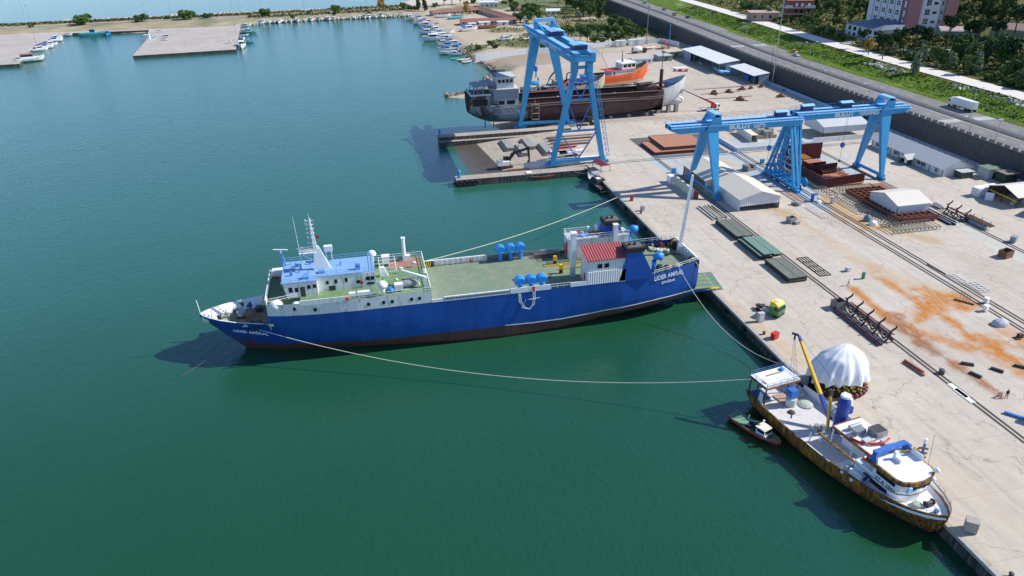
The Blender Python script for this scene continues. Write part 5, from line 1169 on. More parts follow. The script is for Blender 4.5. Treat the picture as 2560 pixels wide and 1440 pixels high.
def gable(name,label,u0,u1,v0,v1,ze,zr,axis,wallm,roofm,zb=2.6,walls='nsew',over=.35,zwall=None,open_z=None,posts=(),cat='shed',group=None,post_m=DARK):
 "gabled shed: axis is the ridge direction; walls lists the sides that are clad; open_z = lower edge of hanging cladding"
 t=thing(name,label,cat,((u0+u1)/2,(v0+v1)/2,0),0,group);w,l=(u1-u0)/2,(v1-v0)/2
 z0=zb if open_z is None else open_z;m=MB()
 if axis=='y':
  if 'w' in walls:m.box(-w,-w+.12,-l,l,z0,ze);m.cut()
  if 'e' in walls:m.box(w-.12,w,-l,l,z0,ze);m.cut()
  for s,c in((-1,'s'),(1,'n')):
   if c in walls:y=s*(l-.06);m.exty([(-w,z0),(w,z0),(w,ze),(0,zr-.05),(-w,ze)],y-.06,y+.06);m.cut()
  r=MB()
  for s in(-1,1):r.add([(s*(w+over),-l-over,ze-over*(zr-ze)/w),(s*(w+over),l+over,ze-over*(zr-ze)/w),(0,l+over,zr),(0,-l-over,zr)]+[(s*(w+over),-l-over,ze+.12-over*(zr-ze)/w),(s*(w+over),l+over,ze+.12-over*(zr-ze)/w),(0,l+over,zr+.12),(0,-l-over,zr+.12)],[(0,1,2,3),(4,5,6,7),(0,1,5,4),(1,2,6,5),(3,0,4,7)])
 else:
  if 's' in walls:m.box(-w,w,-l,-l+.12,z0,ze);m.cut()
  if 'n' in walls:m.box(-w,w,l-.12,l,z0,ze);m.cut()
  for s,c in((-1,'w'),(1,'e')):
   if c in walls:x=s*(w-.06);m.extx([(-l,z0),(l,z0),(l,ze),(0,zr-.05),(-l,ze)],x-.06,x+.06);m.cut()
  r=MB()
  for s in(-1,1):r.add([(-w-over,s*(l+over),ze-over*(zr-ze)/l),(w+over,s*(l+over),ze-over*(zr-ze)/l),(w+over,0,zr),(-w-over,0,zr)]+[(-w-over,s*(l+over),ze+.12-over*(zr-ze)/l),(w+over,s*(l+over),ze+.12-over*(zr-ze)/l),(w+over,0,zr+.12),(-w-over,0,zr+.12)],[(0,1,2,3),(4,5,6,7),(0,1,5,4),(1,2,6,5),(3,0,4,7)])
 m.build_each('wall',wallm,t);r.build('roof',roofm,t)
 if posts:
  p=MB()
  for x,y in posts:p.beam((x,y,2.6),(x,y,ze),.18);p.cut()
  p.build_each('post',post_m,t)
 return t
a=gable('gable_shed','nearer half of the cream roofed shed beneath the crane beside the quay rails',105.8,118.6,182.4,199.6,6.3,8.3,'y',WALLW,ROOFC,walls='we',posts=((-6.3,-8.5),(6.3,-8.5),(0,-8.5),(3,-8.5)))
m=MB();m.exty([(-6.4,4.1),(6.4,4.4),(6.4,6.3),(0,8.25),(-6.4,6.3)],-8.62,-8.5);m.build('gable_sheet',WALLX,a)
a=gable('gable_shed','farther half of the cream roofed shed behind the plated crane leg',103.6,116.6,200.2,216.5,6.3,8.3,'y',WALLW,ROOFC,walls='ns',posts=((-6.4,-8),(-6.4,0),(-6.4,8)))
a=gable('movable_shelter','white movable shelter standing over the steel cutting grid',146.,156.4,167.4,179.4,6.2,7.9,'x',WALLW,ROOFCX,walls='swe',open_z=3.7,posts=((-5.1,-5.9),(-5.1,5.9),(5.1,-5.9),(5.1,5.9)))
a=gable('movable_shelter','grey roofed movable shelter on low white walls behind the blue gantries',171.8,190.5,243.5,256.5,7.0,8.8,'x',WALLW,mat('pale_grey_sheet',(.52,.54,.55),.55,var=.06,ribs=('x',.55,.3)),walls='swe',open_z=4.6,posts=((-9,-6.3),(9,-6.3)))
lw=MB()
def low_wall(label,pts,h=1.6,th=.3,mt=None):
 m=MB()
 for p,q in zip(pts,pts[1:]):m.beam((p[0],p[1],2.6+h/2),(q[0],q[1],2.6+h/2),th,h)
 return one('low_wall',m,mt or WHITEW,label,'wall')
low_wall('long low white wall beneath the grey roofed shelter',[(165,239.2),(192.5,239.2)],1.9)
low_wall('low white wall along the stone block store beyond the gantry rails',[(133.2,257),(133.2,236.6),(164,236.8)],1.3,.3,mat('blue_tinged_white',(.58,.66,.75),.7,var=.12,dirt=(.4,.5,.62),dirt_amt=.4))
low_wall('low pale wall edging the sunken bay of rusty hatch plates',[(103.5,236.4),(129.6,236.4)],.7,.25,mat('mauve_concrete',(.46,.43,.45),.85,var=.12))
pit=MB();pit.quad((101.6,236.9,2.61),(130,236.9,2.61),(130,262,2.61),(101.6,262,2.61));struct('sunken_bay_floor',pit,mat('dark_bay_concrete',(.11,.105,.10),.8,var=.25))  # flat sheet at yard level, darker than the concrete around it
of_=thing('office_building','long single-storey white site office with grey gabled roof below the road wall','office',(188.6,212.4,0))
m=MB();m.box(-5.2,5.2,-17.9,18,2.6,5.2);m.extx([(-17.9,5.2)],0,0)if False else None
m.exty([(-5.2,5.2),(5.2,5.2),(0,7.5)],-17.9,-17.8);m.build('wall',mat('office_white',(.70,.70,.66),.6,var=.04),of_)
r=MB()
for s in(-1,1):r.add([(s*5.9,-18.5,4.95),(s*5.9,18.6,4.95),(0,18.6,7.7),(0,-18.5,7.7),(s*5.9,-18.5,5.15),(s*5.9,18.6,5.15),(0,18.6,7.9),(0,-18.5,7.9)],[(0,1,2,3),(4,5,6,7),(0,1,5,4),(1,2,6,5),(3,0,4,7)])
r.build('roof',OFFR,of_)
DGT=mat('dark_green_trim',(.06,.075,.06),.6)
for k,y in enumerate((-17.8,-11.8,-8.5,-2.2,3.2,7.7,12,17.8)):m=MB();m.box(-5.3,-5.15,y-.12,y+.12,2.6,5.2);m.build('pilaster_trim',DGT,of_)
for y,w in((-15.1,1.3),(-8.9,2.2),(-6.6,1.7),(4.8,2.2),(9.5,1.4),(14.8,1.6),(1.2,1.2)):
 m=MB();m.box(-5.3,-5.14,y-w/2,y+w/2,3.4,4.75);fr_=m.build('window',GLASS,of_)
 m=MB();
 for k in range(int(w/.6)+1):yy=y-w/2+k*w/int(w/.6);m.box(-5.36,-5.3,yy-.06,yy+.06,3.35,4.8)
 m.box(-5.36,-5.3,y-w/2,y+w/2,4.75,4.85);m.build('window_frame',WHITE,fr_)
p=MB();p.add([(-8.6,-5.2,4.6),(-8.6,-.6,4.6),(-8.6,-2.9,5.9),(-3.5,-2.9,6.0),(-5.2,-5.2,4.7),(-5.2,-.6,4.7)],[(0,2,3,4),(1,5,3,2),(0,1,2)]);p.build('porch_roof',OFFR,of_)
p=MB();p.box(-8.3,-6.4,-4.9,-4.75,2.6,4.6,0);p.box(-8.2,-8.1,-4.7,-3.4,3.2,4.5,1);p.cut();p.box(-8.35,-8.2,-2.0,-.9,2.6,4.6,0);p.box(-7.4,-5.3,-1.,-.9,2.6,4.6,0);p.build_each('porch_wall',[DGT,WHITE],of_)
p=MB();p.box(-1,3.2,-21.2,-17.9,2.6,4.7,0);p.box(-1.4,3.5,-21.5,-17.9,4.7,4.9,1);p.build('end_porch',[DGT,OFFR],of_)
def container(label,x,y,rz,L_,col,h=2.6,w=2.44,group=None,z=2.6,opened=False):
 t=thing('shipping_container',label,'container',(x,y,z),rz,group);m=MB();mt=mat('container_'+''.join(str(int(c*99))+'_' for c in col),col,.6,var=.08,dirt=tuple(c*.6 for c in col),dirt_amt=.25)
 m.box(-L_/2,L_/2,-w/2,w/2,.1,h)
 for k in range(int(L_/.5)):
  x0=-L_/2+.12+k*.5
  for s in(-1,1):m.box(x0,x0+.22,s*w/2-.04,s*w/2+.04,.25,h-.2)
 m.build('body',mt,t)
 d=MB()
 for s in(-1,1):d.box(-L_/2-.06,-L_/2+.02,s*w/4-w/4+.05,s*w/4+w/4-.05,.2,h-.12)
 d.build('door',mt,t)
 b=MB();
 for y_ in(-.8,-.3,.3,.8):b.beam((-L_/2-.1,y_,.2),(-L_/2-.1,y_,h-.1),.06)
 b.build('lock_rod_trim',STEEL,t)
 return t
container('white container with doors swung open beside the dark open shed',184.,177.4,radians(8),8.5,(.78,.78,.80),2.7)
m=MB();m.box(-.06,.06,-1.1,1.1,.1,2.5);m2=one('open_container_door',m,WHITE,'white swung-open door leaf standing by the white container','door',loc=(181.2,172.6,2.6),rz=radians(55))
container('grey container standing by itself below the dark open shed',185.2,160.6,radians(25),6.1,(.42,.46,.46),2.6)
a=gable('open_shed','dark open-fronted shed with cream roof beside the white container',183.5,196,165.2,176,6.0,7.8,'x',mat('dark_boarding',(.09,.08,.07),.8,var=.3),ROOFCX,walls='ne',posts=((-6.1,-5.3),(-6.1,5.3),(-6.1,0),(0,-5.3)))
m=MB();m.beam((-6.1,-5.2,4.6),(-6.1,5.2,4.9),.15,.3);m.build('front_beam',YELLOW,a)
m=MB();
for k in range(7):m.box(-5+1.3*k,-4.3+1.3*k,-3+k%3,-2.2+k%3,2.6,3.5+.3*(k%2));m.cut()
m.build_each('stored_crate',[LGREY],a)
def flat_hut(label,u,v,w,l,h,wallm,roofm,over=.35,name='site_hut',rz=0.,z=2.6,door=True,slope=0.,win=1):
 t=thing(name,label,'hut',(u,v,z),rz);m=MB();m.box(-w/2,w/2,-l/2,l/2,0,h);m.build('wall',wallm,t)
 r=MB();r.add([(-w/2-over,-l/2-over,h),(w/2+over,-l/2-over,h+slope),(w/2+over,l/2+over,h+slope),(-w/2-over,l/2+over,h)]+[(-w/2-over,-l/2-over,h+.18),(w/2+over,-l/2-over,h+slope+.18),(w/2+over,l/2+over,h+slope+.18),(-w/2-over,l/2+over,h+.18)],[(0,1,2,3),(4,5,6,7),(0,1,5,4),(1,2,6,5),(2,3,7,6),(3,0,4,7)]);r.build('roof',roofm,t)
 if door:d=MB();d.box(-.45,.45,-l/2-.05,-l/2+.02,0,min(2.,h-.2));d.build('door',DARK,t)
 for k in range(win):d=MB();x=-w/2+w*(k+.5)/max(1,win);x+=1. if abs(x)<.9 else 0;d.box(x-.5,x+.5,-l/2-.04,-l/2+.02,h*.45,h*.8);d.build('window',GLASS,t)
 return t
GRO=mat('green_sheet_roof',(.13,.20,.13),.7,var=.1)
flat_hut('pale guard hut with green flat roof beside the site office end',197.5,191.,4.4,4.2,3.1,LGREY,GRO)
h_=flat_hut('open dark gatehouse shelter with brown flat roof beside the guard hut',199.6,186.2,4.6,4.,2.9,mat('dark_olive',(.05,.06,.045),.7),mat('brown_roof',(.20,.17,.14),.7))
def lean_shed(label,u0,u1,v0,v1,zlo,zhi,roofm,wm,bays,under=()):
 t=thing('lean_to_shed',label,'shed',(u0,v0,2.66));w,l=u1-u0,v1-v0
 r=MB();r.add([(-.8,-.6,zlo),(w,-.6,zhi),(w,l+.6,zhi),(-.8,l+.6,zlo),(-.8,-.6,zlo+.2),(w,-.6,zhi+.2),(w,l+.6,zhi+.2),(-.8,l+.6,zlo+.2)],[(0,1,2,3),(4,5,6,7),(0,1,5,4),(1,2,6,5),(2,3,7,6),(3,0,4,7)]);r.build('roof',roofm,t)
 m=MB();m.box(w-.2,w,0,l,0,zhi);m.build('back_wall',wm,t)
 m=MB();m.box(.2,w-.2,l-.2,l,0,zlo);m.cut();m.box(w*.35,w-.2,0,.2,0,zlo);m.build_each('end_wall',wm,t)
 m=MB()
 for k in range(bays+1):y=l*k/bays;m.beam((0,min(max(y,.15),l-.15),0),(0,min(max(y,.15),l-.15),zlo),.25);m.cut()
 m.build_each('post',CRANEB,t)
 for nm,bx,mt in under:m=MB();m.box(*bx);m.build(nm,mt,t)
 return t
SHW=mat('shed_blue_grey',(.36,.42,.48),.7,var=.12)
lean_shed('long open shed with white single-pitch roof against the road wall',189.6,200.6,365.5,412,4.9,6.2,ROOFW,SHW,6,(('workbench',(3,5,8,12,0,1.2),LGREY),('stored_plate',(2,6,24,30,0,.9),GREY),('side_panel',(.1,.3,36,46,0,4.2),SHW)))
lean_shed('smaller open shed with white roof beside the tall lamp mast',193.6,201.4,336,361,4.2,5.2,ROOFW,SHW,4,(('blue_compressor',(1.5,4,9,14,0,2.4),mat('compressor_blue',(.03,.13,.42),.5)),('storage_rack',(1,3,1,5,0,2.6),DARK)))
one('blue_tarpaulin',MB().add([(-2.8,-3,1.9),(2.6,-3.4,1.2),(2.8,3,1.4),(-2.4,3.2,2.1),(-2.9,-3.1,.9),(2.7,-3.5,.4),(2.9,3.1,.4),(-2.5,3.3,1.)],[(0,1,2,3),(0,1,5,4),(1,2,6,5),(2,3,7,6),(3,0,4,7)]),mat('pale_blue_cover',(.22,.50,.75),.6),'pale blue cover stretched between the two white roofed sheds','tarpaulin',loc=(191.6,363.4,2.6))
a=flat_hut('small white workshop with grey roof behind the orange boat bow',160.5,403,11.5,7,3.,WHITEW,mat('grey_flat_roof',(.42,.44,.45),.6,var=.08),win=3)
flat_hut('grey-green hut with grey roof beside the tan roofed hut',176.5,409.5,8,8,3.,mat('grey_green_wall',(.22,.26,.24),.7),mat('grey_flat_roof',(0,0,0)))
flat_hut('tan roofed hut next to the long white roofed shed',185.5,417.5,9,9,3.4,mat('olive_wall',(.30,.28,.18),.7),mat('tan_roof',(.52,.45,.33),.7,var=.06),slope=.4)
container('single white container by the far white yard wall',169.6,461.5,radians(90),2.6,(.74,.75,.74),3.6,6.5)
container('pair-width white container by the pole at the far white yard wall',180.6,463.2,radians(90),2.6,(.72,.74,.74),3.6,10.)
gz=thing('gazebo','small gazebo with dark red pyramid roof in the far yard corner','gazebo',(193.5,446,2.6))
m=MB()
for x in(-2,2):
 for y in(-2,2):m.beam((x,y,0),(x,y,3),.2);m.cut()
m.build_each('post',RUSTD,gz)
m=MB();m.add([(-2.8,-2.8,2.9),(2.8,-2.8,2.9),(2.8,2.8,2.9),(-2.8,2.8,2.9),(0,0,4.6)],[(0,1,4),(1,2,4),(2,3,4),(3,0,4),(0,3,2,1)]);m.build('roof',mat('dark_red_roof',(.33,.05,.06),.6),gz)
m=MB();m.rail([(-2,-2,0),(2,-2,0),(2,2,0),(-2,2,0),(-2,-2,0)],1.,.05,1.);m.build('balustrade_trim',RUSTD,gz)
# ================================================================== WALLS AND FENCES
STONE=mat('dark_masonry',(.075,.072,.072),.9,var=.45,scale=1.1,streak=True,dirt=(.13,.125,.12),dirt_amt=.4,bump=.8)
CONCL=mat('pale_coping',(.17,.165,.155),.9,var=.2,scale=1.)
rw=MB()
ys=[y for y in YS if y<=740]
for a_,b_ in zip(ys,ys[1:]):
 xa,xb=205.6+rc(a_),205.6+rc(b_)
 rw.add([(xa-.9,a_,2),(xa+.8,a_,2),(xa+.8,a_,ZR+.25),(xa,a_,ZR+.25),(xb-.9,b_,2),(xb+.8,b_,2),(xb+.8,b_,ZR+.25),(xb,b_,ZR+.25)],[(0,4,7,3),(1,2,6,5),(3,7,6,2)])
rwo=thing('retaining_wall','long dark stone retaining wall with crenellated top carrying the road','wall');rw.build('masonry',STONE,rwo)
me_=MB();y=92.
while y<700:x=206.0+rc(y+.9);me_.box(x-.35,x+.35,y,y+1.75,ZR+.2,ZR+1.25);y+=3.3
me_.build('crenellation_trim',CONCL,rwo)
fn=thing('yard_fence','blue mesh fence on posts along the foot of the road wall','fence')
FM=mat('fence_blue',(.06,.2,.38),.6)
fp=MB();pts=[(201.4,150+3.4*k)for k in range(62)]
for i,(x,y)in enumerate(pts):x+=rc(y)*.6;fp.beam((x,y,2.6),(x,y,5.2),.1);fp.cut()
fp.build_each('post',DARK,fn)
fp=MB()
for a_,b_ in((150,290),(290,345)):
 for z in(3.4,4.2,5.1):fp.beam((201.4+rc(a_)*.6,a_,z),(201.4+rc(b_)*.6,b_,z),.05)
fp.build('fence_rail',FM,fn)
lb_=MB();lb_.beam((201.0,250,3.3),(201,340,3.3),.3,1.5);one('perimeter_wall',lb_,mat('perimeter_blue',(.30,.42,.58),.7,var=.1),'pale blue wall at the foot of the mesh fence behind the stored shelters','wall')
lb_=MB();lb_.beam((201.2,350,3.8),(206,440,3.8),.3,2.4);one('perimeter_wall',lb_,mat('perimeter_blue2',(.10,.25,.5),.7,var=.1),'deep blue wall behind the long shed below the road wall','wall')
pw=MB();pw.box(202.6,205,120,284,2.6,2.75);struct('wall_foot_path',pw,mat('pale_path',(.55,.56,.60),.85,var=.1))
ww=MB();
for p_,q_ in(((73,442),(106,452)),((106,452),(128,455)),((128,455),(165,464.5)),((165,464.5),(199,466)),((199,466),(203.5,449))):ww.beam((*p_,3.2),(*q_,3.2),.4,4.2)
one('boundary_wall',ww,mat('boundary_white',(.60,.62,.66),.7,var=.06,dirt=(.5,.5,.5),dirt_amt=.2),'long white boundary wall between the shipyard and the sandy boat yard','wall')
# ================================================================== YARD STOCK AND CLUTTER
G0=2.6
def G(px,py,z=G0):return P(px,py,z)
PLG=mat('plate_dark_green',(.135,.15,.125),.75,var=.12,scale=.4,dirt=(.2,.2,.16),dirt_amt=.35);PLT=mat('plate_teal_green',(.13,.24,.19),.75,var=.12,dirt=(.2,.25,.2),dirt_amt=.3)
PED=mat('plate_edge_dark',(.03,.034,.032),.8,var=.3)
def plate_stack(label,u0,u1,v0,v1,n,mt,jit,h=.34,group='stacks of deck hatch plates',seed=1):
 t=thing('plate_stack',label,'plate stack',((u0+u1)/2,(v0+v1)/2,G0),0,group);rnd=random.Random(seed)
 b=MB()
 for k in(-.4,.4):b.box(-(u1-u0)/2,(u1-u0)/2,k*(v1-v0)-.15,k*(v1-v0)+.15,0,.18)
 b.build('bearer',TAN,t)
 for k in range(n):
  dx,dy=rnd.uniform(-jit,jit),rnd.uniform(-jit,jit)*1.6;z=.18+k*(h+.05)
  for half in(0,1):
   x0,x1=(-(u1-u0)/2,-.06)if half==0 else(.06,(u1-u0)/2);m=MB();m.box(x0+dx,x1+dx,-(v1-v0)/2+dy*(1+half),(v1-v0)/2+dy*(1+half),z,z+h,1,0);m.build('deck_plate',[mt,PED],t)
 return t
plate_stack('dark green plate stack nearest the cream roofed shed',95.2,99.8,163.5,175.6,3,PLG,.12,seed=3)
plate_stack('teal topped uneven plate stack between the two dark ones',95.4,100.3,151.0,162.2,4,PLT,.5,seed=8)
plate_stack('dark green plate stack closest to the green and yellow truck',95.2,100.0,137.6,148.6,3,PLG,.1,seed=5)
pb=thing('pipe_bundle','bundle of pale and dark pipes by the quay rail beside the cream shed','pipes',(98.2,183.6,G0));rnd=random.Random(4)
for k in range(11):
 x=-2.4+.47*k;z=.2+.22*(k%3==1);m=MB();m.tube([(x,-5.2+rnd.uniform(-.8,.8),z),(x+rnd.uniform(-.3,.3),5+rnd.uniform(-.9,.7),z)],.2,6);m.build('pipe',[(.62,.60,.55),(.25,.2,.16),(.5,.46,.35),(.2,.05,.05),(.35,.33,.12)][0]and mat('pipe_%d'%(k%4),[(.62,.60,.56),(.16,.13,.11),(.66,.64,.60),(.34,.30,.16)][k%4],.6),pb)
def flat_frame(name,label,u0,u1,v0,v1,nx,ny,mt,fill=None,z=.12,cat='frame',group=None,w=.14):
 t=thing(name,label,cat,((u0+u1)/2,(v0+v1)/2,G0),0,group);a,b=(u1-u0)/2,(v1-v0)/2;m=MB()
 for i in range(nx+1):x=-a+2*a*i/nx;m.beam((x,-b,z),(x,b,z),w)
 for j in range(ny+1):y=-b+2*b*j/ny;m.beam((-a,y,z+.02),(a,y,z+.02),w)
 m.build('frame',mt,t)
 if fill:m=MB();m.box(-a,a,-b,b,.02,.06);m.build('infill_mat',fill,t)
 return t
flat_frame('bamboo_mat','pale slatted mat held in a dark frame lying on the yard',104.6,107.4,139.2,149.6,4,4,DARK,mat('pale_bamboo',(.62,.52,.38),.8,var=.1,scale=3))
flat_frame('steel_lattice','pinkish ladder-like steel frame lying beside the gantry rails',126.0,129.4,184.0,194.0,2,9,mat('pink_primer',(.52,.33,.27),.75,var=.12),None)
a=flat_frame('steel_lattice','white lattice panels lying by the rails below the steel grid',126.2,128.2,171.8,180.6,2,9,WHITEW,None,.35)
for i,(u,v,w,l,lb)in enumerate(((134.6,130.5,2.4,4.2,'farther white slatted frame lying beside the gantry rails'),(136.2,125.5,2.6,4.8,'nearer white slatted frame with rusty bar beside the gantry rails'))):
 flat_frame('slatted_grid',lb,u-w/2,u+w/2,v-l/2,v+l/2,2,5,WHITEW,None,.2,group='white slatted frames')
m=MB();m.beam((133.6,139,G0+.1),(134,129.6,G0+.15),.2);one('steel_bar',m,RUST,'long rusty bar lying next to the white slatted frames','bar')
RB=mat('red_oxide_steel',(.17,.042,.036),.75,var=.2,streak=True,scale=1.2,dirt=(.09,.03,.03),dirt_amt=.4)
blk=thing('hull_block','unfinished red-brown hull block with ribbed walls under the gantries','hull block',(148,208,G0))
def ribwall(name,p,q,h0,h1,mt,n,t_=.15,out=.3):
 m=MB();p,q=V((*p,0)),V((*q,0));m.beam(p+V((0,0,(h0+h1)/2)),q+V((0,0,(h0+h1)/2)),t_,h1-h0)
 d=(q-p).normalized();nrm=V((d.y,-d.x,0))
 for k in range(n+1):
  c=p.lerp(q,k/n)+nrm*out*.5;m.beam(c+V((0,0,h0)),c+V((0,0,h1)),.1,out)if abs(d.x)>.5 else m.beam(c+V((0,0,h0)),c+V((0,0,h1)),out,.1)
 m.build(name,mt,blk)
ribwall('near_side_wall',(-7.2,-14.2),(7.6,-12.2),.5,3.3,RB,22);ribwall('outer_side_wall',(-7.2,-14.2),(-7.6,13.5),.5,3.2,RB,30);ribwall('far_bulkhead',(-7.6,12),(8,12.5),.5,6.2,RB,18)
ribwall('inner_bulkhead',(-4.4,-3.2),(4.2,-2.4),.4,3.9,RUSTD,14);ribwall('inner_bulkhead',(-4.6,-.2),(2.,.6),.4,3.6,RUSTD,10);ribwall('inner_side',(-4.5,-3),(-4.6,3.5),.4,3.6,RUSTD,8)
m=MB();m.box(-7.2,7.2,-13.4,12,.3,.5);m.build('bottom_plating',mat('orange_primer_floor',(.40,.16,.09),.8,var=.25),blk)
m=MB()
for k in range(6):m.beam((-5+.9*k,5,3.4),(-5.2+.9*k,9.5,3.6),.25,.2);m.cut()
m.build_each('yellow_beam',mat('beam_orange',(.70,.35,.05),.6),blk)
m=MB()
for k in range(9):m.beam((-3.6+.85*k,-7.5,2.8),(-3.2+.85*k,-4.2,3.),.16,.2)
for k in range(6):m.beam((4.8,-7+1.8*k,.8),(7.2,-7+1.8*k,.8),.2)
m.beam((4.8,-9,.9),(4.8,4,.9),.22);m.build('stiffener_rib',RUST,blk)
grd=thing('steel_grid','rust-red egg-crate steel grid lying on the assembly berth','steel grid',(150,180,G0))
m=MB()
for i in range(7):x=-5.6+1.9*i;m.box(x-.08,x+.08,-17,8.5,.5,1.5)
for j in range(15):y=-17+1.82*j;m.box(-5.6,5.8,y-.08,y+.08,.6,1.45)
m.build('girder_mesh',mat('grid_orange',(.27,.085,.045),.8,var=.25,dirt=(.12,.05,.04),dirt_amt=.4),grd)
m=MB();m.box(-5.6,5.8,-17,8.5,.3,.36);m.build('base_plate',RUSTD,grd)
m=MB();m.box(-5.7,5.9,-17.3,-17.05,.5,1.9);m.build('edge_plate',RB,grd)
flat_frame('steel_lattice','orange-red stiffened panel frame on the inland edge of the assembly berth',155.9,159.6,182.5,192.6,1,11,mat('panel_orange',(.40,.14,.08),.8,var=.2),None,.5,w=.2)
OLV=mat('trestle_olive',(.16,.16,.12),.8,var=.3,scale=2,dirt=(.22,.13,.06),dirt_amt=.4)
def trestle(label,u0,u1,v0,v1,n,mt=OLV):
 t=thing('trestle_bed',label,'trestle',((u0+u1)/2,(v0+v1)/2,G0),0,'low steel trestle beds');a,b=(u1-u0)/2,(v1-v0)/2;m=MB();lg=MB()
 along_y=b>a;k_=b if along_y else a;o=a if along_y else b
 for s in(-1,1):m.beam((s*o,-b,.95),(s*o,b,.95),.16)if along_y else m.beam((-a,s*o,.95),(a,s*o,.95),.16)
 for i in range(n+1):
  q_=-k_+2*k_*i/n
  if along_y:m.beam((-o,q_,1.0),(o,q_,1.0),.2,.12)
  else:m.beam((q_,-o,1.),(q_,o,1.),.2,.12)
  for s in(-1,1):
   x,y=(s*o,q_)if along_y else(q_,s*o);lg.beam((x,y,0),(x,y,.9),.12)
   if i<n:dq=k_/n;lg.beam((x,y,.75),((x,y+dq,.15)if along_y else(x+dq,y,.15)),.09)
 m.build('top_frame',mt,t);lg.build('leg_mesh',mt,t);return t
trestle('long olive trestle bed between the red-brown block and the gantry rails',137.6,140.4,186.5,203,12);trestle('olive trestle bed carrying the outer edge of the steel grid',138.4,142.6,171.8,185.6,12)
trestle('dark trestle bed in the shade of the white movable shelter',139.6,143.4,161.5,171,8,mat('trestle_dark',(.05,.05,.045),.8,var=.3));trestle('olive trestle bed in front of the white movable shelter',137.6,152,157.2,162.2,12)
trestle('short olive trestle bed between the red-brown block and the steel grid',142.8,155.5,189.0,192.2,12)
CM=mat('cradle_black',(.028,.02,.026),.6,var=.3)
def cradle(label,u,v,L_,n,low=True,group='black pipe cradles with forked posts',rz=0.):
 t=thing('pipe_cradle',label,'rack',(u,v,G0),rz,group)
 for k in range(n):
  y=-L_/2+L_*k/(n-1);m=MB();m.beam((-1.,y,0),(0,y,1.4),.26);m.beam((1.,y,0),(0,y,1.4),.26);m.beam((0,y,1.2),(0,y,2.7),.32);m.beam((0,y,2.6),(1.1,y,3.3),.28);m.beam((0,y,2.6),(-.7,y,2.9),.22);m.beam((1.1,y,3.3),(1.1,y,3.8),.2)
  m.beam((-1.6,y,1.3),(0,y,1.5),.24);m.beam((-1.6,y,1.3),(-1.9,y,1.9),.2);m.build('forked_post',CM,t)
  if k<n-1:m=MB();y2=y+L_/(n-1);m.beam((-.4,y,.3),(-.4,y2,1.3),.16);m.beam((.4,y,1.3),(.4,y2,.3),.16);m.build('cross_brace',CM,t)
 m=MB();m.beam((.0,-L_/2,1.9),(0,L_/2,1.9),.22,.3);m.beam((.6,-L_/2-.5,.9),(.6,L_/2+.5,.9),.2,.25);m.build('long_rail',[CM],t)
 m=MB();m.beam((.95,-L_/2,1.7),(.95,L_/2,1.7),.5,.08);m.build('red_walkboard',mat('board_dark_red',(.22,.035,.04),.6),t)
 if low:m=MB();m.box(-3.0,-1.9,-L_/2-.8,L_/2,.0,.5);m.box(-2.6,-2.3,-L_/2-1,L_/2+.5,.5,.7);m.build('loose_channel',mat('channel_maroon',(.07,.03,.045),.7),t)
 return t
cradle('long black pipe cradle with five forked posts beside the quay rail',100.6,116.4,14.4,5)
cradle('short black pipe cradle with three forked posts by the inland rail',162.2,163.6,7.,3,False)
pr2=thing('pipe_rack','low blue posted rack of brown pipes and grey tubes by the inland rail','rack',(164.4,157.9,G0))
for k in range(6):m=MB();m.tube([(-.9+.36*k,-4.2-.3*(k%3),1.1+.12*(k%2)),(-.9+.36*k,4.2,1.1+.12*(k%2))],.17,6);m.build('brown_pipe',RUST,pr2)
m=MB();m.tube([(-.6,-3.8,.42),(-.6,3.8,.42)],.36,8);m.build('grey_tube',LGREY,pr2)
for y in(-3,0,3):
 m=MB();m.beam((-1.2,y,0),(-1.2,y,1.9),.15);m.beam((1.2,y,0),(1.2,y,1.9),.15);m.beam((-1.2,y,.9),(1.2,y,.9),.14);m.build('post',CRANEB,pr2)
for k,(u,v,l,w)in enumerate(((156.8,165.5,13,.5),(158.,165.6,14,.5),(159.1,166,12,.45))):
 m=MB();m.box(-w/2,w/2,-l/2,l/2,0,.5);m.box(-w*.3,w*.3,-l/2,l/2,.5,.62,1);one('steel_girder',m,[CM,STEEL],'long dark steel girder lying between the white shelter and the forked cradle','girder','dark girders by the inland rail',loc=(u,v,G0))
m=MB();m.lathe([(.6,-1.6),(.75,-1.2),(.75,1.2),(.6,1.6)],(0,0,.35),8,0,'y');one('grey_trough',m,STEEL,'galvanised grey trough lying by the inland rail near the forked cradle','trough',loc=(163.2,171.6,G0))
HP=mat('hatch_orange',(.40,.19,.11),.85,var=.12,dirt=(.30,.13,.08),dirt_amt=.4);HPE=mat('hatch_edge',(.13,.05,.04),.85,var=.3)
def hatch(label,u0,u1,v0,v1,z0,z1):
 m=MB();m.box(u0,u1,v0,v1,z0,z1,1,0)
 n=int((u1-u0)/.8)
 for k in range(n):x=u0+.2+k*.8;m.box(x,x+.4,v0-.1,v0+.5,z1+.003,z1+.05,1);m.box(x,x+.4,v1-.5,v1+.1,z1+.003,z1+.05,1)
 return one('hatch_cover',m,[HP,HPE],label,'hatch cover','rusty hatch covers in the sunken bay')
hatch('lower rusty hatch cover half hidden beneath the large one',103.2,119.0,239.5,253.6,2.64,3.6);hatch('large rusty orange hatch cover on top of the other',107.4,123.4,241.2,257.,3.62,4.7)
SB=mat('stone_block',(.33,.30,.25),.9,var=.25,scale=1.5,dirt=(.2,.18,.14),dirt_amt=.4)
i=0
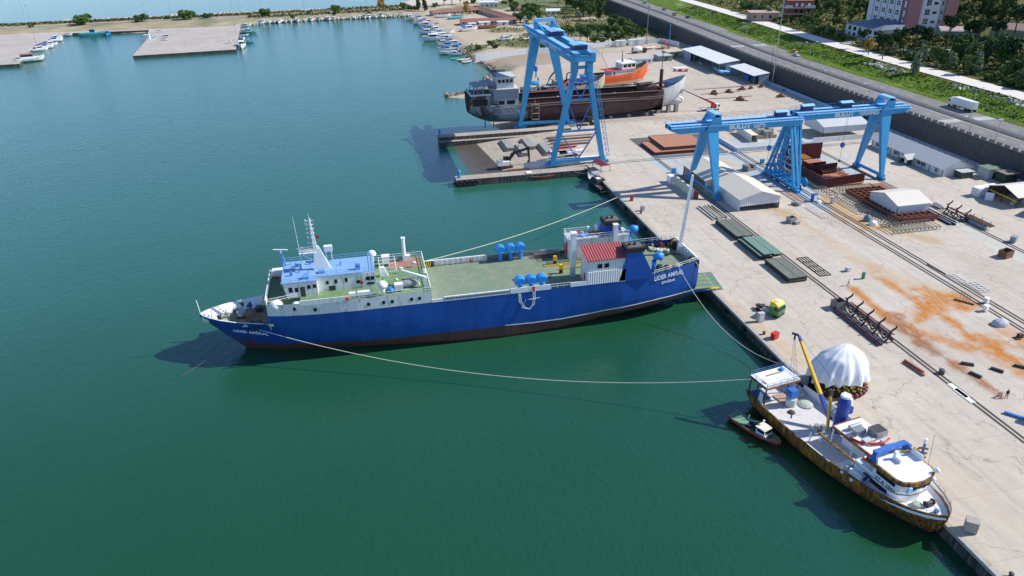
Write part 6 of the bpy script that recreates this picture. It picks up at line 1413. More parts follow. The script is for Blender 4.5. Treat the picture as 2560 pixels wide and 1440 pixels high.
for u in range(4):
 for v in range(3):
  for z in range(2 if(u+v)%3 else 1):
   one('stone_block',MB().box(-.7,.7,-1.3,1.3,0,1.35),SB,'squared stone block in the pile behind the angled box section','stone block','squared stone blocks piled beyond the gantry rails',loc=(150.4+1.6*u+.1*v,250+3.*v,G0+1.37*z),rz=.03*((u*7+v*3)%5-2))
m=MB();m.box(-1.3,1.3,-7,7,0,.15);m.box(-1.3,1.3,-7,7,2.6,2.75);m.box(-1.3,-1.15,-7,7,.15,2.6);m.box(1.15,1.3,-7,7,.15,2.6);one('box_section',m,CREAM,'cream open-ended box section lying beside the stone block pile','box section',loc=(145.6,252.4,G0),rz=radians(-6))
one('rubble_pile',MB().sphere((0,0,0),2,0,8,.5).sphere((1.6,.6,0),1.3,0,7,.7),TAN,'small heap of rubble beside the cream box section','rubble',loc=(144.,262.5,G0))
c_=G(1872,425);m=MB();m.box(-1.9,1.9,.5,1.3,0,1.9);m.box(-1.9,-.7,-1.3,.5,0,1.9);m.box(.9,1.9,-1.2,.5,0,1.9);m.box(-.7,.9,-1.2,.4,0,.8);one('concrete_counterweight',m,mat('counterweight',(.24,.22,.2),.9,var=.2),'notched grey concrete counterweight between the crane rails and shed','counterweight',loc=c_,rz=.3)
def cabinet(label,px,py,d,mt,rz=.1,name='cabinet',cat='cabinet',mt2=None,group=None):
 t=thing(name,label,cat,G(px,py),rz,group);m=MB();m.box(-d[0]/2,d[0]/2,-d[1]/2,d[1]/2,.12,d[2],0);m.box(-d[0]/2-.06,d[0]/2+.06,-d[1]/2-.06,d[1]/2+.06,d[2],d[2]+.08,0);m.build('body',[mt],t)
 m=MB();m.box(-d[0]*.38,d[0]*.38,-d[1]/2-.03,-d[1]/2,.25,d[2]-.12);m.build('door',mt2 or mt,t)
 m=MB();m.box(-d[0]*.45,d[0]*.45,-d[1]*.45,d[1]*.45,0,.12);m.build('foot',DARK,t);return t
cabinet('light grey metal cabinet beside the green and yellow truck',1900,804,(1.3,.8,2.1),LGREY);cabinet('bright red box on a stand near the quay edge',1936,846,(1.5,1.,1.3),RED,.4,'hydrant_box','box')
cabinet('small blue cabinet beside the seaward crane rail',1684,432,(1.1,1.,1.5),CRANEB);cabinet('blue cabinet beside the paired middle rails',1905,408,(1.2,1.,1.4),CRANEB);cabinet('dark green rack cabinet by the latticed crane legs',1941,424,(1.7,1.2,2.1),mat('dark_green_box',(.04,.09,.08),.5),.1,'rack_cabinet','cabinet',STEEL)
cabinet('deep blue bin at the foot of the latticed crane legs',2034,503,(1.4,1.2,2.2),mat('bin_blue',(.02,.09,.38),.5),.1,'waste_bin','bin',BWH);cabinet('narrow green oil can stand on the rust stained floor',2157,697,(.6,.5,1.6),GREEN,.1,'green_canister','canister');cabinet('small pale box standing alone near the worker in yellow',2119,678,(1.1,.9,1.),LGREY,.2,'pale_box','box')
cabinet('white control post between the paired rails nearest the grey tarpaulin',2462,778,(.9,.8,1.4),BWH,.3,'control_post','post');cabinet('white control post on the inland side of the paired rails',2464,758,(.9,.8,1.3),BWH,.3,'control_post','post')
cabinet('grey metal bin by the inland rail at the yard edge',2532,605,(1.8,1.3,1.6),mat('bin_grey',(.24,.28,.31),.6),.5,'waste_bin','bin');cabinet('white pillar cabinet beside the trestle bed',2122,533+58,(.01,.01,.01),WHITE)if False else None
cabinet('whitish rounded cabinet on the ochre ground by the trestle bed',2080,508,(.9,.7,2.),LGREY,.1,'round_cabinet','cabinet');cabinet('brick-coloured topped concrete kiosk at the quay edge',2424,1326,(1.3,1.6,1.9),mat('kiosk_grey',(.36,.33,.30),.9,var=.2),.9,'quay_kiosk','kiosk',mat('kiosk_brown',(.36,.22,.13),.8))
cabinet('red cabinet on the quay in the crane shadow',1579,502,(.8,.7,1.7),mat('dull_red',(.30,.04,.04),.6),.1,'red_cabinet','cabinet');cabinet('grey pump box by the quay edge behind the ferry stern',1606,527,(1.,.8,1.4),GREY,.2,'pump_box','box');cabinet('dark machine box standing by the slip rail below the cargo ship',1473,305,(2.2,1.6,2.2),DARK,.0,'machine_box','box')
def skip(label,px,py,w,l,h,mt,rz=.2,name='steel_skip'):
 t=thing(name,label,'skip',G(px,py),rz,None);m=MB();m.box(-w/2,w/2,-l/2,l/2,0,.1);m.box(-w/2,-w/2+.08,-l/2,l/2,.1,h);m.box(w/2-.08,w/2,-l/2,l/2,.1,h);m.box(-w/2+.08,w/2-.08,-l/2,-l/2+.08,.1,h);m.box(-w/2+.08,w/2-.08,l/2-.08,l/2,.1,h*.95);m.build('shell',mt,t)
 m=MB();m.box(-w/2+.1,w/2-.1,-l/2+.1,l/2-.1,.1,h*.35);m.build('contents',BLACK,t);return t
skip('dark steel skip beside the long forked cradle',2094,770,2.4,2.2,2.0,mat('skip_grey',(.18,.17,.17),.6,var=.4,scale=1.5),.1);skip('burnt rusty open skip standing alone on the inland yard',2512,642,2.9,2.2,1.9,RUST,.25);skip('pale rusted skip in the middle of the yard',1977,556,2.0,1.9,1.7,mat('skip_pale',(.36,.36,.37),.6,var=.4,scale=1.2,dirt=(.2,.12,.08),dirt_amt=.6),.2)
cabinet('short grey drum box next to the pale rusted skip',1992,560,(1.4,1.,.7),GREY,.2,'drum_box','box');cabinet('grey crate by the lattice panels',1996,514,(1.2,1.,1.),GREY,.4,'grey_crate','crate');cabinet('grey crate beside another near the pink frame',1983,512,(1.,.9,.8),mat('crate_brown',(.2,.18,.16),.8),.1,'grey_crate','crate')
def tarp(label,px,py,rx,ry,h,mt,seed=1,name='tarpaulin_heap',cat='tarpaulin',rz=0.,n=40,flat=.0):
 rings=[]
 for j in range(9):
  f_=j/8;rg=[]
  for k in range(n):
   a=2*pi*k/n;w=1+.10*noise.noise((cos(a)*2,sin(a)*2,seed))+.05*(f_<.6)*sin(k*pi*.9)*(1-f_)
   r=(1-f_**2.4)**.5 if f_<1 else 0;rg.append((rx*r*w,ry*r*w,h*(f_*(1+.05*noise.noise((a,f_*3,seed))))))
   rg[-1]=(rg[-1][0]*cos(a)+.001*cos(a),rg[-1][1]*sin(a)+.001*sin(a),rg[-1][2])
  rings.append(rg)
 m=MB();m.loft(rings,0,False);return one(name,m,mt,label,cat,None,True,G(px,py),rz)
GT=mat('grey_tarp',(.46,.48,.52),.6,var=.15,bump=.5,scale=1.5)
tarp('grey tarpaulin over a square crate beside the paired rails',2500,812,1.8,1.3,1.4,GT,5);tarp('white plastic covered heap nearest the front trestle bed',2182,562,1.2,1.,1.3,BWH,7);tarp('blue-green and white covered heap beside the dark trestle bed',2168,552,1.1,1.,1.9,mat('bluegreen_cover',(.10,.22,.25),.6,var=.3,bump=.5),9);tarp('small white sack by the deep blue bin',2046,506,.9,.7,.8,BWH,11)
one('red_beam_bundle',MB().beam((-.4,-2.6,.2),(-.3,2.4,.2),.4).beam((.3,-1.8,.2),(.4,2.8,.2),.4).beam((0,-2,.5),(0,2.4,.5),.35),mat('dull_red_primer',(.28,.10,.08),.8,var=.2),'bundle of short red primed beams near the seaward crane rail','beams',loc=G(2286,922),rz=radians(8))
one('dark_drum',MB().cyl((0,0,0),.55,.9,12).lathe([(.5,.9),(.3,1.)],(0,0,0),12),mat('drum_dark',(.06,.07,.07),.6),'dark drum standing beside the seaward crane rail','drum',loc=G(2353,934))
for k,(px,py)in enumerate(((2438,855+84),(2492,935-8),(2551,919),(2418,522+390))):one('scrap_bar',MB().box(-.35,.35,-1.1,1.1,0,.3).box(-.2,.2,-1,1,.3,.5),DARK,'small dark steel scrap lying on the rust stained floor','scrap','dark scraps on the rust stained floor',loc=G(px,py),rz=.4+.2*k)
one('white_board',MB().box(-.5,.5,-2.2,2.2,0,.12),WHITE,'nearer white board lying against the seaward crane rail','board','white boards by the rail',loc=G(2410,990),rz=radians(1));one('white_board',MB().box(-.5,.5,-2.2,2.2,0,.12),WHITE,'farther white board lying against the seaward crane rail','board','white boards by the rail',loc=G(2396,979-2),rz=radians(1))
m=MB();m.beam((-.5,0,0),(0,0,1.2),.5,.06);m.beam((.5,0,0),(0,0,1.2),.5,.06);one('folding_sign',m,mat('sign_pink',(.62,.33,.24),.7),'pinkish A-frame board standing beside the dark clothed worker','sign',loc=G(2498,994),rz=1.2)
m=MB();m.beam((-2.4,0,.3),(2.4,0,.3),.5,.3);m.box(1.,2.6,-.4,.6,.5,1.8,1);one('blue_machine',m,[mat('frame_blue',(.03,.17,.5),.5),RUSTD],'blue framed rusty machine cut by the picture edge','machine',loc=G(2549,1046),rz=-.9)
for k in range(4):one('steel_stake',MB().beam((0,0,0),(.05,0,2.2),.06),RUST,'thin rusty upright rod stuck up beside the paired rails','rod','rusty rods beside the paired rails',loc=G(2400+7*k,747+4*k))
m=MB();m.beam((-2,.2,.2),(2,-.2,.2),.25);one('steel_bar',m,RUST,'short rusty bar lying under the upright rods','bar',loc=G(2410,756),rz=2.3)
one('rust_scrap_heap',MB().box(-.5,.5,-.4,.4,0,.9).box(-1.4,-.4,-.8,.3,0,.2),RUSTD,'small dark rusted lump with debris at the yard edge','scrap',loc=G(2549,844))
one('cream_block',MB().box(-.35,.35,-6.8,6.6,0,2.7),mat('cream_block',(.66,.62,.47),.7,var=.06),'long thin cream block standing beside the plated crane foot','block',loc=(97.9,202.6,G0));one('white_block',MB().box(-.9,.6,-1.5,1.5,0,2.3),BWH,'squat white block at the far end of the cream block','block',loc=(97.2,211.2,G0));one('rust_block',MB().box(-.5,.5,-.5,.5,0,2.5),RB,'dark red end block touching the cream block','block',loc=(98.4,195.2,G0))
nh_=thing('covered_net_heap','big white sheet draped over a heap of fishing nets on the quay','net heap',(81.4,98.0,G0))
rings=[];n=96
for j in range(17):
 f_=j/16;rg=[]
 for k in range(n):
  a=2*pi*k/n;front=max(0,cos(a+1.9));z0=2.2+1.0*front+.9*noise.noise((3*cos(a),3*sin(a),1))-1.6*max(0,cos(a-.9))
  r=(1-f_**1.75)**.62 if f_<1 else .002;dr_=(1-f_)**1.3;fold=1+.16*noise.noise((cos(a)*5,sin(a)*5,f_*1.2))*dr_+.05*sin(k*2*pi/5.3+2*noise.noise((a,1,2)))*dr_+.10*noise.noise((cos(a)*1.6,sin(a)*1.6,f_*2+5))
  rr=r*fold;rg.append((6.6*rr*cos(a)+1.1*f_,5.0*rr*sin(a)+.7*f_,z0*(1-f_)+9.4*f_**.85+.5*noise.noise((2*cos(a)*r,2*sin(a)*r,4*f_))*(1-f_*.6)))
 rings.append(rg)
m=MB();m.loft(rings,0,False);m.build('white_sheet',mat('sheet_white',(.80,.80,.80),.7,var=.04,bump=.3,scale=1.2),nh_,True)
nh_.scale=(.86,.86,.9)
NETM=mat('net_brown',(.10,.07,.035),.95,var=.6,scale=3.5,dirt=(.02,.018,.02),dirt_amt=.7,bump=1.)
m=MB();rings=[]
for f_ in(0,.3,.6,.85,1.):
 rings.append([((5.9-2.2*f_**2)*cos(2*pi*k/24)*(1+.06*sin(3*k)),(4.6-1.6*f_**2)*sin(2*pi*k/24)*(1+.06*cos(2.2*k)),5.6*f_)for k in range(24)])
m.loft(rings);m.build('net_heap',NETM,nh_,True)
m=MB();rnd=random.Random(3)
for k in range(110):
 a=rnd.uniform(-1.9,.3)if k%3 else rnd.uniform(-2.6,-1.3);r=rnd.uniform(.98,1.1);m.sphere((5.9*r*cos(a),4.7*r*sin(a),rnd.uniform(1.4,3.6)),rnd.uniform(.12,.22),0 if k%4 else 1,6)
m.build('float_chain',[mat('float_yellow',(.70,.52,.06),.6),mat('float_maroon',(.14,.03,.05),.6)],nh_);
m=MB()
for k in range(9):a=-1.55+.2*k;m.sphere((6.1*cos(a),4.9*sin(a),.55),.62,0,8);m.cut()
m.build_each('maroon_buoy',mat('float_maroon',(0,0,0)),nh_,True)
one('white_crate',MB().box(-.7,.7,-.6,.6,0,1.2),BWH,'white crate at the foot of the sheeted net heap','crate',loc=G(2117,1010),rz=.4);
one('net_scraps',MB().sphere((0,0,0),1.2,0,8,.5).sphere((1.1,.3,0),.7,1,8,.8),[TAN,YELLOW],'scatter of brown netting and yellow floats beside the white crate','nets',loc=G(2106,998))
def zs(x):return lerp_tab(prof,x)
GP=mat('grey_panel',(.30,.30,.28),.7,var=.08)
for k,(px,py,lb)in enumerate(((1266,362,'grey panel stack farthest towards the water with two workers on it'),(1303,376,'grey panel stack second from the water between its neighbours'),(1318,362,'grey panel stack third from the water slightly behind the others'),(1362,377,'grey panel stack nearest the white pump truck'))):
 c_=P(px,py,1.9);t=thing('panel_stack',lb,'panel stack',(c_.x,c_.y,zs(c_.x)),0,'grey panel stacks on the slipway slab')
 for z in range(3):m=MB();m.box(-1.9+.5*z,1.9,-6.3+.3*z,6.3,.1+.34*z,.36+.34*z,1,0);m.build('panel',[GP,CM],t)
for k in range(4):
 c_=P(1425,343+7*k,2.3);one('steel_beam',MB().box(-9.5+k,9-k*.5,-.5,.5,0,.6),[GP,RUST,GP,RUST][k],'long steel beam lying across the slab behind the pump truck','beam','steel beams behind the pump truck',loc=(c_.x,c_.y,zs(c_.x)))
WB=mat('white_stone_block',(.66,.64,.60),.85,var=.08,dirt=(.5,.46,.42),dirt_amt=.2)
for k,(px,w)in enumerate(((1322,1.4),(1346,2.1),(1372,2.3),(1402,2.),(1428,3.4))):c_=P(px,420-3*k*.6,2.3);one('white_block',MB().box(-w,w,-.9,.9,0,2.1).box(-w+.2,w-.3,-.7,.8,2.1,2.3),WB,'large rough white block in the row along the near finger pier','block','white blocks along the near finger pier',loc=(c_.x,c_.y+1.2,zs(c_.x)),rz=.05*(k%3-1))
m=MB();m.box(-7.5,8,-.6,.6,0,1.4);one('white_spar_box',m,BWH,'long white box girder lying by the sill of the slipway crane','girder',loc=(75.8,240.4,2.5))
one('red_canopy',MB().add([(-1.9,-3,2.2),(1.9,-3,2.2),(1.9,3,2.2),(-1.9,3,2.2),(0,-3,3.2),(0,3,3.2)],[(0,4,5,3),(1,2,5,4),(0,1,4),(2,3,5)]).beam((-1.7,-2.8,0),(-1.7,-2.8,2.2),.15).beam((1.7,-2.8,0),(1.7,-2.8,2.2),.15).beam((1.7,2.8,0),(1.7,2.8,2.2),.15).beam((-1.7,2.8,0),(-1.7,2.8,2.2),.15),mat('dark_red_sheet',(.30,.05,.07),.6),'dark red roofed stall by the corner of the quay and pier','canopy',loc=(*G(1503,424).xy,G0),rz=.2)
for k in range(14):
 y=196-9.5*k+(k%3)*1.5
 if 131<y<155:continue
 one('tyre_fender',MB().lathe([(.35,-.22),(.62,-.25),(.75,0),(.62,.25),(.35,.22)],(0,0,0),12,0,'x'),BLACK,'black tyre fender hanging on the quay wall face','tyre','tyre fenders on the quay wall',loc=(76.2,y,1.35))
for k in range(5):c_=P(1145+12*k,449+(k%2)*3,1.2);one('tyre_fender',MB().lathe([(.4,-.25),(.8,-.3),(.95,0),(.8,.3),(.4,.25)],(0,0,0),12,0,'y'),BLACK,'big black tyre fender hung around the near pier head','tyre','tyre fenders around the near pier head',loc=(30.2+1.7*k,230.9,1.2))
for nm,x,y in(('farther',31.6,282.4),('nearer',31.8,233.6)):one('pier_light',MB().box(-.5,.5,-.5,.5,0,.2).cyl((0,0,.2),.42,2.,10).lathe([(.55,2.2),(.3,2.6)],(0,0,0),10),CRANEB,'blue beacon post on the head of the %s finger pier'%nm,'beacon',loc=(x,y,3.3 if nm=='farther' else 2.3))
for k,y in enumerate((188,161,118,98,66,54)):one('mooring_bollard',MB().lathe([(.3,0),(.22,.35),(.36,.5),(.34,.62),(.05,.68)],(0,0,0),10),DARK,'dark mooring bollard along the quay edge','bollard','bollards along the quay edge',True,(78.,y,G0))
for k,(px,py,s)in enumerate(((1855,225,1.2),(1877,222,1.),(1903,217,1.2),(1785,235,1.4),(1822,231,1.2),(1850,251,1.5),(1950,243,1.2),(1963,226,1.))):
 one('rusty_anchor_block',MB().box(-1.2*s,1.2*s,-.7*s,.7*s,0,.7*s).box(-.5*s,.5*s,-.5*s,.5*s,.7*s,1.3*s).beam((-2.4*s,.2,.2),(-1,.2,.3),.3),RUST,'rusty cradle block scattered on the dock apron beyond the cargo ship','block','rusty cradle blocks on the dock apron',loc=G(px,py,2.66),rz=.5*k)
for k,(a_,b_)in enumerate((((1752,236),(1850,228)),((1760,248),(1880,240)),((1735,224),(1900,212)))):one('steel_cable',MB().tube([G(*a_,2.75),G((a_[0]+b_[0])/2,(a_[1]+b_[1])/2+1,2.75),G(*b_,2.75)],.16,5),RUSTD,'dark steel haul cable lying across the dock apron','cable','haul cables on the dock apron')
for k in range(6):one('barrier_block',MB().add([(-1,-.4,0),(1,-.4,0),(1,.4,0),(-1,.4,0),(-.9,-.2,1.2),(.9,-.2,1.2),(.9,.2,1.2),(-.9,.2,1.2)],[(0,1,5,4),(1,2,6,5),(2,3,7,6),(3,0,4,7),(4,5,6,7)]),RED if k%3!=1 else WHITE,['red','white'][k%3==1]+' plastic road barrier block parked behind the cargo ship bow','barrier','red and white barrier blocks',loc=G(1688+5.4*k,178+.2*k,2.66),rz=.1)
one('white_board_sheet',MB().box(-4,4,-2,2,0,.3),WHITE,'flat white panel lying behind the row of barrier blocks','panel',loc=G(1700,170,2.66));one('white_boat_shell',MB().loft([[(x,b*cos(t),z+.8*sin(t)*(1 if sin(t)<0 else .2))for t in[2*pi*k/10 for k in range(10)]]for x,b,z in((-4,.3,1),(-2,1.3,.9),(1,1.5,.9),(4,.1,1.2))]),CREAM,'cream upturned boat shell near the gazebo','boat',loc=G(1625,122,2.6),rz=.3)
# ================================================================== PEOPLE
def person(label,loc,rz,top,legs,pose=0.,arms=(.35,.35),head=None,s=1.):
 "one continuous skinned body; hair or helmet is a child"
 J=[((0,0,.95),.15),((0,0,1.2),.16),((0,0,1.42),.15),((0,0,1.52),.065),((.01,0,1.62),.095),((.015,0,1.72),.085)]
 E_=[(0,1),(1,2),(2,3),(3,4),(4,5)]
 def add(p,r,par):J.append((p,r));E_.append((par,len(J)-1));return len(J)-1
 for sgn,sw,bend in((1,pose,arms[0]),(-1,-pose,arms[1])):
  k=add((0,sgn*.1,.9),.105,0);k=add((sw*.25,sgn*.11,.5),.075,k);k=add((sw*.32-.05*abs(sw),sgn*.12,.09),.05,k);add((sw*.32+.13,sgn*.13,.04),.045,k)
  k=add((0,sgn*.19,1.4),.07,2);k=add((-.03-sw*.1,sgn*.25,1.13),.05,k);k=add((bend*.25-sw*.15,sgn*.26,.93+bend*.2),.04,k);k=add((bend*.3-sw*.17,sgn*.26,.84+bend*.22),.03,k)
 me=bpy.data.meshes.new('person');me.from_pydata([j[0]for j in J],E_,[]);o=bpy.data.objects.new('tmp',me);COL.objects.link(o)
 o.modifiers.new('skin','SKIN');sk=me.skin_vertices[0].data
 for i,j in enumerate(J):sk[i].radius=(j[1],j[1])
 sk[0].use_root=True;sm_=o.modifiers.new('sub','SUBSURF');sm_.levels=sm_.render_levels=1
 nm=bpy.data.meshes.new_from_object(o.evaluated_get(bpy.context.evaluated_depsgraph_get()));bpy.data.objects.remove(o)
 nm.materials.clear()
 for m in(top,legs,mat('skin_tone',(.45,.28,.2),.6)):nm.materials.append(m)
 for p in nm.polygons:z=p.center.z;p.material_index=2 if z>1.52 or(abs(p.center.y)>.2 and z<.95)else(1 if z<.95 else 0);p.use_smooth=True
 p_=link('person',nm);p_.location=loc;p_.rotation_euler=(0,0,rz);p_.scale=(s,s,s);tag(p_,label,'person')
 h=MB();h.sphere((.0,0,1.72),.118,0,8,.8,-.1);h.build('hair' if head is None else 'helmet',head or BLACK,p_,True);return p_
HIV=mat('hivis_yellow',(.55,.70,.05),.7);DTR=mat('dark_trousers',(.03,.03,.035),.8)
person('worker in a yellow hi-vis vest walking on the stained yard',G(2120,714),pi*.8,HIV,DTR,.7,head=YELLOW);person('person in dark clothes standing beside the pinkish A-frame board',G(2515,995),-1.9,DTR,DTR,.3,s=1.06)
c_=P(1262,362,2.4);person('worker in a yellow-green vest on the panel stack nearest the water',(c_.x,c_.y,zs(c_.x)+1.04),0,HIV,GREY,.1);c_=P(1296,372,1.8);person('worker in blue overalls standing between the grey panel stacks',(c_.x,c_.y,zs(c_.x)),2,NAVY,NAVY,.2)
person('person in black with a white cap standing on the far deck of the ferry',(FX+70.6,FY+7.2,10.2),3,BLACK,BLACK,.1,head=BWH);c_=P(1349,262,2.6);person('worker in an orange vest up on the scaffold beside the rusty cargo ship',(71.5,290.0,11.2),1,ORANGE,GREY,.1,head=ORANGE)
sc_=MB()
for z in(5,7.4,9.6,11):sc_.box(70.2,73.4,289.6,290.6,z,z+.14,1)
for x in(70.3,73.3):
 for y in(289.7,290.5):sc_.beam((x,y,2.4),(x,y,11.8),.09)
one('scaffold',sc_,[STEEL,TAN],'narrow scaffold tower against the side of the rusty cargo ship','scaffold')
# ================================================================== VEHICLES
def wheel(parent,x,y,r,w=.28):
 m=MB();m.lathe([(r*.62,-w/2),(r*.95,-w/2),(r,-w*.3),(r,w*.3),(r*.95,w/2),(r*.62,w/2)],(x,y,r),14,0,'y');o=m.build('wheel',BLACK,parent)
 m=MB();m.lathe([(.02,-w*.42),(r*.6,-w*.42),(r*.6,w*.42),(.02,w*.42)],(x,y,r),12,0,'y');m.build('rim',STEEL,o)
def car(label,loc,rz,col,L_=4.3,W=1.75,H=1.45,van=False,group=None,pickup=False,sign=False):
 t=thing('parked_car' if not group or 'park' in group else 'car',label,'van' if van else 'car',loc,rz,group);h=W/2
 pm=mat('car_%d_%d_%d'%tuple(int(c*100)for c in col),col,.3,var=.02)
 pro=[(-L_/2,.35),(L_/2,.35),(L_/2,.72),(L_*.24 if not van else L_*.40,.92),(-L_/2+.05,.95 if not van else 1.1)]
 b=MB();b.exty(pro,-h,h);b.build('body',pm,t)
 x0,x1=(-L_*.42,L_*.26)if not van else(-L_*.49,L_*.42)
 if pickup:x0=-L_*.08
 z0=.9 if not van else 1.05;g=MB();dx0,dx1=(.45,.75)if not van else(.1,.5)
 g.add([(x0,-h+.05,z0),(x1,-h+.05,z0),(x1,h-.05,z0),(x0,h-.05,z0),(x0+dx0,-h+.2,H-.06),(x1-dx1,-h+.2,H-.06),(x1-dx1,h-.2,H-.06),(x0+dx0,h-.2,H-.06)],[(0,1,5,4),(1,2,6,5),(2,3,7,6),(3,0,4,7)]);g.build('window',GLASS if not van else GLASS,t)
 r=MB();r.box(x0+dx0-.03,x1-dx1+.03,-h+.17,h-.17,H-.07,H);
 if sign:r.box(-.2,.1,-.3,.3,H,H+.16)
 r.build('roof',pm,t)
 for sx in(-.3,.3):
  for s in(-1,1):wheel(t,L_*sx,s*(h-.12),.32,.24)
 for s in(-1,1):l=MB();l.box(L_/2-.02,L_/2+.03,s*h*.7-.18,s*h*.7+.18,.55,.72);l.build('headlight',BWH,t)
 return t
RD=pi/2
def RP(px,py):return P(px,py,ZR)
car('silver-white van heading away in the far carriageway at the top',RP(1614,9),-RD+.05,(.55,.58,.58),5.,1.9,2.,True,'cars on the highway');car('white car following just behind the silver-white van',RP(1626,18),-RD+.05,(.78,.79,.8),group='cars on the highway');car('green car in the far carriageway of the highway',RP(1661,25),-RD+.1,(.05,.16,.15),group='cars on the highway')
car('yellow-orange van closest to the median ahead of the black car',RP(1687,38),-RD+.08,(.62,.33,.04),4.6,1.8,1.9,True,'cars on the highway');car('black car in the far carriageway near the grass verge',RP(1720,45),-RD+.08,(.02,.022,.03),group='cars on the highway')
car('yellow taxi beside the white car on the highway',RP(1987,131),-RD+.03,(.75,.38,.02),group='cars on the highway',sign=True);car('white car with dark roof just behind the yellow taxi',RP(1990,140),-RD+.03,(.7,.68,.7),group='cars on the highway');car('dark car parked on the pale promenade under the trees',P(1785,31,12.85),RD,(.03,.035,.04),group='cars parked around the harbour')
for px,py,rz,lb,vn,c in((1800/4-52,80,.25,'white hatchback parked nearest the inner corner of the harbour quay',False,(.78,.79,.8)),(415,94,.15,'white van parked in the middle of the harbour quay',True,(.8,.8,.8)),(411,101,.15,'white car parked just in front of the white van',False,(.75,.76,.78)),(572,108,.2,'white pickup car parked at the right-hand corner of the harbour quay'.replace('right-hand ','outer '),False,(.74,.75,.76))):
 car(lb,P(px,py,1.6),rz,c,4.4,1.8,1.9 if vn else 1.45,vn,'cars parked around the harbour',px==572)
car('white van parked beside the boat yard store roof',P(1160,58,2.4),.2,(.78,.78,.78),5,1.9,2.1,True,'cars parked around the harbour');car('white car parked on the lane beneath the dark trees',P(1446,40,2.4),.2,(.7,.72,.74),group='cars parked around the harbour')
def cab(t,x0,x1,w,z0,z1,mt,roof=None,face=1):
 "truck cab with raked screen, face=+1 looks to +x"
 m=MB();s=face;m.exty([(x0,z0),(x1,z0),(x1,z0+(z1-z0)*.45),(x1-s*.25,z1-.1),(x1-s*.5,z1),(x0,z1)],-w/2,w/2);m.build('cab',mt,t)
 g=MB();za,zb=z0+(z1-z0)*.47,z1-.25;g.add([(x1+s*.02,-w*.46,za),(x1+s*.02,w*.46,za),(x1-s*.17,w*.44,zb),(x1-s*.17,-w*.44,zb)],[(0,1,2,3)])
 for sg in(-1,1):g.box(min(x1-s*.35,x1-s*1.2),max(x1-s*.35,x1-s*1.2),sg*(w/2+.01)-.015,sg*(w/2+.01)+.015,za,zb)
 g.build('cab_window',GLASS,t)
 if roof:r=MB();r.exty([(x0-s*.02,z1-.35),(x1-s*.2,z1-.5),(x1-s*.35,z1+.15),(x1-s*1.2,z1+.65),(x0,z1+.6)],-w/2-.02,w/2+.02);r.build('roof_fairing',roof,t)
ya_=G(1894,778);yb_=G(1935,800);d_=yb_-ya_
tr_=thing('tractor_truck','green tractor truck with yellow roof parked without trailer on the quay','truck',((ya_+yb_)/2+V((1.3,.9,0))),radians(-62))
GC=mat('cab_green',(.06,.30,.07),.35,var=.05);cab(tr_,.6,2.9,2.5,.75,2.95,GC,mat('cab_yellow',(.80,.62,.03),.35))
m=MB();m.box(-3.2,.6,-.55,.55,.7,1.0);m.build('chassis',DARK,tr_);m=MB();m.box(-1.2,.4,-1.15,-.55,.55,1.15);m.box(-1.2,.4,.55,1.15,.55,1.15);m.build('side_tank',STEEL,tr_);m=MB();m.cyl((-1.9,0,1.),.6,.18,14);m.box(-2.6,-1.2,-.5,.5,.98,1.08);m.build('fifth_wheel',DARK,tr_)
m=MB();m.box(1.2,2.,-.5,.5,3.57,3.72);m.build('roof_hatch',BWH,tr_);m=MB();m.box(2.88,2.98,-1.1,1.1,.5,.95,0);
for k in range(4):m.box(2.9,2.96,-.8,.8,1.1+.22*k,1.2+.22*k,1)
m.build('grille_trim',[DARK,GREEN],tr_)
for x in(2.,-2.2):
 for s in(-1,1):wheel(tr_,x,s*1.05,.5,.36)
for s in(-1,1):m=MB();m.box(2.7,2.85,s*1.32-.1,s*1.32+.1,1.9,2.4);m.build('mirror',DARK,tr_)
lt_=thing('lorry','white lorry with long box body driving on the highway','lorry',P(2402,272,ZR),RD,None);W_=mat('lorry_white',(.74,.75,.74),.5,var=.05,dirt=(.5,.48,.45),dirt_amt=.15)
m=MB();m.box(-6.6,3.4,-1.25,1.25,1.2,4.0);m.build('box_body',W_,lt_);m=MB();m.box(-6.64,-6.6,-1.15,1.15,1.3,3.9);m.box(-6.68,-6.64,-.05,.05,1.3,3.9);m.build('rear_door',W_,lt_)
cab(lt_,3.7,6.,2.5,.7,3.0,mat('car_white',(.75,.76,.77),.35),mat('car_white',(0,0,0)));m=MB();m.box(-6.4,3.8,-.5,.5,.75,1.2);m.build('chassis',DARK,lt_)
for x in(5.1,1.9,-3.2,-4.5,-5.8):
 for s in(-1,1):wheel(lt_,x,s*1.08,.5,.34)
pt=thing('pump_truck','white concrete pump truck with folded red boom on the slipway slab','truck',(*P(1408,394,2.3).xy,2.3),radians(183));
cab(pt,3.3,5.4,2.5,.7,3.,BWH);m=MB();m.box(-5.2,3.3,-.5,.5,.8,1.2);m.build('chassis',DARK,pt);m=MB();m.box(-3.4,2.8,-1.25,1.25,1.2,2.2);m.box(-1.2,1.8,-1.28,1.28,1.7,2.2,1);m.build('pump_body',[BWH,DARK],pt)
m=MB();m.beam((4.4,-.3,3.5),(-4.8,-.3,3.6),.45,.5);m.beam((3.,.3,3.9),(-4.6,.3,3.9),.4,.4);m.tube([(-4.6,-.3,3.6),(-5.2,0,3.8),(-4.6,.3,3.9)],.22,6);m.box(1.8,2.8,-.6,.6,2.2,3.4);m.build('folded_boom',RED,pt);m=MB();m.box(-7.6,-4.4,-1.,1.,1.3,2.4,0);m.beam((-7.4,-.6,3.1),(2.4,-.9,3.1),.35,.35,0);m.build('hopper',[BWH],pt)
for x in(4.3,-1.6,-3.,-4.2):
 for s in(-1,1):wheel(pt,x,s*1.08,.5,.36)
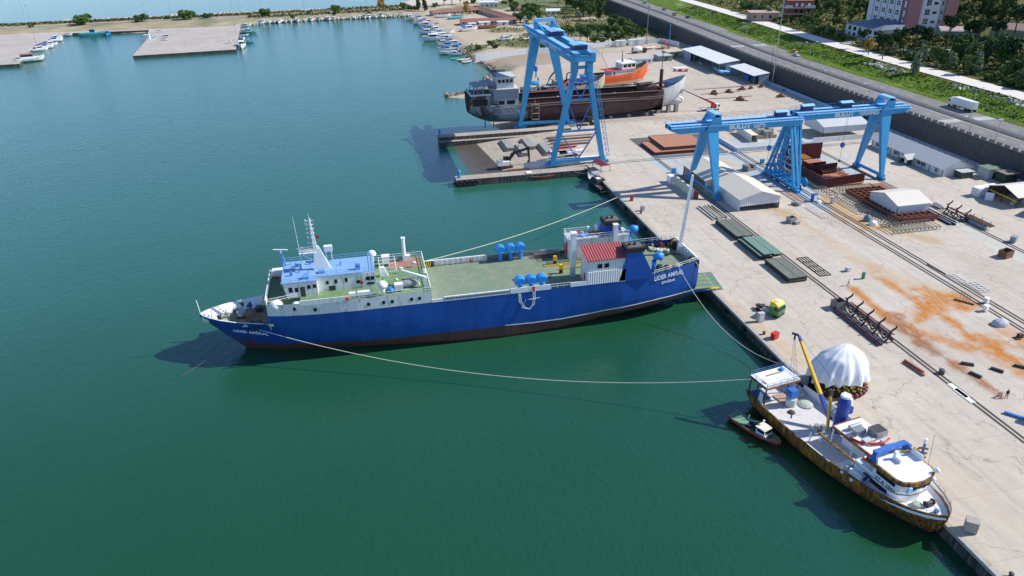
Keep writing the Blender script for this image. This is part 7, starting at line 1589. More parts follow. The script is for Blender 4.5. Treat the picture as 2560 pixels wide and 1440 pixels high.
ex=thing('excavator','white tracked excavator with black arm reaching over the near finger pier','excavator',(*P(1263,416,1.2).xy,zs(P(1263,416,1.2).x)),.05)
m=MB()
for s in(-1,1):m.box(-2.2,2.4,s*1.3-.35,s*1.3+.35,0,.95,0);m.cut()
m.build_each('track',RUSTD,ex);m=MB();m.box(-2.8,1.4,-1.4,1.4,1.1,2.5);m.box(-2.8,-1.2,-1.4,1.4,2.5,2.8,1);m.build('house',[BWH,GREY],ex);m=MB();m.box(-.4,1.4,.3,1.4,2.5,3.6,0);m.box(-.45,1.45,.25,1.45,3.6,3.7,1);m.build('cab',[GLASS,DARK],ex)
m=MB();m.taper((1.,0,1.9),(2.8,0,5.0),.6,.9,.6,.9);m.taper((2.8,0,5.),(8.4,0,6.2),.6,.95,.5,.7);m.beam((1.6,.3,2.2),(3.6,.3,4.6),.25);m.build('boom',BLACK,ex);m=MB();m.taper((8.3,0,6.8),(8.8,0,1.7),.5,.9,.4,.45);m.build('stick',BLACK,ex);m=MB();m.beam((8.7,0,1.7),(8.2,0,.2),.9,.8);m.beam((8.8,0,1.2),(9.7,0,.3),.4);m.build('grab',RUSTD,ex)
m=MB();m.sphere((0,0,0),3.2,0,12,.35);one('gravel_heap',m,mat('gravel_grey',(.33,.29,.28),.95,var=.2,scale=3),'low grey gravel heap beside the excavator track','gravel',None,True,(P(1275,433,.9).x,238.2,.6));one('rust_plate',MB().box(-3.4,3.4,-.7,.7,0,.8),mat('bright_rust',(.30,.09,.05),.8,var=.2),'bright rusty plate box lying in front of the excavator','plate',loc=(P(1300,424,1).x-1,237.6,1.4))
al=thing('lift_truck','white truck with red telescopic boom raised to the cargo ship bow','truck',(*P(1774,276,2.66).xy,2.66),.08)
cab(al,2.6,4.4,2.3,.7,2.7,BWH);m=MB();m.box(-4.4,2.5,-1.1,1.1,.8,1.1);m.box(-4.6,-2,-1.2,1.2,1.1,1.3);m.build('flat_bed',LGREY,al);m=MB();m.box(.8,2.2,-.8,.8,1.1,3.);m.build('turret',RED,al)
bt=PY(1704,223,296.)-V(al.location);bt=Matrix.Rotation(-.08,3,'Z')@bt;r0=V((1.6,0,2.9));mid=r0.lerp(bt,.42);m=MB();m.taper(r0,mid,.8,.9,.5,.55,0);m.taper(r0.lerp(bt,.4),bt,.4,.4,.28,.28,1);m.build('boom',[RED,DARK],al);m=MB();m.box(bt.x-.9,bt.x+.3,bt.y-.7,bt.y+.7,bt.z-1.4,bt.z-1.3);m.rail([(bt.x-.9,bt.y-.7,bt.z-1.3),(bt.x+.3,bt.y-.7,bt.z-1.3),(bt.x+.3,bt.y+.7,bt.z-1.3),(bt.x-.9,bt.y+.7,bt.z-1.3)],1.1,.05,1.2);m.build('basket',DARK,al)
for x in(3.5,-1.4,-2.8):
 for s in(-1,1):wheel(al,x,s*1.,.46,.32)
mx=thing('mixer_truck','white concrete mixer truck parked by the far white wall','truck',P(1596,133,2.6),.1);cab(mx,-5.2,-3.2,2.4,.7,2.8,BWH,None,-1)if False else cab(mx,3.2,5.,2.4,.7,2.8,DARK)
m=MB();m.lathe([(.6,-3.4),(1.2,-2.6),(1.65,-.4),(1.65,.8),(.9,2.6)],(-.6,0,2.6),14,0,'x');m.build('drum',BWH,mx,True);m=MB();m.box(-4.6,3.2,-.6,.6,.7,1.1);m.beam((-4.2,0,1),(-4.4,0,3.6),.5);m.build('chassis',DARK,mx)
for x in(4.,-1.6,-3.):
 for s in(-1,1):wheel(mx,x,s*1.05,.5,.34)
 # ================================================================== STREET FURNITURE
def lamp(label,u,v,z,h,arms,group,az=0.,head=BWH,pole=None):
 t=thing('street_lamp',label,'street lamp',(u,v,z),az,group);m=MB();m.tube([(0,0,0),(0,0,h)],[.13,.07],6);m.build('pole',pole or STEEL,t)
 for s in arms:m=MB();m.beam((0,0,h-.1),(2.6*s,0,h+.5),.1);m.build('arm',pole or STEEL,t);m=MB();m.box(min(2.3*s,3.3*s),max(2.3*s,3.3*s),-.22,.22,h+.42,h+.64);m.build('lamp_head',head,t)
 return t
for px,py,ar,lb in((2210,226,(-1,1),'double-armed lamp on the median beside the white rocks'),(2428,301,(1,),'single-armed lamp on the median by the zebra crossing'),(2044,166,(-1,1),'double-armed lamp on the median between the taxi and gantry'),(1910,108,(-1,1),'double-armed lamp on the median near the far zebra crossing'),(1790,75,(-1,1),'double-armed lamp on the median above the long white shed'),(1694,34,(1,),'single-armed lamp on the median beside the yellow-orange van')):
 c_=P(px,py,ZR+.13);lamp(lb,219.8+rc(c_.y),c_.y,ZR+.13,11.2,ar,'lamps along the highway median')
for px,py,lb in((2010,215,'short lamp post rising behind the fence by the lamp mast'),(2140,248,'short lamp post at the wall top behind the blue saddle frame'),(2433,333,'short lamp post on the wall top below the zebra crossing'),(1556,48,'short lamp post at the wall top above the green trees')):
 c_=P(px,py,ZR);lamp(lb,207.3+rc(c_.y),c_.y,ZR,5.6,(-1,),'short lamps on the wall top',pole=GREY)
def mast(label,px,py,z,h,r=.28,mt=None,top=True):
 t=thing('lamp_mast',label,'mast',P(px,py,z));m=MB();m.tube([(0,0,0),(0,0,h)],[r,r*.45],8);m.build('pole',mt or STEEL,t);m=MB();m.box(-.9,.9,-.3,.3,h,h+.5)if top else m.box(-.2,.2,-.2,.2,h,h+.2);m.build('floodlight',LGREY,t);m=MB();m.box(-.6,.6,-.6,.6,0,1.2);m.build('foot',CONC,t)
mast('tall galvanised floodlight mast beside the smaller white roofed shed',1930,212,2.6,40.);mast('grey pole rising behind the pair-width white container',1616,110,2.6,34,.3,mat('weathered_pole',(.22,.21,.2),.8));mast('plain sky-blue pole next to the dark red gazebo',1672,122,2.6,14,.35,CRANEB,False);mast('floodlight mast beside the guard hut below the road wall',2470,412,2.6,15,.2);mast('dark slim pole standing in front of the floodlight mast',1922,205,2.6,20,.14,DARK,False)
for k,(px,py,h)in enumerate(((91,110,25),(68,66,25),(372,80,20),(428,38,18),(589,78,20),(600,44,24),(761,30,22),(918,22,22))):t=thing('lamp_mast',['slim tall lamp pole on the harbour quay corner by the red roofed boat','slim tall lamp pole at the back of the far harbour quay','slim lamp pole at the inner corner of the paved quay','slim lamp pole beyond the bushes of the breakwater','slim lamp pole beside the parked pickup','slim lamp pole at the back corner of the paved quay','slim lamp pole on the breakwater behind the small dark bush','slim lamp pole on the breakwater near the yellow tree'][k],'mast',P(px,py,1.8),0,'slim lamp poles around the fishing harbour');MB().tube([(0,0,0),(0,0,h)],[.16,.09],5).build('pole',GREY,t);MB().box(-.8,.8,-.2,.2,h,h+.4).build('lamp_head',LGREY,t)
gr_=thing('guard_rail','double steel guard rail along the highway median','guard rail');gp_=MB();gb_=MB()
ysr=[y for y in YS if y<740]
for u in(219.2,220.4):
 for a_,b_ in zip(ysr,ysr[1:]):gb_.beam((u+rc(a_),a_,ZR+.72),(u+rc(b_),b_,ZR+.72),.12,.42)
 y=95
 while y<640:gp_.beam((u+.08+rc(y),y,ZR+.1),(u+.08+rc(y),y,ZR+.8),.14);y+=4.
gb_.build('rail_beam',mat('rail_pale',(.45,.45,.43),.6),gr_);gp_.build('post_trim',GREY,gr_)
# ================================================================== VESSELS PROPPED BEHIND THE CARGO SHIP
def yard_ship(label,loc,rz,L_,B_,D_,hullm,lowm,deckm,house,roofm,housem=None,name='fishing_vessel',extra=None,k0=.0):
 t=thing(name,label,'ship',loc,rz,'vessels propped up behind the cargo ship');s_=[]
 for f,b,k,d,e in((0,.75,.25,1.05,2.5),(.15,.95,.05,.95,2.6),(.4,1,0,.9,2.4),(.65,.97,0,.98,2),(.82,.75,.03,1.18,1.5),(.93,.42,.2,1.38,1.2),(1.,.04,.75,1.5,1)):s_.append((f*L_-L_/2,k0+k*D_,k0+d*D_,b*B_/2,e))
 a,b,c=hull(s_,lambda x:k0+D_*.32,bulw=D_*.22,th=.14);a.build('hull',[hullm,lowm],t,True);b.build('bulwark',[deckm,WHITE],t);c.build('deck',deckm,t)
 z=k0+D_*.72;x0,x1,h1,h2=house;hm=housem or WHITEW
 m=MB();m.box(x0,x1,-B_*.36,B_*.36,z,z+h1);m.build('deckhouse',hm,t);m=MB();m.box(x0+(x1-x0)*.45,x1+.3,-B_*.33,B_*.33,z+h1,z+h1+h2);m.build('wheelhouse',hm,t)
 m=MB();m.box(x0+(x1-x0)*.4,x1+.8,-B_*.38,B_*.38,z+h1+h2,z+h1+h2+.35);m.build('roof',roofm,t);m=MB();m.box(x0-2.5,x1+.5,-B_*.42,B_*.42,z+h1,z+h1+.15);m.build('bridge_deck',RED if hullm is ORANGE else roofm,t)
 for k in range(3):w=MB();xa=x0+(x1-x0)*.5+k*(x1-x0)*.18;w.box(xa,xa+(x1-x0)*.14,-B_*.33-.05,-B_*.33+.05,z+h1+h2*.35,z+h1+h2*.85);w.build('window',GLASS,t)
 w=MB();w.box(x1+.28,x1+.36,-B_*.28,B_*.28,z+h1+h2*.35,z+h1+h2*.85);w.build('window',GLASS,t);w=MB();w.box(x0+1,x0+1.8,-B_*.36-.05,-B_*.36,z+.3,z+h1*.85);w.build('door',DARK,t)
 m=MB();zz=z+h1+h2;xm=(x0+x1)/2+1;m.tube([(xm,0,zz),(xm,0,zz+6)],[.3,.12],6,1);m.beam((xm-1.6,.3,zz+6),(xm+1.6,-.3,zz+6.2),.4,.25);m.beam((xm,0,zz+1.5),(xm-9,0,zz+.6),.25);m.build('mast',[WHITE,DARK],t);m=MB();m.sphere((xm+1.5,1.,zz+.8),.7,0,10);m.build('radar_dome',WHITE,t,True)
 for sx in(-.25,.1,.32):m=MB();m.box(sx*L_-.6,sx*L_+.6,-1.2,1.2,0,k0+.15);m.build('keel_block',TAN,t)
 if extra:extra(t)
 return t
yard_ship('bright orange hulled vessel with white wheelhouse propped on the dock apron',(128,349,2.6),radians(14),34,9,6.8,ORANGE,mat('cream_bottom',(.62,.52,.38),.6,var=.1),GREEN,(-6,7.5,3,2.8),WHITE,k0=.8)
def exg(t):
 m=MB();m.beam((-8,0,5),(-6,2,11),.5);m.beam((-6,2,11),(-1,1,12.5),.4);m.cut();m.box(-7,-4,-2,2,5,7.5,1);m.cut();m.sphere((3,0,6.4),1.6,2,8,.8);m.build_each('deck_machinery',[DARK,RED,NETM],t)
yard_ship('beige hulled vessel crowded with deck gear behind the slipway crane',(104,333,2.6),radians(6),24,8,6.2,mat('beige_hull',(.50,.44,.34),.6,var=.08),mat('blue_boot',(.08,.18,.36),.6),mat('steel_deck',(.25,.26,.27),.7),(-3,5,2.4,2.2),mat('gear_blue',(.06,.2,.5),.6),mat('mixed_grey',(.35,.35,.36),.7,var=.4,scale=2),extra=exg,k0=.6)
def exr(t):
 m=MB()
 for x in(-7.5,-3.5):
  for y in(-2.5,2.5):m.beam((x,y,4),(x,y,8.6),.25)
 m.beam((-7.5,-2.5,4.5),(-3.5,-2.5,8),.2);m.beam((-7.5,-2.5,8),(-3.5,-2.5,4.5),.2);m.build('canopy_frame',WHITE,t);m=MB();m.sphere((-5.5,0,8.7),2.6,0,10,.35);m.build('canopy_tarpaulin',TARPB,t);m=MB();m.tube([(-1,-1,5),(1.5,-1.4,11),(4,-1,13.5)],.35,6);m.build('loader_arm',DARK,t);m=MB();m.cyl((-3,2,4.5),.35,6,8);m.build('exhaust_stack',DARK,t)
yard_ship('red hulled vessel with blue tarpaulin canopy behind the stern of the cargo ship',(87,332,2.),radians(4),23,8,6.,RED,RUSTD,mat('steel_deck_green',(.15,.22,.18),.7),(1,7,2.2,2.),mat('gear_grey',(.3,.31,.3),.7),mat('mixed_grey',(0,0,0)),extra=exr,k0=.6)
tb_=small_boat('grey boat with pinkish deck lying between the red vessel and the cargo ship',(84.5,318.5,2.2),0,17,5.,2.6,mat('slate_hull',(.16,.2,.25),.6),WHITE,mat('pink_deck',(.45,.22,.2),.7),name='work_boat');
m=MB();m.beam((-5,0,.2),(6,.6,2.4),.8,.6);m.beam((-5,1.5,.2),(6,1.9,2.4),.5,.4);one('grey_gangway',m,LGREY,'light grey gangway leaning below the orange hulled vessel','gangway',loc=(113,322,2.7),rz=.3)
# ================================================================== BUILDINGS ASHORE
TILE=mat('red_tile_roof',(.27,.115,.085),.8,var=.14,scale=1.2,dirt=(.18,.1,.08),dirt_amt=.4);PINKW=mat('pink_wash_wall',(.48,.36,.31),.8,var=.08)
def long_house(label,p,q,w,h=2.7,hr=1.5,wallm=PINKW,roofm=TILE,name='fishermen_store',z=2.3,cat='building',nwin=8,group=None):
 p,q=V((*p,0)),V((*q,0));d=q-p;Ln=d.length;t=thing(name,label,cat,((p+q)/2)+V((0,0,z)),math.atan2(d.y,d.x),group);l=Ln/2
 m=MB();m.box(-l,l,-w/2,w/2,-.5,h);
 for s in(-1,1):m.add([(s*l,-w/2,h),(s*l,w/2,h),(s*l,0,h+hr-.05)],[(0,1,2)])
 m.build('wall',wallm,t);r=MB();o=.5
 for s in(-1,1):r.add([(-l-o,s*(w/2+o),h-.3),(l+o,s*(w/2+o),h-.3),(l+o,0,h+hr),(-l-o,0,h+hr)],[(0,1,2,3)])
 r.build('roof',roofm,t)
 for k in range(nwin):
  x=-l+(k+.5)*Ln/nwin
  for s in(-1,1):m=MB();m.box(x-.6,x+.6,s*w/2-.04,s*w/2+.04,.1 if k%2 else .9,2.1);m.build('door' if k%2 else 'window',[RUSTD,GLASS][k%2==0],t)
 return t
long_house('red tiled long store with pink walls nearest the breakwater end',(72,651),(112,662),9,nwin=12);long_house('red tiled long store running towards the shore behind the autumn tree',(115,668),(130,596),10,nwin=14);long_house('red tiled long store with pink walls closest to the beached boats',(87,591),(130,588),10,nwin=10)
long_house('small house with red hipped roof behind the long stores',(142,664),(158,660),12,nwin=4,name='house');long_house('white flat house with pale roof beyond the long stores',(122,702),(138,700),11,4,.6,WHITEW,ROOFW,'house',nwin=4);long_house('small white house with pale gabled roof by the lane under the dark trees',(166,634),(177,632),8,2.6,1.4,WHITEW,ROOFW,'house',nwin=3)
for k,(x,y,lb)in enumerate(((104,582,'white lean-to awning on the front of the nearest long store'),(118,580,'second white lean-to awning on the nearest long store'),(94,578,'small white kiosk in front of the nearest long store'))):flat_hut(lb,x,y,8 if k<2 else 5,5,2.4,WHITEW,ROOFW,.6,'awning_shed',0,2.3)
flat_hut('tiny white cabin beside the end of the nearest long store',137,585,3,3,2.6,WHITEW,WHITE,.1,'cabin',0,2.3);one('tarpaulin_heap',MB().sphere((0,0,0),2.2,0,9,.5),TARPB,'bright blue tarpaulin heap beside the white kiosk','tarpaulin',loc=(88,580,2.3))
MAR=mat('maroon_cladding',(.25,.115,.13),.7,var=.05);TWH=mat('tower_white',(.60,.62,.64),.6,var=.03);TGR=mat('tower_grey',(.36,.36,.36),.7,var=.04)
tw=thing('tower_block','tall white and maroon residential tower block among the hillside trees','building',(304,376,13.4));H_=44
m=MB();m.box(0,8.4,0,34,0,H_,0);m.box(8.4,10.2,.6,34,0,H_,1);m.box(10.2,21.5,1.2,34,0,H_,2);m.box(21.5,24,.6,34,0,H_,1);m.box(24,32,0,34,0,H_,0);m.box(-.15,0,5.2,33.6,0,H_,2);m.build('wall',[MAR,TGR,TWH],tw)
for y in(5.2,11,17.2,23,29):m=MB();m.box(-.25,-.15,y-.15,y+.15,0,H_);m.build('pilaster_trim',DARK,tw)
def win(par,box,mt=GLASS):m=MB();m.box(*box);return m.build('window',mt,par)
for f in range(4):
 z=7.2+4.9*f
 for y in(8.2,14,20,26):w_=win(tw,(-.26,-.1,y-1.25,y+1.25,z,z+2.3));m=MB();m.box(-.3,-.26,y-.12,y+.12,z,z+2.3);m.box(-.3,-.26,y-1.25,y+1.25,z+1.,z+1.2);m.build('window_frame',WHITE,w_)
 w_=win(tw,(-.1,.1,1.8,3.2,z-.6,z+2.6),TWH);w_=win(tw,(12.2,15,1.1,1.3,z,z+2.8));m=MB();m.box(13.5,13.7,1.05,1.12,z,z+2.8);m.box(12.2,15,1.05,1.12,z+1.2,z+1.4);m.build('window_frame',TWH,w_);win(tw,(17,19.6,1.1,1.3,z+.3,z+1.6));win(tw,(21.9,22.6,.5,.7,z,z+2))
ax_=thing('annex_building','low white annex with blue-grey hipped roof beside the tower block','building',(286,372,13.));m=MB();m.box(0,16,0,30,0,6.4);m.build('wall',TWH,ax_);m=MB();m.add([(-.8,-.8,6.3),(18,-.8,6.3),(18,30.8,6.3),(-.8,30.8,6.3),(9,7,8.6),(17.8,7,9),(17.8,23,9),(9,23,8.6)],[(0,1,5,4),(1,2,6,5),(2,3,7,6),(3,0,4,7),(4,5,6,7)]);m.build('roof',mat('slate_blue_roof',(.12,.15,.22),.6,var=.08),ax_)
for k in range(6):win(ax_,(-.06,.04,2+4.6*k,4.4+4.6*k,3.4,5.4));win(ax_,(-.06,.04,2+4.6*k,4.+4.6*k,.6,2.2),MAR if k%2 else GLASS)
BRK=mat('raw_brick',(.25,.10,.065),.85,var=.2,scale=1.5)
bh=thing('brick_house','unfinished red brick house with white balcony above the promenade','house',(288,470,12.6),-.3);m=MB();m.box(0,17,0,12,0,12);m.build('wall',BRK,bh);m=MB()
for z in(3.6,7.4):m.box(-1.6,17.6,-1.4,12,z,z+.3)
m.box(11,17.6,-1.45,-1.3,7.7,9.2);m.box(-1.6,3,-1.45,-1.3,7.7,9.2);m.build('balcony',WHITEW,bh)
for z in(.8,4.6,8.4):
 for x in(5,8.5,13):win(bh,(x,x+1.6,-.06,.1,z,z+2),GLASS if z<8 else WHITE)
th=thing('plastered_house','low tan plastered house with flat terrace beside the brick house','house',(262,470,12.7),-.3);m=MB();m.box(0,18,0,12,0,5.2);m.build('wall',mat('tan_plaster',(.40,.28,.22),.85,var=.1),th);m=MB();m.box(-.5,18.5,-.5,12.5,5.2,5.5);m.build('roof',mat('terrace_rose',(.45,.33,.28),.85),th);
for k in range(3):win(th,(2+5*k,3.4+5*k,-.06,.1,2,3.8))
hh=long_house('olive-green house with brown gabled roof at the hillside lane',(340,352),(352,334),14,5,2.4,mat('olive_house',(.26,.27,.16),.8),mat('brown_tiles',(.28,.2,.17),.8),'house',hill_z(345,343)-.5,nwin=3);hh=long_house('grey-green house with pink roof half hidden by the pines',(318,366),(336,358),10,4,1.6,mat('grey_green_house',(.22,.28,.26),.8),mat('pink_roof',(.42,.33,.3),.8),'house',hill_z(325,360)-.3,nwin=3)
ln_=MB();pts=[P(x,y,hill_z(*P(x,y,14).xy)+.3)for x,y in((2240,120),(2330,124),(2440,127),(2560,129))]
LANE=mat('lane_grey',(.30,.29,.28),.9,var=.1)
def lane(pts,w,name='lane'):
 m=MB();q_=[]
 for a,b in zip(pts,pts[1:]):
  for k in range(8):q_.append(V(a).lerp(V(b),k/8))
 q_.append(V(pts[-1]));n=len(q_)
 e=[]
 for i,p in enumerate(q_):d=(q_[min(i+1,n-1)]-q_[max(0,i-1)]).normalized();s=V((d.y,-d.x,0))*w/2;e.append([V((*(p+s*k).xy,hill_z(*(p+s*k).xy)+.35))for k in(-1,1)])
 for a,b in zip(e,e[1:]):m.quad(a[0],a[1],b[1],b[0])
 return struct(name,m,LANE)
lane([(279,343,0),(293,337,0),(311,329,0),(335,318,0)],5.5,'path');lane([(266,372,0),(284,380,0),(286,395,0)],7,'path')
# ================================================================== TREES
LF={}
def leafmat(name,col):
 if name not in LF:
  m,nt,b=nodes(name);n=noi(nt,pos(nt),.8,3,.6);c=ramp(nt,n,.3,.7,tuple(v*.62 for v in col),tuple(min(1,v*1.45)for v in col));L(nt,c,b.inputs['Base Color']);b.inputs['Roughness'].default_value=.85;b.inputs['Specular IOR Level'].default_value=.2;LF[name]=m
 return LF[name]
BARK=mat('bark',(.11,.085,.065),.95,var=.3,scale=3)
def crown_mesh(rnd,blobs,n,size,mb):
 for(bx,by,bz,br,sz)in blobs:
  for _ in range(int(n*br*br)):
   v=V((rnd.gauss(0,1),rnd.gauss(0,1),rnd.gauss(0,1))).normalized();r=br*(rnd.random()**.28);c=V((bx,by,bz))+V((v.x*r,v.y*r,v.z*r*sz))
   u=(v+V((rnd.gauss(0,.7),rnd.gauss(0,.7),rnd.gauss(0,.7)))).normalized();a=u.orthogonal().normalized();a=Matrix.Rotation(rnd.random()*6.28,3,u)@a;b=u.cross(a);s=size*rnd.uniform(.6,1.3)
   mb.add([c-a*s,c-b*s*.7,c+a*s,c+b*s*.7],[(0,1,2,3)],rnd.choice((0,0,1,1,2)))
def make_tree(name,seed,h,w,kind,cols,n=30,size=.5):
 rnd=random.Random(seed);t=thing(name,'tree','bush' if 'bush' in name or 'shrub' in name else 'tree');tk=MB();bl=[];mats=[leafmat('leaf_%d_%d_%d'%tuple(int(c*1000)for c in q_),q_)for q_ in cols]
 if kind=='bush':
  for k in range(9):a=rnd.random()*6.28;r=rnd.random()**.6*w*.34;bl.append((r*cos(a),r*sin(a),h*rnd.uniform(.25,.62),w*rnd.uniform(.17,.27),h/w*1.15))
  tk.tube([(0,0,-.6),(.1,0,h*.5)],[.2,.08],5)
 elif kind=='round':
  for k in range(13):a=rnd.random()*6.28;r=rnd.random()**.6*w*.36;bl.append((r*cos(a),r*sin(a),h*rnd.uniform(.38,.86),w*rnd.uniform(.13,.23),.9))
  tk.tube([(0,0,-.8),(.1,.1,h*.35),(.3,0,h*.7)],[.34,.24,.1],6)
  for k in range(4):a=k*1.6+rnd.random();tk.tube([(.1,.1,h*.35),(w*.25*cos(a),w*.25*sin(a),h*.62)],[.16,.05],5)
 elif kind=='tall':
  for k in range(11):f=k/10;a=rnd.random()*6.28;r=w*.2*rnd.random();bl.append((r*cos(a),r*sin(a),h*(.2+.72*f),w*.3*(1-.75*abs(f-.35)),1.3))
  tk.tube([(0,0,-.8),(0,0,h*.9)],[.28,.06],6)
 else:
  for k in range(10):a=rnd.random()*6.28;r=rnd.random()**.6*w*.36;bl.append((r*cos(a),r*sin(a),h*rnd.uniform(.66,.93),w*rnd.uniform(.15,.22),.75))
  tk.tube([(0,0,-1),(.2,.1,h*.4),(-.1,.2,h*.8)],[.3,.24,.12],6)
  for k in range(5):a=k*1.3;tk.tube([(.1,.1,h*.55),(w*.28*cos(a),w*.28*sin(a),h*.75)],[.12,.05],5)
 tk.build('trunk',BARK,t);c=MB();crown_mesh(rnd,bl,n,size,c);c.build('crown',mats,t);return t
DG=((.034,.070,.025),(.050,.096,.031),(.078,.132,.043));MG=((.062,.116,.031),(.093,.163,.043),(.132,.202,.054));YG=((.171,.186,.046),(.248,.232,.062),(.310,.295,.093));AU=((.310,.202,.046),(.372,.264,.062),(.465,.357,.093));GG=((.139,.186,.109),(.186,.232,.139),(.248,.279,.171))
PR={'bush':make_tree('bush',1,5,9,'bush',MG),'bush2':make_tree('bush',2,4,6,'bush',DG,34),'round':make_tree('broadleaf_tree',3,10,8.5,'round',DG),'round2':make_tree('broadleaf_tree',4,11,9,'round',MG),'tall':make_tree('tall_tree',5,13,6.5,'tall',DG,30),'pine':make_tree('pine_tree',6,14,8,'pine',((.022,.05,.02),(.032,.066,.024),(.045,.085,.03)),34),'autumn':make_tree('autumn_tree',7,12,9,'round',AU),'yg':make_tree('yellowing_shrub',8,5,6,'bush',YG,32),'willow':make_tree('grey_green_tree',9,8.5,6.5,'tall',GG,34)}
USED=set();rnd=random.Random(21)
def tree(k,x,y,z,label,group,sx=1.,sz=None):
 p=PR[k];sz=sx if sz is None else sz
 if k not in USED:USED.add(k);p.location=(x,y,z);p.rotation_euler=(0,0,rnd.random()*6.28);p.scale=(sx,sx,sz);p['label']=label;p['group']=group;return p
 return dup(p,(x,y,z),rnd.random()*6.28,label,group,(sx,sx,sz))
BW='bushes and trees along the breakwater'
for px,py,k,sx,sz,lb in((212,62,'bush',2.1,1.9,'broad green bush clump nearest the outer end of the breakwater'),(355,54,'bush2',1.9,1.9,'round dark bush behind the inner corner of the harbour quay'),(420,48,'bush',.8,.8,'small pale bush between two larger bushes on the breakwater'),(470,48,'bush',1.8,1.8,'big round bush behind the middle of the paved quay'),(519,45,'bush2',1.7,1.3,'low dark bush just along from the big round bush'),(659,41,'bush',1.4,1.6,'green bush with lower tuft at the start of the moored boat row'),(732,46,'bush2',.9,1.,'small dark bush between road and boats'),(772,33,'bush2',.7,.7,'little dark bush on the sea side of the breakwater road'),(841,33,'bush',1.1,1.7,'pale green tree beside the breakwater road'),(836,38,'bush2',.7,.8,'small tuft at the foot of the pale green breakwater tree'),(956,26,'autumn',1.1,1.,'large yellow-green tree near the root of the breakwater'),(925,33,'yg',.8,.8,'yellowing bush beside the large yellow-green tree'),(1008,24,'bush',.9,1.5,'green bush seaward of the first long store'),(1030,26,'bush2',1.4,1.4,'dark bush beside the pair of tall dark trees'),(1047,28,'tall',1.1,.9,'first of the pair of tall dark trees by the first long store'),(1062,28,'tall',1.15,.85,'second of the pair of tall dark trees by the first long store'),(79,68,'bush2',.7,.7,'tiny bush at the outer end of the stone breakwater'),(1168,38,'autumn',.95,1.05,'brown-gold tree standing in the yard of the long stores'),(1117,40,'bush2',.5,.5,'little bush at the corner of the first long store')):
 q_=P(px,py,2.2);tree(k,q_.x,q_.y,2.0,lb,BW,sx,sz)
def grove(pts,kinds,label,group,z=2.3,s0=.9,s1=1.3,hz=False):
 for px,py in pts:
  q_=P(px,py,z);zz=(hill_z(q_.x,q_.y)if hz else land_z(q_.x,q_.y))-.2;tree(rnd.choice(kinds),q_.x,q_.y,zz,label,group,rnd.uniform(s0,s1))
grove([(1295,48),(1312,50),(1330,55),(1345,58),(1302,60),(1322,62),(1285,40),(1318,40),(1335,44)],['round','round2','bush'],'green tree in the clump beside the long red roofed stores','trees beside the long stores')
grove([(1110,14),(1130,12),(1150,11),(1185,8),(1205,7),(1240,6),(1260,10),(1275,6),(1290,10),(1315,12),(1340,10),(1090,17)],['bush','bush2','round2'],'green tree in the belt between the long stores and the beach','trees between stores and beach',s0=.8,s1=1.2)
grove([(1395,14),(1415,18),(1432,22),(1450,26),(1468,32),(1485,40),(1400,4),(1425,6),(1450,10),(1470,16),(1490,24),(1505,34),(1440,34),(1458,42),(1475,50),(1500,52)],['round','round2','tall'],'dark tree in the wood beyond the boat yard','trees of the wood beyond the boat yard',s0=1.1,s1=1.6)
grove([(1450,100),(1468,102),(1485,104),(1503,106),(1520,106),(1540,105),(1558,104),(1575,103),(1590,101),(1605,101),(1475,88),(1497,90),(1518,90),(1540,90),(1560,90),(1580,92),(1530,76),(1550,78),(1510,74),(1568,84),(1535,64)],['round2','round2','round','bush'],'green tree in the thicket between boundary wall and road wall','trees of the thicket beside the boundary wall',s0=.7,s1=1.)
grove([(1238,96+24),(1225,112),(1380,122),(1355,120),(1195,122)],['bush'],'low green bush on the sandy ground before the boundary wall','bushes before the boundary wall',s0=.6,s1=.8)
grove([(1405,78),(1430,80),(1455,78),(1480,74),(1420,70),(1445,68)],['bush','yg'],'straggling bush in the dry field beyond the boat yard','bushes in the dry field',s0=.8,s1=1.1)
PG='trees along the upper edge of the promenade'
for k in range(26):
 y=255+10.5*k+rnd.uniform(-3,3);x=268.5+rc(y)+rnd.uniform(0,4)
 if 355<y<392:continue
 tree(rnd.choice(['round','round2','bush2','bush','willow']),x,y,hill_z(x,y)-.3,'tree or bush overhanging the upper edge of the pale promenade',PG,rnd.uniform(.65,1.05))
for px,py,k,sc,lb in((2205,150,'pine',.95,'dark pine at the end of the row closest to the annex'),(2150,122,'pine',.75,'small dark pine in front of the annex windows'),(2258,128,'pine',.9,'first slim pine of the three before the tower block'),(2283,128,'pine',.95,'second slim pine of the three before the tower block'),(2312,128,'pine',.88,'third slim pine of the three before the tower block'),(2366,122,'pine',1.25,'tall pine with ivy-clad trunk at the maroon corner'),(2417,130,'pine',1.1,'leaning pine beside the hillside lane'),(2434,131,'pine',1.2,'tall leaning pine overlapping its neighbour'),(2480,126,'pine',1.2,'dense dark pine beside the hidden grey-green house'),(2528,106,'pine',1.5,'biggest dark pine in front of the olive-green house'),(2170,138,'autumn',.8,'yellow-brown tree among the pines before the annex'),(2090,96,'willow',.5,'small grey-green tree by the promenade gate'),(2283,195,'willow',1.05,'pale feathery tree growing out of the grass verge'),(2438,185,'willow',1.2,'grey-green weeping tree above the promenade'),(2500,170,'round',1.6,'large dark round tree above the promenade bend')):
 q_=P(px,py,13.6);z=hill_z(q_.x,q_.y);q_=P(px,py,z);tree(k,q_.x,q_.y,hill_z(q_.x,q_.y)-.3,lb,'single trees on the hillside',sc)
def clear(x,y):return(298<x<342 and 366<y<414)or(280<x<306 and 366<y<408)or(258<x<310 and 462<y<492)or(330<x<358 and 330<y<366)or x<268+rc(y)or(275<x<340 and abs(y-(343-(x-279)*.43))<5)
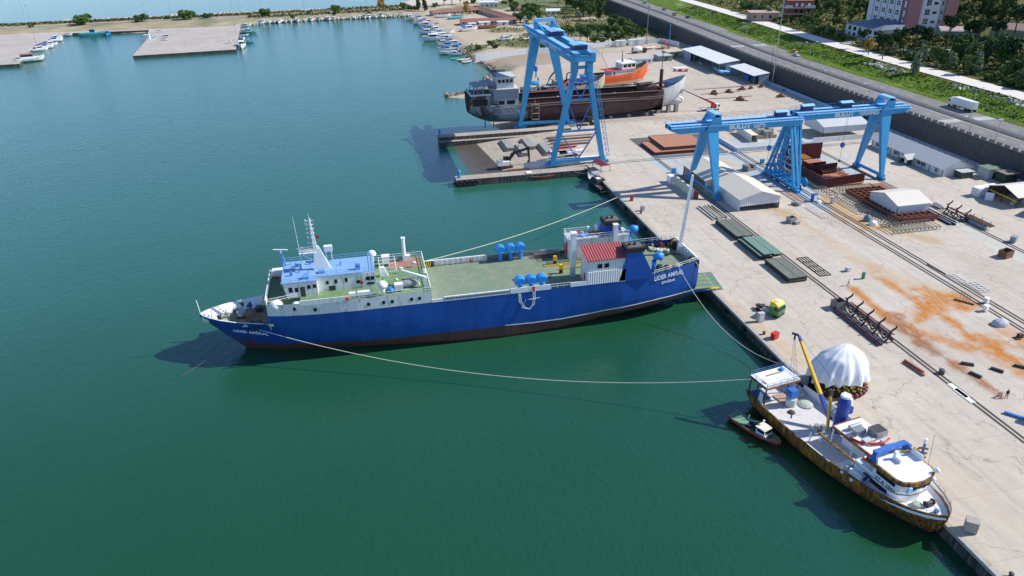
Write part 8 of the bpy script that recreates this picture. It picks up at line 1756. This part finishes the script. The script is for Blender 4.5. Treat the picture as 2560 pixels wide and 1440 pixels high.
HK=[('round','dark broadleaf tree in the hillside wood'),('round2','mid-green broadleaf tree in the hillside wood'),('tall','tall dark tree in the hillside wood'),('yg','yellowing shrub in the hillside scrub'),('bush','green shrub in the hillside scrub')]
cnt=0
for k in range(900):
 y=rnd.uniform(200,640);x=rc(y)+rnd.uniform(270,300+(y-180)*.42)
 if clear(x,y):continue
 n_=fbm(x,y,.02);kk=3+(rnd.random()<.5)if n_>.12 and y>250 else rnd.choice((0,1,1,2,4))
 if y<270:kk=rnd.choice((0,0,1,4))
 if y>355 and x<304 and kk<3:kk=4
 k_,lb=HK[kk];tree(k_,x,y,hill_z(x,y)-.3,lb,'hillside '+k_.strip('2'),rnd.uniform(.6,1.15));cnt+=1
 if cnt>290:break
def cover(name,n,fn,cols,s0,s1,up=.7):
 m=MB();rr=random.Random(5)
 for _ in range(n):
  q_=fn(rr)
  if q_ is None:continue
  x,y,z,ci=q_;s=rr.uniform(s0,s1);u=V((rr.gauss(0,.6),rr.gauss(0,.6),up)).normalized();a=u.orthogonal().normalized();a=Matrix.Rotation(rr.random()*6.28,3,u)@a;b=u.cross(a);c=V((x,y,z+s*.5))
  m.add([c-a*s,c-b*s*.8,c+a*s,c+b*s*.8],[(0,1,2,3)],ci)
 return tag(m.build(name,[leafmat('leaf_%d_%d_%d'%tuple(int(c*1000)for c in q_),q_)for q_ in cols]),kind='stuff')
def verge(r):
 y=r.uniform(190,560);x=rc(y)+r.uniform(235.5,253);k=fbm(x,y,.09)
 return(x,y,hill_z(x,y)-.1+max(0,k)*.8,2 if k>.3 else(1 if k>-.1 else 0))
cover('verge_grass',13000,verge,((.11,.19,.02),(.08,.15,.02),(.04,.085,.018)),.2,.5)
def scrub(r):
 y=r.uniform(190,640);x=rc(y)+r.uniform(266,300+(y-180)*.42)
 if clear(x,y):return None
 k=fbm(x,y,.03);return(x,y,hill_z(x,y)+r.random()*(1.2+1.4*max(0,k)),r.choice((0,1))if k<.05 else r.choice((1,2,2,3)))
cover('hillside_undergrowth',30000,scrub,((.045,.075,.022),(.085,.12,.03),(.17,.17,.05),(.25,.19,.075)),.4,1.0)
def bwg(r):
 x=r.uniform(-300,60);y=lerp_tab([(-300,692),(-90,698),(-30,700),(52,712)],x)+r.choice((r.uniform(-16,-3),r.uniform(6,20)))
 if x<-78:y=lerp_tab([(-300,688),(-90,700)],x)+r.uniform(5,14)
 return(x,y,2.1+r.random()*.8,r.choice((0,1,2)))
cover('breakwater_scrub',5000,bwg,((.09,.10,.035),(.06,.085,.025),(.16,.14,.06)),.4,1.2)
def fieldg(r):
 x,y=r.uniform(70,215),r.uniform(462,660);a=land_c(x,y)
 if a[3]<.45 or sdist((x,y),SHORE)<4:return None
 return(x,y,land_z(x,y)+r.random()*.7,r.choice((0,1,2)))
cover('dry_field_grass',9000,fieldg,((.12,.12,.04),(.08,.11,.03),(.2,.17,.07)),.35,.9)
def rocks(name,line,n,w,s0,s1,mt,z=.2,seed=2):
 m=MB();r=random.Random(seed);seg=[(V((*a,0)),V((*b,0)))for a,b in zip(line,line[1:])];Ls=[(b-a).length for a,b in seg]
 for _ in range(n):
  a,b=r.choices(seg,Ls)[0];t=r.random();c=a.lerp(b,t);d=(b-a).normalized();k=r.uniform(-w,w);c=c+V((-d.y,d.x,0))*k;s=r.uniform(s0,s1)
  vs=[V((r.uniform(.6,1)*sx,r.uniform(.6,1)*sy,r.uniform(.5,.9)*sz_))*s for sz_ in(-1,1)for sy in(-1,1)for sx in(-1,1)];rot=Matrix.Rotation(r.random()*6,3,(r.random()+.1,r.random(),r.random()))
  m.add([rot@v+c+V((0,0,z+r.random()*.9))for v in vs],[(0,2,3,1),(4,5,7,6),(0,1,5,4),(2,6,7,3),(0,4,6,2),(1,3,7,5)])
 return tag(m.build(name,mt),kind='stuff')
ROCK=mat('pale_rock',(.46,.43,.38),.9,var=.25,scale=.8);ROCKD=mat('brown_rock',(.28,.23,.18),.9,var=.3,scale=.8)
rocks('breakwater_rubble',[(-420,700),(-271,702),(-222,718),(-173,722),(-122,725),(-90,731),(-20,729)],900,3.,.7,1.6,ROCK,.5);rocks('harbour_rubble',[(57,672),(47,672),(14,670),(-19,668),(-51,668),(-69,659),(-79,653)],420,2.2,.6,1.2,ROCK,.3,4)
rocks('shore_rubble',[(55,655),(62,616),(65,571),(68,527),(72,485),(76,450),(80,428),(79,410),(72,396),(71,381),(58,366),(45,363)],420,2.6,.4,1.0,ROCKD,.2,6);rocks('verge_rock',[(248,326),(250,300)],70,2.6,.5,1.,ROCK,11.4,7);rocks('verge_rock',[(250,272),(251,250),(250,225)],120,2.6,.5,1.,ROCK,11.4,8)
# ================================================================== SMALL CRAFT
BB=mat('skiff_blue',(.05,.2,.42),.5);TQ=mat('skiff_turquoise',(.05,.42,.45),.5);GRB=mat('skiff_green',(.10,.55,.40),.5);CRM=mat('skiff_inside',(.5,.5,.46),.7)
def skiff(k):
 if k==0:return small_boat('x',(0,0,0),0,6.6,2.3,1.1,BWH,BB,CRM,name='small_boat')
 if k==1:return small_boat('x',(0,0,0),0,7.4,2.6,1.3,BWH,WHITE,LGREY,(-1.2,1.6,1.6,1.2,BWH,BWH),name='small_boat')
 if k==2:return small_boat('x',(0,0,0),0,7.,2.4,1.2,TQ,WHITE,CRM,(-1.6,.6,1.5,1.2,BWH,TQ),name='small_boat')
 return small_boat('x',(0,0,0),0,7.6,2.6,1.3,BWH,BB,CRM,(-1.4,1.2,1.7,1.1,BWH,TARPB),name='small_boat')
SK=[skiff(k)for k in range(4)];first=set()
def boat(k,px,py,rz,label,group,s=1.,z=.0):
 q_=P(px,py,z+.4);loc=(q_.x,q_.y,z)
 if k not in first:first.add(k);o=SK[k];o.location=loc;o.rotation_euler=(0,0,rz);o.scale=(s,s,s);o['label']=label;o['group']=group;return o
 return dup(SK[k],loc,rz,label,group,s)
NAMES=['small white open boat','small white boat with cabin','small turquoise boat','small white boat with blue canopy']
def row(pts,rz,where,group,ks=(0,1,0,3),s=(1.,1.4)):
 for px,py in pts:k=rnd.choice(ks);boat(k,px,py,rz+rnd.uniform(-.25,.25),NAMES[k]+' '+where,group,rnd.uniform(*s))
row([(660,57),(672,57),(686,56),(700,56),(712,55),(727,54),(744,53),(761,52),(780,51),(820,49),(835,48),(845,47),(887,46),(900,45),(923,44),(937,43),(972,41),(994,40)],-pi/2,'moored bow-out along the inner rocks of the breakwater','boats along the inner breakwater',(0,1,1))
boat(2,651,59,-1.5,'turquoise boat first in the row along the inner breakwater','boats along the inner breakwater',1.3);boat(2,797,51,-1.5,'turquoise boat midway in the row along the inner breakwater','boats along the inner breakwater',1.3);boat(3,911,45,-1.5,'blue-topped boat late in the row along the inner breakwater','boats along the inner breakwater',1.4);boat(3,952,42,-1.5,'blue-topped boat below the large yellow-green tree','boats along the inner breakwater',1.5)
row([(1030,50),(1046,49),(1060,54),(1073,56),(1050,60),(1066,66),(1082,70),(1092,64),(1072,75),(1090,77),(1068,84),(1085,87),(1100,84),(1080,96),(1094,97),(1106,93),(1114,100),(1108,109),(1124,105),(1137,112),(1118,117),(1130,121),(1116,126),(1138,124),(1120,134),(1136,137),(1146,118)],pi+.1,'crowded along the sandy boat yard shore','boats crowded along the boat yard shore',(0,1,1,3),(1.2,1.8))
boat(1,1083,101,pi,'largest white cabin boat along the boat yard shore','boats crowded along the boat yard shore',2.2)
small_boat('mint green rowing boat at the end of the boat yard row',P(1138,147,.3)-V((0,0,.3)),.35,5.5,1.9,.8,GRB,WHITE,GRB,name='rowing_boat');small_boat('orange-yellow open boat moored beside the boundary wall end',P(1153,150,.3)-V((0,0,.3)),.5,5.5,2.,.9,mat('skiff_orange',(.75,.42,.10),.5),WHITE,CRM,name='rowing_boat')
for px,py,lb in((1162,150,'longer white open boat next to the orange-yellow boat'),(1168,155,'short white dinghy nearest the boundary wall end')):boat(0,px,py,.4,lb,'white boats beside the boundary wall end',.95)
LQ='boats around the harbour quays'
for k,px,py,rz,s,lb in((1,613,66,0,1.2,'white boat at the inner end beside the paved quay'),(0,611,73,0,1.2,'white open boat second along the paved quay side'),(2,626,82,.1,1.5,'turquoise boat lying out from the paved quay side'),(1,607,82,0,1.2,'white boat behind the turquoise one at the paved quay'),(0,607,90,0,1.3,'white boat midway along the paved quay side'),(3,607,98,-1.4,1.3,'blue-canopied boat along the paved quay side'),(2,623,106,0,1.,'small turquoise boat beside the biggest white boat'),(1,605,118,-1.5,2.1,'biggest white cabin boat at the outer corner of the paved quay'),(1,99,126,.5,1.5,'white boat next to the red roofed trawler'),(3,113,120,.5,1.5,'white boat with blue cover third from the quay head'),(1,126,113,.4,1.3,'white boat fourth from the quay head'),(3,137,103,.5,1.5,'white and blue boat near the yellow boat'),(1,139,97,.5,1.3,'white boat touching the yellow boat'),(0,165,89,.05,1.4,'thin white rowing boat beyond the yellow boat')):boat(k,px,py,rz,lb,LQ,s)
small_boat('yellow boat in the inner corner of the first harbour quay',P(149,93,.4)-V((0,0,.4)),-1.4,7.,2.6,1.3,mat('skiff_yellow',(.62,.52,.12),.5),DARK,YELLOW,name='small_boat');small_boat('white trawler with red roof at the head of the first harbour quay',P(76,150,1.)-V((0,0,1.)),.35,16,5.5,2.8,BWH,mat('dark_green_boot',(.03,.08,.05),.6),CRM,(-5,3,4,3.,BWH,mat('rosy_roof',(.45,.12,.14),.6)),name='trawler');small_boat('long turquoise fishing boat moored along the back harbour quay',P(233,86,1.)-V((0,0,1.)),.1,19,4.8,2.4,TEAL,WHITE,TEAL,(-2,2.4,3.,3.,TEAL,BB),name='trawler');small_boat('short bright blue boat beside the long turquoise fishing boat',P(269,87,.6)-V((0,0,.6)),-1.5,9,4.,2.,mat('bright_boat_blue',(.03,.25,.60),.5),BB,BB,(-1.5,1.5,2.2,1.8,TARPB,TARPB),name='small_boat')
LD='boats hauled out on the sandy ground'
for k,px,py,rz,s,lb in((0,1108,42,.1,2.,'white boat hauled out before the first long store'),(1,1130,34,.2,1.2,'white cabin boat against the wall of the first long store'),(2,1146,34,.2,1.5,'turquoise boat against the wall of the first long store'),(0,1120,80,.1,1.4,'white boat hauled out on the open sand'),(1,1172,76,.2,1.8,'white boat hauled out beside the brown wooden boat'),(0,1192,68,.15,1.6,'white boat behind the brown wooden boat'),(1,1264,100,.2,1.4,'white boat standing alone on the dry grass'),(0,1287,95,.5,1.1,'small upturned white boat on the dry grass'),(0,1316,97,.6,.9,'little white dinghy beside the slipway crane leg'),(2,380,94,.6,1.,'small turquoise boat on the paved quay corner')):boat(k,px,py,rz,lb,LD,s,2.2 if px>700 else 1.6)
small_boat('long teal boat lying on the sand below the autumn tree',P(1140,46,2.6),.35,15,3.6,1.5,TEAL,TEAL,TEAL,name='hauled_boat');small_boat('brown wooden boat under construction on the sand',P(1220,70,2.6),0,15,4.6,2.,mat('raw_wood',(.33,.21,.12),.8,var=.2),TAN,TAN,name='hauled_boat');one('white_canvas_sheet',MB().box(-8,8,-2.5,2.5,0,.3),WHITE,'long white canvas spread on the sand by the boats','canvas',loc=P(1106,82,2.2),rz=.2)
pk=thing('net_store','small white net store heap at the inner corner of the paved quay','hut',P(369,97,1.6));MB().box(-2,2,-2.5,2.5,0,2.6).build('wall',WHITEW,pk);MB().box(-2.2,2.2,-2.7,2.7,2.6,2.8).build('roof',LGREY,pk)
